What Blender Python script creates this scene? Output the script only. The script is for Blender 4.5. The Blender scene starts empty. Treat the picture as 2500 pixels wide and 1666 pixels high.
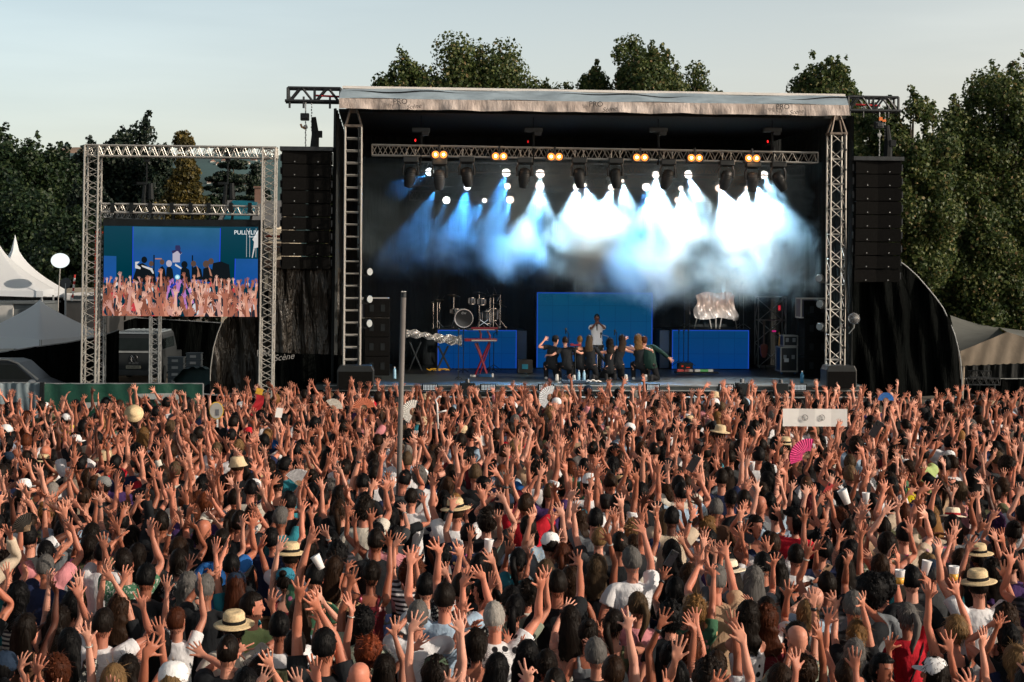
import bpy, bmesh, math, random
import numpy as np
from mathutils import Vector, Matrix
R = math.radians
sc = bpy.context.scene
COL = sc.collection
random.seed(7)
rng = np.random.default_rng(11)

# ------------------------------------------------ camera, sky, sun
F, CZ, H0, ROLL = 3900.0, 4.7, 640.0, R(0.4)
cam_d = bpy.data.cameras.new('camera'); cam = bpy.data.objects.new('camera', cam_d); COL.objects.link(cam)
cam_d.sensor_width = 36; cam_d.lens = 36 * F / 2500; cam_d.shift_y = -(833 - H0) / 2500
cam_d.clip_start = 0.5; cam_d.clip_end = 6000
cam.matrix_world = Matrix.Translation((0, 0, CZ)) @ Matrix.Rotation(R(90), 4, 'X') @ Matrix.Rotation(ROLL, 4, 'Z')
sc.camera = cam
SUN_EL, SUN_AZ = R(25), R(111)          # azimuth clockwise from the view direction
w = bpy.data.worlds.new('World'); sc.world = w; w.use_nodes = True
nt = w.node_tree; nt.nodes.clear()
wo = nt.nodes.new('ShaderNodeOutputWorld'); bg = nt.nodes.new('ShaderNodeBackground')
sky = nt.nodes.new('ShaderNodeTexSky'); sky.sky_type = 'NISHITA'; sky.sun_disc = False
sky.sun_elevation = SUN_EL; sky.sun_rotation = SUN_AZ; sky.dust_density = 2.0; sky.air_density = 1.0; sky.ozone_density = 1.2
hs = nt.nodes.new('ShaderNodeHueSaturation'); hs.inputs['Saturation'].default_value = 0.5; hs.inputs['Value'].default_value = 1.0
gm = nt.nodes.new('ShaderNodeGamma'); gm.inputs['Gamma'].default_value = 1.0
# thin high cloud streaks
tc = nt.nodes.new('ShaderNodeTexCoord'); mp = nt.nodes.new('ShaderNodeMapping'); mp.inputs['Scale'].default_value = (1.2, 1.2, 9)
nz = nt.nodes.new('ShaderNodeTexNoise'); nz.inputs['Scale'].default_value = 2.2; nz.inputs['Detail'].default_value = 6
cr = nt.nodes.new('ShaderNodeValToRGB'); cr.color_ramp.elements[0].position = 0.45; cr.color_ramp.elements[1].position = 0.8
cr.color_ramp.elements[0].color = (1, 1, 1, 1); cr.color_ramp.elements[1].color = (1.18, 1.16, 1.14, 1)
mx = nt.nodes.new('ShaderNodeMix'); mx.data_type = 'RGBA'; mx.blend_type = 'MULTIPLY'; mx.inputs[0].default_value = 1
L = nt.links.new
L(sky.outputs[0], hs.inputs['Color']); L(hs.outputs[0], gm.inputs[0])
L(tc.outputs['Generated'], mp.inputs[0]); L(mp.outputs[0], nz.inputs[0]); L(nz.outputs[0], cr.inputs[0])
tn = nt.nodes.new('ShaderNodeMix'); tn.data_type = 'RGBA'; tn.blend_type = 'MULTIPLY'; tn.inputs[0].default_value = 1; tn.inputs[7].default_value = (1, 1, 1, 1)
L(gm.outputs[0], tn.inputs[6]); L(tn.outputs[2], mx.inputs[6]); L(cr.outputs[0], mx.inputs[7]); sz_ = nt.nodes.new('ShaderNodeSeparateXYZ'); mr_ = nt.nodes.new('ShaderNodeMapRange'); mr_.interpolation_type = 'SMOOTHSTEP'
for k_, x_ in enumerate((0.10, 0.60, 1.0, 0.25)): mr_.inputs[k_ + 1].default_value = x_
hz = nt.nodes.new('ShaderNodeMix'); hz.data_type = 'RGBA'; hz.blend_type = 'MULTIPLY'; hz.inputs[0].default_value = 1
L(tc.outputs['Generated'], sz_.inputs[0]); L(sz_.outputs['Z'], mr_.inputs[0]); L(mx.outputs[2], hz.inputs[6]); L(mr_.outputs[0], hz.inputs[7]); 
def sky_tint(prev, src, a, b, ca, cb):
    m_ = nt.nodes.new('ShaderNodeMapRange'); m_.inputs[1].default_value = a; m_.inputs[2].default_value = b; L(src, m_.inputs[0])
    t_ = nt.nodes.new('ShaderNodeMix'); t_.data_type = 'RGBA'; t_.inputs[6].default_value = (*ca, 1); t_.inputs[7].default_value = (*cb, 1); L(m_.outputs[0], t_.inputs[0])
    u_ = nt.nodes.new('ShaderNodeMix'); u_.data_type = 'RGBA'; u_.blend_type = 'MULTIPLY'; u_.inputs[0].default_value = 1; L(prev, u_.inputs[6]); L(t_.outputs[2], u_.inputs[7]); return u_.outputs[2]
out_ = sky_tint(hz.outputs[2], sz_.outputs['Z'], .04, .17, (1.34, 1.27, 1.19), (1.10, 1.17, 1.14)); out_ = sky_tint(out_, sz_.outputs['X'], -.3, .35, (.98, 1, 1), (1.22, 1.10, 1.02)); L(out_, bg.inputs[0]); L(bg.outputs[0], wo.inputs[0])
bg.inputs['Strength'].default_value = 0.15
sd = bpy.data.lights.new('sun', 'SUN'); sd.energy = 4.1; sd.angle = R(0.6); sd.color = (1.0, 0.84, 0.68)
sun = bpy.data.objects.new('sun', sd); COL.objects.link(sun)
sdir = Vector((math.sin(SUN_AZ) * math.cos(SUN_EL), math.cos(SUN_AZ) * math.cos(SUN_EL), math.sin(SUN_EL)))
sun.rotation_euler = (-sdir).to_track_quat('-Z', 'Y').to_euler()
sc.view_settings.view_transform = 'Standard'; sc.view_settings.look = 'None'
sc.view_settings.exposure = 0.0; sc.view_settings.gamma = 1
try:
    sc.cycles.use_denoising = True; sc.cycles.max_bounces = 6; sc.cycles.diffuse_bounces = 3; sc.cycles.glossy_bounces = 2
    sc.cycles.transmission_bounces = 4; sc.cycles.transparent_max_bounces = 6; sc.cycles.volume_bounces = 0
    sc.cycles.volume_step_rate = 2.0; sc.cycles.sample_clamp_indirect = 4; sc.cycles.caustics_reflective = False; sc.cycles.caustics_refractive = False
except Exception: pass

# ------------------------------------------------ pixels to places
def ray(u, v):
    du, dv = u - 1250.0, v - H0
    c, s = math.cos(ROLL), math.sin(ROLL)
    return (du * c + dv * s) / F, -(-du * s + dv * c) / F
def W(u, v, d):
    a, b = ray(u, v); return Vector((a * d, d, CZ + b * d))
def pix(p):
    a, b = p[0] / p[1] * F, (CZ - p[2]) / p[1] * F
    c, s = math.cos(ROLL), math.sin(ROLL)
    return 1250 + a * c - b * s, H0 + a * s + b * c
YAW = R(4.5)
SO = W(835, 939, 43.5); FLOOR = SO.z; SO = Vector((SO.x, SO.y, 0))
EX, EY = Vector((math.cos(YAW), math.sin(YAW), 0)), Vector((-math.sin(YAW), math.cos(YAW), 0))
def S(u, v, sy=0.0):
    """pixel -> stage coordinates on the plane at depth sy behind the stage front"""
    a, b = ray(u, v); d = Vector((a, 1, b))
    t = (sy + SO.dot(EY)) / Vector((a, 1, 0)).dot(EY)
    p = Vector((a * t, t, CZ + b * t)) - SO
    return Vector((p.dot(EX), sy, p.z))
def SW(p): return SO + EX * p[0] + EY * p[1] + Vector((0, 0, p[2]))

# ------------------------------------------------ objects
def thing(name, label, cat, loc=(0, 0, 0), rz=0.0, group=None, kind=None):
    o = bpy.data.objects.new(name, None); COL.objects.link(o); o.location = loc; o.rotation_euler = (0, 0, rz)
    o.empty_display_size = 0.2
    tag(o, label, cat, group, kind); return o
def tag(o, label=None, cat=None, group=None, kind=None):
    if label: o['label'] = label
    if cat: o['category'] = cat
    if group: o['group'] = group
    if kind: o['kind'] = kind
    return o
def sthing(name, label, cat, p=(0, 0, 0), group=None, rz=0.0): return thing(name, label, cat, SW(p), YAW + rz, group)
def link(name, me, parent=None):
    o = bpy.data.objects.new(name, me); COL.objects.link(o)
    if parent is not None: o.parent = parent
    return o
def copy_tree(o, parent=None):
    c = o.copy(); COL.objects.link(c); c.parent = parent
    for ch in o.children: copy_tree(ch, c)
    return c
def np_mesh(name, V, Fs, mat=None, smooth=True, col=None, matidx=None):
    """Fs: (n,3) or (n,4) int array"""
    me = bpy.data.meshes.new(name); V = np.asarray(V, dtype=np.float32); Fs = np.asarray(Fs, dtype=np.int32)
    k = Fs.shape[1]; n = len(Fs)
    me.vertices.add(len(V)); me.vertices.foreach_set('co', V.ravel())
    me.loops.add(n * k); me.loops.foreach_set('vertex_index', Fs.ravel())
    me.polygons.add(n); me.polygons.foreach_set('loop_start', np.arange(0, n * k, k, dtype=np.int32))
    try: me.polygons.foreach_set('loop_total', np.full(n, k, dtype=np.int32))
    except Exception: pass
    me.polygons.foreach_set('use_smooth', np.full(n, smooth))
    if matidx is not None: me.polygons.foreach_set('material_index', np.asarray(matidx, dtype=np.int32))
    if col is not None:
        at = me.color_attributes.new('col', 'FLOAT_COLOR', 'POINT')
        c4 = np.ones((len(V), 4), dtype=np.float32); c4[:, :3] = col; at.data.foreach_set('color', c4.ravel())
    me.update(calc_edges=True)
    if mat is not None:
        for m in (mat if isinstance(mat, (list, tuple)) else [mat]): me.materials.append(m)
    return me

class MB:
    """collects simple shapes and links them as one mesh object"""
    def __init__(s): s.v = []; s.f = []; s.m = []
    def raw(s, vs, fs, mi=0):
        b = len(s.v); s.v += [tuple(p) for p in vs]; s.f += [tuple(i + b for i in f) for f in fs]; s.m += [mi] * len(fs); return s
    def box(s, c, d, rz=0, mi=0, rx=0, ry=0):
        M = Matrix.Rotation(rz, 3, 'Z') @ Matrix.Rotation(ry, 3, 'Y') @ Matrix.Rotation(rx, 3, 'X'); c = Vector(c); h = [x / 2 for x in d]
        vs = [c + M @ Vector((x * h[0], y * h[1], z * h[2])) for x in (-1, 1) for y in (-1, 1) for z in (-1, 1)]
        return s.raw(vs, [(0, 1, 3, 2), (4, 6, 7, 5), (0, 4, 5, 1), (2, 3, 7, 6), (0, 2, 6, 4), (1, 5, 7, 3)], mi)
    def bx(s, a, b, mi=0):
        return s.box([(a[i] + b[i]) / 2 for i in range(3)], [abs(b[i] - a[i]) for i in range(3)], mi=mi)
    def tube(s, pts, r, n=6, mi=0, cap=True):
        pts = [Vector(p) for p in pts]; rs = r if isinstance(r, (list, tuple)) else [r] * len(pts)
        vs = []; fs = []; up = None
        for i, p in enumerate(pts):
            t = (pts[min(i + 1, len(pts) - 1)] - pts[max(i - 1, 0)]).normalized()
            if up is None: up = t.orthogonal().normalized()
            else:
                up = (up - t * up.dot(t)); up = up.normalized() if up.length > 1e-6 else t.orthogonal().normalized()
            b = t.cross(up)
            for k in range(n):
                a = 2 * math.pi * (k + .5) / n; vs.append(p + (up * math.cos(a) + b * math.sin(a)) * rs[i])
        for i in range(len(pts) - 1):
            for k in range(n):
                k2 = (k + 1) % n; fs.append((i * n + k, i * n + k2, (i + 1) * n + k2, (i + 1) * n + k))
        if cap: fs.append(tuple(range(n - 1, -1, -1))); fs.append(tuple((len(pts) - 1) * n + k for k in range(n)))
        return s.raw(vs, fs, mi)
    def lathe(s, c, prof, n=16, mi=0, ax='Z', M=None):
        c = Vector(c); vs = []; fs = []
        for r, z in prof:
            for k in range(n):
                a = 2 * math.pi * k / n; p = Vector((r * math.cos(a), r * math.sin(a), z))
                if ax == 'Y': p = Vector((p.x, p.z, p.y))
                if ax == 'X': p = Vector((p.z, p.x, p.y))
                if M is not None: p = M @ p
                vs.append(c + p)
        for i in range(len(prof) - 1):
            for k in range(n):
                k2 = (k + 1) % n; fs.append((i * n + k, i * n + k2, (i + 1) * n + k2, (i + 1) * n + k))
        fs.append(tuple(range(n - 1, -1, -1))); fs.append(tuple((len(prof) - 1) * n + k for k in range(n)))
        return s.raw(vs, fs, mi)
    def ball(s, c, r, n=10, mi=0):
        r3 = r if isinstance(r, (list, tuple)) else (r, r, r); c = Vector(c); vs = []; fs = []; m = n // 2 + 1
        for i in range(1, m):
            t = math.pi * i / m
            for k in range(n):
                a = 2 * math.pi * k / n; vs.append(c + Vector((r3[0] * math.sin(t) * math.cos(a), r3[1] * math.sin(t) * math.sin(a), r3[2] * math.cos(t))))
        vs += [c + Vector((0, 0, r3[2])), c - Vector((0, 0, r3[2]))]; N = len(vs)
        for i in range(m - 2):
            for k in range(n):
                k2 = (k + 1) % n; fs.append((i * n + k, (i + 1) * n + k, (i + 1) * n + k2, i * n + k2))
        for k in range(n):
            k2 = (k + 1) % n; fs.append((N - 2, k, k2)); fs.append((N - 1, (m - 2) * n + k2, (m - 2) * n + k))
        return s.raw(vs, fs, mi)
    def grid(s, fn, nu, nv, mi=0):
        vs = [fn(i / nu, j / nv) for j in range(nv + 1) for i in range(nu + 1)]
        fs = [(j * (nu + 1) + i, j * (nu + 1) + i + 1, (j + 1) * (nu + 1) + i + 1, (j + 1) * (nu + 1) + i) for j in range(nv) for i in range(nu)]
        return s.raw(vs, fs, mi)
    def prism(s, poly, y0, y1, mi=0, plane='XZ'):
        n = len(poly); f = (lambda a, b, y: (a, y, b)) if plane == 'XZ' else ((lambda a, b, y: (a, b, y)) if plane == 'XY' else (lambda a, b, y: (y, a, b)))
        vs = [f(a, b, y0) for a, b in poly] + [f(a, b, y1) for a, b in poly]
        return s.raw(vs, [tuple(range(n)), tuple(range(2 * n - 1, n - 1, -1))] + [(i, (i + n), (i + 1) % n + n, (i + 1) % n) for i in range(n)], mi)
    def truss(s, a, b, w_=0.29, h=None, nb=None, r=0.025, rd=0.011, mi=0, up=(0, 0, 1), n=6, style='z', rungs=False):
        a, b = Vector(a), Vector(b); t = (b - a).normalized(); up = Vector(up)
        if abs(t.dot(up)) > .9: up = Vector((0, 1, 0))
        sd = t.cross(up).normalized(); up = sd.cross(t).normalized(); h = h or w_
        Ln = (b - a).length; nb = nb or max(1, round(Ln / (w_ * 1.05)))
        cs = [sd * (x * w_ / 2) + up * (y * h / 2) for x, y in ((-1, -1), (1, -1), (1, 1), (-1, 1))]
        for c in cs: s.tube([a + c, b + c], r, n, mi)
        for k in range(4):
            c1, c2 = cs[k], cs[(k + 1) % 4]
            for i in range(nb):
                p, q, m_ = a + t * Ln * i / nb, a + t * Ln * (i + 1) / nb, a + t * Ln * (i + .5) / nb
                if style == 'z':
                    s.tube([p + c1, m_ + c2], rd, 4, mi, False); s.tube([m_ + c2, q + c1], rd, 4, mi, False)
                elif style == 'ladder': s.tube([p + c1, p + c2], rd * 1.6, 4, mi, False)
                else:
                    if i % 2: s.tube([p + c1, q + c2], rd, 4, mi, False)
                    else: s.tube([p + c2, q + c1], rd, 4, mi, False)
                    if i % 2 == 0: s.tube([p + c1, p + c2], rd, 4, mi, False)
        for e in (a, b):
            for k in range(4): s.tube([e + cs[k], e + cs[(k + 1) % 4]], rd * 1.3, 4, mi, False)
        return s
    def build(s, name, mats, parent=None, smooth=False, bevel=0):
        me = bpy.data.meshes.new(name); me.from_pydata(s.v, [], s.f)
        for m in (mats if isinstance(mats, (list, tuple)) else [mats]): me.materials.append(m)
        me.polygons.foreach_set('material_index', s.m)
        if smooth: me.polygons.foreach_set('use_smooth', [True] * len(s.f))
        me.update()
        o = link(name, me, parent)
        if bevel:
            b = o.modifiers.new('b', 'BEVEL'); b.width = bevel; b.segments = 2; b.limit_method = 'ANGLE'
        return o

# ------------------------------------------------ materials
def newmat(name):
    m = bpy.data.materials.new(name); m.use_nodes = True; nt = m.node_tree; nt.nodes.clear()
    o = nt.nodes.new('ShaderNodeOutputMaterial'); p = nt.nodes.new('ShaderNodeBsdfPrincipled'); nt.links.new(p.outputs[0], o.inputs[0])
    return m, nt, p, o
def N(nt, t, **kw):
    n = nt.nodes.new(t)
    for k, v in kw.items():
        if k in n.inputs: n.inputs[k].default_value = v
        else: setattr(n, k, v)
    return n
def ramp(nt, src, stops):
    r = nt.nodes.new('ShaderNodeValToRGB'); e = r.color_ramp.elements
    while len(e) < len(stops): e.new(0.5)
    for x, (p, c) in zip(e, stops): x.position = p; x.color = (*c, 1) if len(c) == 3 else c
    nt.links.new(src, r.inputs[0]); return r.outputs[0]
def mixc(nt, a, b, fac, mode='MIX'):
    m = nt.nodes.new('ShaderNodeMix'); m.data_type = 'RGBA'; m.blend_type = mode
    for sock, v in ((m.inputs[0], fac), (m.inputs[6], a), (m.inputs[7], b)):
        if hasattr(v, 'links'): nt.links.new(v, sock)
        else: sock.default_value = v if not isinstance(v, tuple) else ((*v, 1) if len(v) == 3 else v)
    return m.outputs[2]
def bump(nt, p, h, strength=0.3, dist=0.02):
    b = nt.nodes.new('ShaderNodeBump'); b.inputs['Strength'].default_value = strength; b.inputs['Distance'].default_value = dist
    nt.links.new(h, b.inputs['Height']); nt.links.new(b.outputs[0], p.inputs['Normal'])
def noise(nt, scale, detail=4, coord='Object', stretch=None, rough=0.55):
    tc = nt.nodes.new('ShaderNodeTexCoord'); n = nt.nodes.new('ShaderNodeTexNoise'); n.inputs['Scale'].default_value = scale
    n.inputs['Detail'].default_value = detail; n.inputs['Roughness'].default_value = rough; src = tc.outputs[coord]
    if stretch:
        mp = nt.nodes.new('ShaderNodeMapping'); mp.inputs['Scale'].default_value = stretch; nt.links.new(src, mp.inputs[0]); src = mp.outputs[0]
    nt.links.new(src, n.inputs['Vector']); return n.outputs[0]
MATS = {}
def simple(name, c, rough=0.6, metal=0.0, var=0.15, scale=3.0, bmp=0.0, bscale=20, bdist=0.01, stretch=None, spec=None):
    if name in MATS: return MATS[name]
    m, nt, p, o = newmat(name)
    nz = noise(nt, scale, 5, stretch=stretch)
    lo = tuple(x * (1 - var) for x in c); hi = tuple(min(1, x * (1 + var)) for x in c)
    nt.links.new(ramp(nt, nz, [(0.3, lo), (0.7, hi)]), p.inputs['Base Color'])
    p.inputs['Roughness'].default_value = rough; p.inputs['Metallic'].default_value = metal
    if spec is not None: p.inputs['Specular IOR Level'].default_value = spec
    if bmp: bump(nt, p, noise(nt, bscale, 4, stretch=stretch), bmp, bdist)
    MATS[name] = m; return m
def emit(name, c, s):
    m = bpy.data.materials.new(name); m.use_nodes = True; nt = m.node_tree; nt.nodes.clear()
    o = nt.nodes.new('ShaderNodeOutputMaterial'); e = nt.nodes.new('ShaderNodeEmission'); e.inputs[0].default_value = (*c, 1); e.inputs[1].default_value = s
    nt.links.new(e.outputs[0], o.inputs[0]); MATS[name] = m; return m
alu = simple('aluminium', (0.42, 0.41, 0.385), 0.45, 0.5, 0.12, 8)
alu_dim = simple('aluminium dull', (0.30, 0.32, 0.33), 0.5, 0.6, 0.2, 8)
blk = simple('black paint', (0.008, 0.011, 0.013), 0.65, 0, 0.3, 5, spec=.2)
blk_gloss = simple('black plastic', (0.015, 0.018, 0.02), 0.35, 0, 0.3, 5)
blk_steel = simple('dark steel', (0.03, 0.035, 0.04), 0.5, 0.5, 0.3, 6)
drape = simple('black drape', (0.003, 0.006, 0.007), 0.85, 0, 0.4, 2, 0.6, 3, 0.08, (6, 6, 0.5))
# ================================================ people
def attr_mat(name, rough, kind):
    m, nt, p, o = newmat(name)
    oi = N(nt, 'ShaderNodeObjectInfo'); at = N(nt, 'ShaderNodeAttribute'); at.attribute_name = 'col'
    c = mixc(nt, oi.outputs['Color'], at.outputs['Color'], 1.0, 'MULTIPLY')
    p.inputs['Roughness'].default_value = rough
    if kind == 'skin':
        c = mixc(nt, c, mixc(nt, c, (1.0, 0.74, 0.72), 1, 'MULTIPLY'), noise(nt, 9, 3))
        p.inputs['Specular IOR Level'].default_value = 0.35
        p.inputs['Subsurface Weight'].default_value = 0.0
        bump(nt, p, noise(nt, 60, 2), 0.15, 0.004)
    elif kind == 'hair':
        st = noise(nt, 70, 3, stretch=(1, 1, 0.12)); gi = N(nt, 'ShaderNodeNewGeometry'); rv = ramp(nt, gi.outputs['Random Per Island'], [(0, (.55, .55, .55)), (.7, (.85, .83, .81)), (1, (1.5, 1.4, 1.3))]); c = mixc(nt, c, rv, 1.0, 'MULTIPLY'); c = mixc(nt, mixc(nt, c, (0.45, 0.45, 0.45), 1, 'MULTIPLY'), mixc(nt, c, (1.35, 1.3, 1.25), 1, 'MULTIPLY'), st)
        p.inputs['Specular IOR Level'].default_value = 0.10; bump(nt, p, st, 0.7, 0.01)
    else:
        fold = noise(nt, 7, 5, stretch=(1, 1, 0.45)); bump(nt, p, fold, 0.6, 0.05); p.inputs['Specular IOR Level'].default_value = 0.2
        tc = N(nt, 'ShaderNodeTexCoord')
        if kind == 'floral':
            v = N(nt, 'ShaderNodeTexVoronoi'); v.inputs['Scale'].default_value = 14; nt.links.new(tc.outputs['Object'], v.inputs['Vector'])
            f = ramp(nt, v.outputs['Distance'], [(0.30, (1, 1, 1)), (0.36, (0, 0, 0))])
            hs2 = N(nt, 'ShaderNodeHueSaturation'); hs2.inputs['Saturation'].default_value = 1.0; hs2.inputs['Value'].default_value = 0.8; nt.links.new(v.outputs['Color'], hs2.inputs['Color'])
            warm = mixc(nt, hs2.outputs[0], (0.9, 0.25, 0.25), 0.55)
            c = mixc(nt, c, warm, f)
        elif kind == 'dots':
            v = N(nt, 'ShaderNodeTexVoronoi'); v.inputs['Scale'].default_value = 12; v.inputs['Randomness'].default_value = 0.25; nt.links.new(tc.outputs['Object'], v.inputs['Vector'])
            c = mixc(nt, c, (0.015, 0.015, 0.02), ramp(nt, v.outputs['Distance'], [(0.30, (1, 1, 1)), (0.34, (0, 0, 0))]))
        elif kind == 'stripes':
            wv = N(nt, 'ShaderNodeTexWave'); wv.inputs['Scale'].default_value = 7; wv.bands_direction = 'Z'; wv.inputs['Distortion'].default_value = 1.0; nt.links.new(tc.outputs['Object'], wv.inputs['Vector'])
            c = mixc(nt, c, (0.04, 0.04, 0.05), ramp(nt, wv.outputs[0], [(0.45, (0, 0, 0)), (0.55, (1, 1, 1))]))
        elif kind == 'speck':
            v = noise(nt, 45, 2); c = mixc(nt, c, (0.5, 0.5, 0.46), ramp(nt, v, [(0.56, (0, 0, 0)), (0.6, (1, 1, 1))]))
    nt.links.new(c, p.inputs['Base Color']); return m
skinM = attr_mat('skin', 0.5, 'skin'); hairM = attr_mat('hair', 0.5, 'hair'); clothM = attr_mat('cotton cloth', 0.85, 'plain')
PAT = {'plain': clothM, 'floral': attr_mat('floral cloth', 0.85, 'floral'), 'dots': attr_mat('dotted cloth', 0.85, 'dots'),
       'stripes': attr_mat('striped cloth', 0.85, 'stripes'), 'speck': attr_mat('speckled cloth', 0.85, 'speck')}

def nrm(a): a = np.asarray(a, float); return a / (np.linalg.norm(a) + 1e-9)
def minrot(a, b):
    a, b = nrm(a), nrm(b); v = np.cross(a, b); c = float(a @ b)
    if c < -0.9999:
        o = nrm(np.cross(a, [1, 0.3, 0.1])); return 2 * np.outer(o, o) - np.eye(3)
    K = np.array([[0, -v[2], v[1]], [v[2], 0, -v[0]], [-v[1], v[0], 0]]); return np.eye(3) + K + K @ K / (1 + c)
def axrot(ax, an):
    x = nrm(ax); K = np.array([[0, -x[2], x[1]], [x[2], 0, -x[0]], [-x[1], x[0], 0]]); return np.eye(3) + math.sin(an) * K + (1 - math.cos(an)) * K @ K

def loft(mb, rings, n=14, side=(1, 0, 0)):
    """rings: (centre, rx, ry) ; closed tapered limb"""
    P = [np.array(r[0], float) for r in rings]; vs = []; fs = []
    for i, p in enumerate(P):
        t = nrm(P[min(i + 1, len(P) - 1)] - P[max(i - 1, 0)]); s_ = np.array(side, float); s_ = nrm(s_ - t * (s_ @ t)); f_ = np.cross(t, s_)
        for k in range(n):
            a = 2 * math.pi * k / n; vs.append(p + s_ * math.cos(a) * rings[i][1] + f_ * math.sin(a) * rings[i][2])
    for i in range(len(P) - 1):
        for k in range(n):
            k2 = (k + 1) % n; fs.append((i * n + k, i * n + k2, (i + 1) * n + k2, (i + 1) * n + k))
    fs.append(tuple(range(n - 1, -1, -1))); fs.append(tuple((len(P) - 1) * n + k for k in range(n))); mb.raw(vs, fs)

def joints(sex):
    sh = 0.178 if sex == 'm' else 0.152; A = R(35); d = np.array([math.sin(A), 0, math.cos(A)])
    J = dict(pelvis=(0, 0, .95), spine=(0, 0, 1.12), chest=(0, 0, 1.30), neck=(0, -.005, 1.47), head=(0, .012, 1.56), top=(0, .015, 1.76))
    J = {k: np.array(v, float) for k, v in J.items()}
    for s_, X in (('R', 1), ('L', -1)):
        m = np.array([X, 1, 1])
        S0 = np.array([sh, 0, 1.42]); E0 = S0 + .29 * d; W0 = E0 + .26 * d
        J['sh' + s_], J['el' + s_], J['wr' + s_] = S0 * m, E0 * m, W0 * m
        J['hip' + s_] = np.array([.09, 0, .92]) * m; J['kn' + s_] = np.array([.10, .01, .50]) * m; J['an' + s_] = np.array([.10, -.01, .09]) * m; J['toe' + s_] = np.array([.115, .15, .04]) * m
        wdir = np.array([-math.cos(A), 0, math.sin(A)])
        J['t' + s_] = d * m; J['w' + s_] = wdir * m
        for i, (o, ln, an) in enumerate(((.031, .086, 15), (.0105, .096, 4), (-.0105, .090, -8), (-.030, .074, -22))):
            b = W0 + d * (.092 - abs(i - 1.2) * .004) + wdir * o; fd = d * math.cos(R(an)) + wdir * math.sin(R(an))
            J['f%d%sa' % (i, s_)] = b * m; J['f%d%sb' % (i, s_)] = (b + fd * ln * .5) * m; J['f%d%sc' % (i, s_)] = (b + fd * ln) * m
        b = W0 + d * .028 + wdir * .022; fd = d * math.cos(R(46)) + wdir * math.sin(R(46))
        J['f4%sa' % s_] = b * m; J['f4%sb' % s_] = (b + fd * .048) * m; J['f4%sc' % s_] = (b + fd * .084) * m
    return J
BONES = [('pelvis', 'pelvis', 'spine', .10, .03), ('spine', 'spine', 'chest', .10, .03), ('chest', 'chest', 'neck', .12, .025), ('neck', 'neck', 'head', .055, .02), ('head', 'head', 'top', .09, .015)]
for s_ in 'RL':
    BONES += [('up' + s_, 'sh' + s_, 'el' + s_, .048, .02), ('fo' + s_, 'el' + s_, 'wr' + s_, .038, .015), ('ha' + s_, 'wr' + s_, 'f1%sa' % s_, .022, .008),
              ('th' + s_, 'hip' + s_, 'kn' + s_, .075, .03), ('shin' + s_, 'kn' + s_, 'an' + s_, .05, .02), ('ft' + s_, 'an' + s_, 'toe' + s_, .04, .015)]
    for i in range(5): BONES += [('f%d%s1' % (i, s_), 'f%d%sa' % (i, s_), 'f%d%sb' % (i, s_), .0085, .004), ('f%d%s2' % (i, s_), 'f%d%sb' % (i, s_), 'f%d%sc' % (i, s_), .008, .003)]
BI = {b[0]: i for i, b in enumerate(BONES)}
def weights(V, J):
    Wt = np.zeros((len(V), len(BONES)), dtype=np.float32)
    for i, (nm, a, b, r, soft) in enumerate(BONES):
        A, B = J[a], J[b]
        if nm == 'chest':
            A, B = np.array([-.07, 0, 1.33]), np.array([.07, 0, 1.33])
            d0 = seg(V, A, B) - r; d1 = seg(V, J['chest'], J['neck']) - .07; d = np.minimum(d0, d1)
        elif nm == 'pelvis': d = seg(V, np.array([-.07, 0, .97]), np.array([.07, 0, .97])) - r
        else: d = seg(V, A, B) - r
        Wt[:, i] = np.exp(-np.clip(d, -.5 * r, 2) / soft)
    return Wt / Wt.sum(1, keepdims=True)
def seg(V, A, B):
    d = B - A; t = np.clip(((V - A) @ d) / (d @ d), 0, 1); return np.linalg.norm(V - (A + t[:, None] * d), axis=1)

def bake(mb, voxel, ratio, name='tmp', smooth_it=2):
    me = bpy.data.meshes.new(name); me.from_pydata(mb.v, [], mb.f); o = link(name, me)
    m = o.modifiers.new('r', 'REMESH'); m.mode = 'VOXEL'; m.voxel_size = voxel
    if smooth_it: m = o.modifiers.new('s', 'SMOOTH'); m.iterations = smooth_it; m.factor = 0.5
    m = o.modifiers.new('t', 'TRIANGULATE')
    if ratio < 1: m = o.modifiers.new('d', 'DECIMATE'); m.ratio = ratio
    m = o.modifiers.new('t2', 'TRIANGULATE')
    dg = bpy.context.evaluated_depsgraph_get(); ev = o.evaluated_get(dg); e = ev.to_mesh()
    V = np.empty(len(e.vertices) * 3, dtype=np.float32); e.vertices.foreach_get('co', V)
    Fa = np.empty(len(e.loops), dtype=np.int32); e.loops.foreach_get('vertex_index', Fa)
    ev.to_mesh_clear(); bpy.data.objects.remove(o); bpy.data.meshes.remove(me)
    return V.reshape(-1, 3).astype(np.float64), Fa.reshape(-1, 3)

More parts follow.
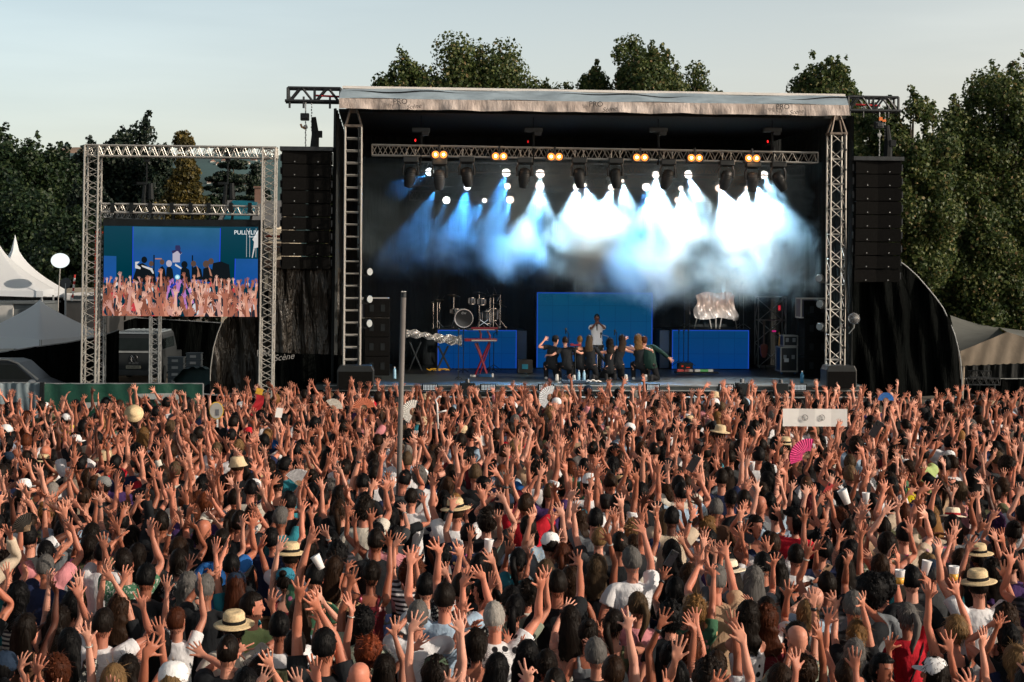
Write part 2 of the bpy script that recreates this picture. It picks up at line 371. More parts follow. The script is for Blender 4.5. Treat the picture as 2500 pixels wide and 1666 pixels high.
def body_mb(sex, J, thumb=True):
    mb = MB(); g = sex == 'm'; k = 1.0 if g else 0.9
    T = [(.84, .13, .10), (.90, .165, .112), (.97, .165 if g else .17, .112), (1.06, .148 if g else .132, .098), (1.14, .145 if g else .122, .095), (1.24, .160 if g else .138, .105), (1.33, .172 if g else .150, .108), (1.395, .165 if g else .142, .092), (1.435, .11, .07), (1.46, .06, .055)]
    loft(mb, [((0, 0, z), a, b) for z, a, b in T], 20)
    loft(mb, [((0, -.005, 1.42), .058 * k, .06 * k), ((0, 0, 1.50), .052 * k, .055 * k), ((0, .01, 1.58), .05 * k, .055 * k)])
    H = [(1.535, .028, .03, .055), (1.555, .045, .055, .045), (1.585, .058, .078, .025), (1.62, .066, .090, .012), (1.66, .072, .097, .006), (1.70, .074, .098, .002), (1.735, .066, .088, -.002), (1.76, .046, .062, -.004), (1.772, .02, .03, -.004)]
    loft(mb, [((0, y, z), a, b) for z, a, b, y in H], 20)
    mb.ball((0, .112, 1.628), (.013, .018, .022), 8); mb.ball((0, .10, 1.648), (.01, .012, .03), 8)          # nose
    for X in (1, -1): mb.ball((X * .077, .0, 1.64), (.009, .018, .032), 8)                                  # ears
    mb.ball((0, .092, 1.592), (.024, .012, .010), 8); mb.ball((0, .088, 1.558), (.022, .018, .016), 8)       # lips, chin
    mb.ball((0, .086, 1.676), (.05, .02, .012), 8)                                                          # brow
    k *= .91
    for s_, X in (('R', 1), ('L', -1)):
        S0, E0, W0, t, w_ = J['sh' + s_], J['el' + s_], J['wr' + s_], J['t' + s_], J['w' + s_]
        n_ = np.array([0, 1, 0])
        mb.ball(S0 + [-X * .02, 0, -.005], .062 * k, 12)
        loft(mb, [(S0 - t * .06, .05 * k, .05 * k), (S0, .058 * k, .056 * k), (S0 + t * .08, .053 * k, .054 * k), (S0 + t * .2, .044 * k, .046 * k), (E0, .038 * k, .038 * k), (E0 + t * .06, .041 * k, .040 * k), (E0 + t * .15, .034 * k, .031 * k), (W0 - t * .03, .026 * k, .021 * k), (W0 + t * .01, .026 * k, .019 * k)], 14, w_)
        # palm with a heel, knuckles and thumb mount
        loft(mb, [(W0 - t * .015, .024 * k, .019 * k), (W0 + t * .02, .031 * k, .019 * k), (W0 + t * .055, .039 * k, .017 * k), (W0 + t * .085, .041 * k, .015 * k), (W0 + t * .100, .038 * k, .012 * k)], 14, w_)
        loft(mb, [(W0 + t * .012 + w_ * .012, .012, .013), (W0 + t * .035 + w_ * .03, .015, .014), (W0 + t * .058 + w_ * .045, .010, .010)], 10, w_)
        for i in range(5):
            a, b, c = (J['f%d%s%s' % (i, s_, q)] for q in 'abc'); dd = nrm(c - a); r = (.0084, .0088, .0084, .0076, .0098)[i] * (1 if g else .93)
            loft(mb, [(a - dd * .02, r, r), (a, r * 1.05, r), (b, r, r * .97), (c - dd * .008, r * .9, r * .85), (c, r * .55, r * .5)], 8, w_)
        hp, kn, an, to = J['hip' + s_], J['kn' + s_], J['an' + s_], J['toe' + s_]
        loft(mb, [(hp + [0, -.01, .04], .085, .095), (hp + [0, 0, -.06], .088, .092), ((hp + kn) / 2, .07, .075), (kn, .054, .056), (kn + [0, -.015, -.12], .052, .056), ((kn + an * 2) / 3, .04, .043), (an, .034, .038)], 14)
        loft(mb, [(an + [0, -.045, -.04], .034, .042), (an + [0, .02, -.035], .042, .045), (an + [0, .09, -.05], .046, .032), (to, .04, .022), (to + [0, .03, -.005], .025, .012)], 12)
    return mb
def face_tint(V):
    c = np.ones((len(V), 3))
    def spot(p, r, col):
        d = np.linalg.norm((V - np.array(p)) / np.array(r), axis=1); k = np.clip(1.5 - d, 0, 1)[:, None]; c[:] = c * (1 - k) + np.array(col) * k
    for X in (1, -1):
        spot((X * .03, .095, 1.652), (.014, .02, .007), (.12, .1, .1)); spot((X * .032, .095, 1.678), (.018, .02, .005), (.25, .2, .18))
        spot((X * .08, .0, 1.64), (.015, .02, .035), (1.0, .7, .65))
    spot((0, .1, 1.592), (.022, .02, .008), (.75, .35, .35)); return c
def cloth_mb(kind, sex, J):
    mb = MB(); g = sex == 'm'; e = .014 if g else .010
    T = [(1.14, .152 if g else .126, .102), (1.24, .165 if g else .140, .108), (1.33, .175 if g else .152, .112), (1.395, .168 if g else .145, .095)]
    low = [(.84, .185 if g else .172, .13), (.92, .178, .124), (1.04, .162 if g else .138, .11)]
    if kind in ('tee', 'long'):
        loft(mb, [((0, 0, z), a + e, b + e) for z, a, b in low + T] + [((0, -.003, 1.445), .105 + e, .072 + e), ((0, -.005, 1.468), .066 + e, .058 + e)], 20)
        for s_, X in (('R', 1), ('L', -1)):
            S0, E0, W0, t, w_ = J['sh' + s_], J['el' + s_], J['wr' + s_], J['t' + s_], J['w' + s_]; k = 1 if g else .9
            mb.ball(S0 + [-X * .02, 0, -.005], .062 * k + e, 12)
            r = [(S0 - t * .07, .055 * k + e, .055 * k + e), (S0, .062 * k + e, .060 * k + e), (S0 + t * .09, .064 * k + e, .062 * k + e), (S0 + t * .15, .062 * k + e, .062 * k + e)]
            if kind == 'long': r = r[:3] + [(S0 + t * .2, .048 * k + e, .05 * k + e), (E0, .044 * k + e, .044 * k + e), (E0 + t * .12, .040 * k + e, .038 * k + e), (W0 - t * .02, .03 * k + e, .028 * k + e)]
            loft(mb, r, 14, w_)
    elif kind in ('tank', 'dress'):
        lo = low if kind == 'tank' else [(.50, .26, .22), (.65, .235, .19), (.80, .20, .155), (.92, .178, .128), (1.04, .135, .108)]
        loft(mb, [((0, 0, z), a + e, b + e) for z, a, b in lo + T[:3]] + [((0, 0, 1.365), .13 + e, .10 + e)], 20)
        for X in (1, -1): loft(mb, [((X * .095, -.105, 1.33), .022, .012), ((X * .088, -.075, 1.41), .02, .012), ((X * .082, -.01, 1.455), .02, .012), ((X * .085, .07, 1.41), .02, .012), ((X * .09, .10, 1.33), .02, .012)], 8)
    elif kind == 'halter':
        loft(mb, [((0, 0, z), a + e, b + e) for z, a, b in low + T[:1]] + [((0, .01, 1.22), .135 + e, .10 + e)], 20)
        for X in (1, -1): loft(mb, [((X * .06, -.11, 1.24), .008, .007), ((X * .075, -.085, 1.38), .008, .007), ((X * .07, -.01, 1.462), .008, .007), ((X * .075, .08, 1.38), .01, .007), ((X * .07, .11, 1.26), .02, .01)], 8)
    elif kind == 'shoes':
        for s_ in 'RL':
            an, to = J['an' + s_], J['toe' + s_]
            loft(mb, [(an + [0, -.055, -.045], .04, .045), (an + [0, .02, -.04], .05, .052), (an + [0, .09, -.055], .054, .038), (to, .05, .03), (to + [0, .04, -.005], .03, .016)], 12); mb.ball(an + [0, -.005, -.0], (.046, .05, .06), 10)
    elif kind == 'trousers':
        loft(mb, [((0, 0, .80), .14, .12), ((0, 0, .88), .172, .125), ((0, 0, .97), .168, .12), ((0, 0, 1.0), .16, .115)], 18)
        for s_ in 'RL':
            hp, kn, an = J['hip' + s_], J['kn' + s_], J['an' + s_]
            loft(mb, [(hp + [0, -.01, .03], .102, .112), (hp + [0, 0, -.06], .104, .110), ((hp + kn) / 2, .088, .093), (kn, .078, .082), (kn + [0, -.012, -.15], .070, .074), (an + [0, 0, .0], .060, .064)], 14)
    return mb
HEADC = np.array([0, .008, 1.665])
def hair_geo(style, seed=0):
    r_ = np.random.default_rng(seed); nu, nv = 26, 18; P = []
    big = {'short': .007, 'buzz': .004, 'bob': .022, 'long': .016, 'wavy': .024, 'curly': .024, 'afro': .05, 'bun': .012, 'pony': .012, 'bald': .003}[style]
    jit = {'curly': .008, 'afro': .012, 'wavy': .007}.get(style, .0035)
    low = {'short': -.055, 'buzz': -.05, 'bald': -.03, 'bun': -.05, 'pony': -.05}.get(style, -.11)
    V = []; Fc = []
    for j in range(nv + 1):
        th = math.pi * j / nv
        for i in range(nu):
            ph = 2 * math.pi * i / nu; d = np.array([math.sin(th) * math.cos(ph), math.sin(th) * math.sin(ph), math.cos(th)])
            rad = np.array([.078 + big, .105 + big * .9, .1225 + big * .6]) + abs(r_.normal(0, jit, 1))
            p = d * rad
            face = (d[1] > .25 and p[2] < .062) or (d[1] > .05 and p[2] < .02 and style in ('short', 'buzz', 'bun', 'pony'))
            if style in ('bald',) and (p[2] > .02 or d[1] > .2): p = d * np.array([.066, .088, .095])
            elif face: p = d * np.array([.060, .075, .085])
            elif p[2] < low: p = p * np.array([.6, .6, 1]); p[2] = low - .012 - r_.random() * .015
            V.append(p + HEADC)
    for j in range(nv):
        for i in range(nu):
            i2 = (i + 1) % nu; Fc.append((j * nu + i, (j + 1) * nu + i, (j + 1) * nu + i2, j * nu + i2))
    V = np.array(V); Fc = list(Fc); mb = MB(); mb.raw(V, Fc)
    if style in ('long', 'wavy'):
        Ln = .30 if style == 'long' else .26; amp = .004 if style == 'long' else .016; n = 22
        lay = 12; vs = []; fs = []
        for i in range(lay + 1):
            f = i / lay; z = 1.69 - f * (Ln + .1); wx = .080 + .03 * math.sin(min(1, f * 1.6) * 1.57) + amp * math.sin(f * 16 + seed); wy = .05 - .012 * f; yc = -.055 - .045 * f ** .8
            for k in range(n):
                a = 2 * math.pi * k / n; q = 1 + r_.normal(0, amp * 4 + .02) + .05 * math.sin(k * 5 + seed)
                if i == lay: z2 = z + r_.random() * .05
                else: z2 = z
                vs.append((wx * math.cos(a) * q * (1 if f < .85 else .85), yc + wy * math.sin(a) * q, z2))
        for i in range(lay):
            for k in range(n): k2 = (k + 1) % n; fs.append((i * n + k, (i + 1) * n + k, (i + 1) * n + k2, i * n + k2))
        fs.append(tuple(range((lay) * n, (lay + 1) * n))[::-1]); mb.raw(vs, [f for f in fs if len(f) == 4])
        c = np.mean(np.array(vs)[-n:], 0); b = len(mb.v); mb.v.append(tuple(c)); mb.f += [(b - n + k, b, b - n + (k + 1) % n, b - n + (k + 1) % n) for k in range(0)]
    if style == 'pony':
        pts = [(0, -.085, 1.70), (0, -.14, 1.685), (0.01, -.165, 1.62), (0.01, -.16, 1.52), (0.0, -.14, 1.42), (0, -.13, 1.36)]; mb.tube(pts, [.02, .03, .036, .034, .024, .006], 10)
    if style == 'bun': mb.ball((0, -.07, 1.76 if seed % 2 else 1.70), (.042, .042, .036), 12)
    if style in ('curly', 'afro', 'wavy'):
        for q in range(150 if style != 'wavy' else 40):
            d = nrm(r_.normal(0, 1, 3) + [0, -.5, .3]);
            if d[1] > .3 and d[2] < .5: continue
            c = HEADC + d * (np.array([.076, .10, .112]) + big) * (.92 + .10 * r_.random()); rr = .008 + .010 * r_.random()
            mb.ball(c, (rr, rr, rr * 1.3), 6)
    nst = {'short': 200, 'buzz': 30, 'bald': 0}.get(style, 320)
    for q in range(nst):
        d = nrm(r_.normal(0, 1, 3) + [0, -.4, .3])
        if d[1] > .35 and d[2] < .55: continue
        p = HEADC + d * (np.array([.077, .102, .116]) + big * .85) * .97; dn = np.array([0, 0, -1.]); tg = nrm(dn - d * (dn @ d) + r_.normal(0, .25 if style not in ('curly', 'afro') else .6, 3)); ln = r_.uniform(.03, .06) if style == 'short' else r_.uniform(.05, .11); sd = nrm(np.cross(tg, d)) * .0022
        a_, b_, c_ = p, p + tg * ln * .5 + d * r_.uniform(.002, .010), p + tg * ln + d * r_.uniform(-.006, .009)
        mb.raw([a_ - sd, a_ + sd, b_ + sd, b_ - sd, c_], [(0, 1, 2, 3), (3, 2, 4)])
    if style in ('long', 'wavy', 'pony', 'bob'):
        L2 = {'long': .36, 'wavy': .34, 'pony': .08, 'bob': .14}[style]
        for q in range(230 if style != 'pony' else 30):
            a0 = r_.uniform(-2.7, -.45); wx, wy = .098, .068; x0, y0 = math.cos(a0), math.sin(a0); z0 = r_.uniform(1.45, 1.70); ln = r_.uniform(.08, .22); ln = min(ln, z0 - (1.69 - L2) + .03); sd = np.array([-y0, x0, 0]) * .003; amp = .02 if style == 'wavy' else .008
            if ln < .03: continue
            P_ = [np.array([x0 * (wx + r_.normal(0, amp * .5)), -.03 + y0 * wy, z0 - ln * f]) + np.array([r_.normal(0, amp * .5), r_.normal(0, amp * .4) - .02 * f, 0]) for f in (0, .5, 1)]
            mb.raw([P_[0] - sd, P_[0] + sd, P_[1] + sd, P_[1] - sd, P_[2]], [(0, 1, 2, 3), (3, 2, 4)])
    V = np.array(mb.v); T = []
    for f in mb.f:
        for k in range(1, len(f) - 1): T.append((f[0], f[k], f[k + 1]))
    return V, np.array(T)
def hat_mb(kind):
    mb = MB(); c = HEADC
    if kind == 'straw':
        mb.lathe(c + [0, -.01, .045], [(.165, -.012), (.17, -.006), (.15, .0), (.115, .008), (.095, .012), (.092, .04), (.088, .085), (.072, .105), (.03, .095), (.004, .092)], 26); 
    elif kind == 'bucket': mb.lathe(c + [0, -.005, .03], [(.135, -.035), (.13, -.03), (.105, .015), (.098, .04), (.088, .085), (.06, .095), (.004, .096)], 22)
    else:
        mb.lathe(c + [0, -.003, .03], [(.09, -.02), (.0965, -.018), (.098, .01), (.092, .05), (.07, .085), (.035, .1), (.004, .103)], 22)
        sg = -1 if kind == 'cap_back' else 1
        mb.raw([(.07 * math.cos(a) * (1 + q * .12), sg * (.06 + (.03 + .1 * q) * math.sin(a)), 1.69 - .008 * q + h) for h in (0, .006) for q in (0, 1) for a in np.linspace(0.05, math.pi - .05, 11)],
               [(q, q + 1, q + 12, q + 11) for q in range(10)] + [(q + 22, q + 33, q + 34, q + 23) for q in range(10)] + [(11 + q, 12 + q, 34 + q, 33 + q) for q in range(10)])
    return mb
def band_mb(): return MB().lathe(HEADC + [0, -.01, .045], [(.096, .012), (.0975, .016), (.0955, .038), (.091, .040)], 26)
def wrist_mb(J, side, kind):
    mb = MB(); W0, t = J['wr' + side], J['t' + side]; c = W0 - t * .028; M = Matrix(minrot((0, 0, 1), t).tolist())
    hw = .011 if kind == 'watch' else .005
    mb.lathe(c, [(.027, -hw), (.0315, -hw * .6), (.0315, hw * .6), (.027, hw)], 14, M=M)
    if kind == 'watch': mb.ball(c + [0, -.03, 0], (.017, .007, .017), 10)
    return mb
def strap_mb(g):
    mb = MB(); a = .178 if g else .155; b = .128
    pts = [(math.sin(q) * a * .9 * (1 if abs(q) < 1.7 else 1), -math.cos(q) * b, 1.16 + .30 * math.sin(q * .95) * (1 if True else 0)) for q in np.linspace(-1.5, 1.35, 12)]
    vs = []
    for p in pts: vs += [(p[0] - .0, p[1] - .006, p[2] - .018), (p[0], p[1] - .006, p[2] + .018), (p[0], p[1] + .004, p[2] + .018), (p[0], p[1] + .004, p[2] - .018)]
    fs = [(i * 4 + k, i * 4 + (k + 1) % 4, i * 4 + 4 + (k + 1) % 4, i * 4 + 4 + k) for i in range(11) for k in range(4)]
    return mb.raw(vs, fs)
def tri(mb):
    T = []
    for f in mb.f:
        for k in range(1, len(f) - 1): T.append((f[0], f[k], f[k + 1]))
    return np.array(mb.v, float), np.array(T)
TP = {}
def fold(V, seed=0, amp=.004):
    x, y, z = V.T; k = np.sin(z * 55 + x * 30 + np.sin(x * 25) * 2) * np.sin(x * 18 + seed) + .6 * np.sin(z * 90 - x * 60)
    c = np.array([0, 0, 0]); r = np.stack([x, y, 0 * z], 1); r /= np.linalg.norm(r, axis=1, keepdims=True) + 1e-6
    return V + r * (k * amp * (np.abs(x) < .2))[:, None]
def setup_templates():
    for sex in 'mf':
        J = joints(sex); TP['J' + sex] = J
        mb = body_mb(sex, J)
        for res, vox, rt in (('hi', .0055, .12), ('lo', .0078, .065)):
            V, T = bake(mb, vox, rt, smooth_it=1); TP['body', sex, res] = (V, T, weights(V, J), face_tint(V))
        for kd in ('tee', 'long', 'tank', 'dress', 'halter', 'trousers', 'shoes'):
            cm = cloth_mb(kd, sex, J)
            for res, vox, rt in (('hi', .012, .22), ('lo', .016, .10)):
                V, T = bake(cm, vox, rt); V = fold(V) if res == 'hi' else V; wt = weights(V, J)
                if kd in ('tank', 'dress', 'halter'):
                    for s_ in 'RL':
                        i = BI['up' + s_]; wt[:, BI['chest']] += wt[:, i] * .6; wt[:, i] *= .4
                if kd == 'dress':
                    for s_ in 'RL': wt[:, BI['pelvis']] += wt[:, BI['th' + s_]] + wt[:, BI['shin' + s_]]; wt[:, BI['th' + s_]] = 0; wt[:, BI['shin' + s_]] = 0
                TP[kd, sex, res] = (V, T, wt, np.ones_like(V))
        for s_ in 'RL':
            for kd in ('watch', 'bracelet'):
                V, T = tri(wrist_mb(J, s_, kd)); wt = np.zeros((len(V), len(BONES)), dtype=np.float32); wt[:, BI['fo' + s_]] = 1; TP[kd + s_, sex] = (V, T, wt, np.ones_like(V))
        V, T = tri(strap_mb(sex == 'm')); wt = weights(V, J)
        TP['strap', sex] = (V, T, wt, np.ones_like(V))
    def rigid(V):
        wt = np.zeros((len(V), len(BONES)), dtype=np.float32); wt[:, BI['head']] = 1; return wt
    for st in ('short', 'buzz', 'bob', 'long', 'wavy', 'curly', 'afro', 'bun', 'pony', 'bald'):
        for q in range(2):
            V, T = hair_geo(st, q + 3); wt = rigid(V)
            if st in ('long', 'wavy', 'pony'):
                k = np.clip((1.56 - V[:, 2]) / .12, 0, 1) * .85; wt[:, BI['head']] -= k; wt[:, BI['chest']] += k
            TP['hair', st, q] = (V, T, wt, np.ones_like(V))
    for kd in ('straw', 'bucket', 'cap', 'cap_back'):
        V, T = tri(hat_mb(kd)); TP['hat', kd] = (V, T, rigid(V), np.ones_like(V))
    V, T = tri(band_mb()); TP['band'] = (V, T, rigid(V), np.ones_like(V))

def ik(S0, Wt, a, b, pole):
    d = Wt - S0; L_ = np.linalg.norm(d); mx_ = (a + b) * .985
    if L_ > mx_: d = d / L_ * mx_; L_ = mx_
    if L_ < abs(a - b) + .08: d = nrm(d) * (abs(a - b) + .08); L_ = np.linalg.norm(d)
    t = d / L_; x = (a * a - b * b + L_ * L_) / (2 * L_); h = math.sqrt(max(0, a * a - x * x)); p = np.array(pole, float); p = nrm(p - t * (p @ t))
    return S0 + t * x + p * h, S0 + d
def solve(sex, sp):
    """posed bone transforms from a small spec; returns (B,3,4) and the wrist/hand places"""
    J = TP['J' + sex]; T = {}
    Rl = sp.get('lean', np.eye(3)); P = J['pelvis'] + np.array(sp.get('root', (0, 0, 0.)), float); Rp = sp.get('Rp', np.eye(3))
    Rh = axrot((0, 0, 1), 0)
    def put(nm, Rm, head_new):
        A = J[BONES[BI[nm]][1]]; T[nm] = (Rm, head_new - Rm @ A)
    put('pelvis', Rp, P)
    sp_new = P + Rp @ (J['spine'] - J['pelvis']); Rs = Rl; put('spine', Rs, sp_new)
    ch = sp_new + Rs @ (J['chest'] - J['spine']); Rc = Rl @ sp.get('twist', np.eye(3)); put('chest', Rc, ch)
    nk = ch + Rc @ (J['neck'] - J['chest']); Rhd = sp.get('headR', np.eye(3)); Rn = Rc @ minrot((0, 0, 1), nrm(Rhd @ np.array([0, 0, 1.]) + Rc @ np.array([0, 0, 1.])) @ np.eye(3)) if False else Rc
    put('neck', Rn, nk); hd = nk + Rn @ (J['head'] - J['neck']); put('head', Rhd, hd)
    info = {'head': hd + Rhd @ (HEADC - J['head'])}
    for s_, X in (('R', 1), ('L', -1)):
        arm = sp['arm' + s_]; up = arm[2] > 1.35 if not sp.get('kneel') else False
        off = J['sh' + s_] - J['chest'] + (np.zeros(3) if up else np.array([-X * .005, 0, -.03]))
        S1 = ch + Rc @ off; E1, W1 = ik(S1, np.array(arm, float), .29, .26, sp.get('pole' + s_, (X, .15, -.35)))
        put('up' + s_, minrot(J['t' + s_], E1 - S1), S1); fd = nrm(W1 - E1); put('fo' + s_, minrot(J['t' + s_], fd), E1)
        hd_ = nrm(fd + np.array(sp.get('bend' + s_, (0, 0, 0.)))); Rr = axrot(hd_, sp.get('tw' + s_, 0)) @ minrot(J['t' + s_], hd_)
        put('ha' + s_, Rr, W1); info['wr' + s_] = W1; info['hand' + s_] = W1 + hd_ * .085; info['hR' + s_] = Rr; info['hd' + s_] = hd_
        nrm_w = J['w' + s_]; pn = np.cross(J['t' + s_], nrm_w) * X   # palm normal axis
        spread = sp.get('spread' + s_, 1.0); curl = sp.get('curl' + s_, .12)
        for i in range(5):
            a, b = J['f%d%sa' % (i, s_)], J['f%d%sb' % (i, s_)]; base = (15, 4, -8, -22, 46)[i]
            sgn = 1 if np.cross(J['t' + s_], nrm_w)[1] * 1 > 0 else -1
            da = R(base) * (spread - 1) * (1 if i < 4 else .4)
            Rsp = axrot(np.array([0, sgn, 0]), -da) if False else axrot(np.cross(J['t' + s_], nrm_w), da)
            cax = nrm_w * X; c_ = (curl if np.isscalar(curl) else curl[i]) * (1 if i < 4 else .6)
            R1 = Rr @ Rsp @ axrot(cax, c_ * .8); A1 = W1 + Rr @ (a - J['wr' + s_]); T['f%d%s1' % (i, s_)] = (R1, A1 - R1 @ a)
            B1 = A1 + R1 @ (b - a); R2 = R1 @ axrot(cax, c_ * 1.2); T['f%d%s2' % (i, s_)] = (R2, B1 - R2 @ b)
        hp = P + Rp @ (J['hip' + s_] - J['pelvis'])
        if 'leg' + s_ in sp: kn, an = (np.array(q, float) for q in sp['leg' + s_]); 
        else: kn, an = hp + (J['kn' + s_] - J['hip' + s_]), hp + (J['an' + s_] - J['hip' + s_])
        kn = hp + nrm(kn - hp) * .42; an = kn + nrm(an - kn) * .41
        put('th' + s_, minrot(J['kn' + s_] - J['hip' + s_], kn - hp), hp); sd_ = nrm(an - kn); put('shin' + s_, minrot(J['an' + s_] - J['kn' + s_], sd_), kn)
        put('ft' + s_, sp.get('ftR' + s_, minrot(J['an' + s_] - J['kn' + s_], sd_) if sp.get('kneel') else np.eye(3)), an)
    M = np.zeros((len(BONES), 3, 4)); 
    for nm, (a, b) in T.items(): M[BI[nm], :, :3] = a; M[BI[nm], :, 3] = b
    return M, info
def skin(tp, M):
    V, T, wt, c = tp; A = (wt @ M.reshape(len(BONES), 12)).reshape(-1, 3, 4)
    return np.einsum('nij,nj->ni', A[:, :, :3], V) + A[:, :, 3]
# ================================================ the crowd
HC = dict(black=(.005, .005, .006), dark=(.012, .008, .006), brown=(.035, .018, .010), auburn=(.085, .025, .011), red=(.22, .05, .02), golden=(.22, .12, .045), blond=(.27, .17, .08),
          ash=(.10, .068, .04), grey=(.17, .17, .17), white=(.50, .49, .47), wine=(.10, .01, .015))
TC = dict(black=(.010, .012, .015), white=(.72, .73, .76), offwhite=(.60, .57, .50), grey=(.16, .18, .20), darkgrey=(.045, .05, .055), navy=(.012, .02, .06), blue=(.02, .12, .38), teal=(.03, .22, .28),
          red=(.50, .015, .03), pink=(.62, .25, .28), crimson=(.45, .01, .07), tan=(.42, .29, .19), olive=(.10, .11, .06), sage=(.26, .30, .24), green=(.05, .14, .08), lime=(.42, .55, .22),
          purple=(.06, .03, .12), maroon=(.12, .012, .02), beige=(.52, .43, .33), yellow=(.75, .62, .03), lightblue=(.35, .48, .62), brown=(.10, .05, .03), orange=(.6, .18, .03))
SK = [(.54, .235, .155), (.60, .30, .205), (.44, .18, .11), (.68, .38, .28), (.32, .125, .072), (.57, .26, .175), (.10, .04, .026)]
OFF = {'A': (0, 1300), 'B': (620, 1300), 'C': (1240, 1300), 'D': (1860, 1300), 'p': (0, 980), 'q': (620, 980), 'r': (1240, 980), 's': (1860, 980)}
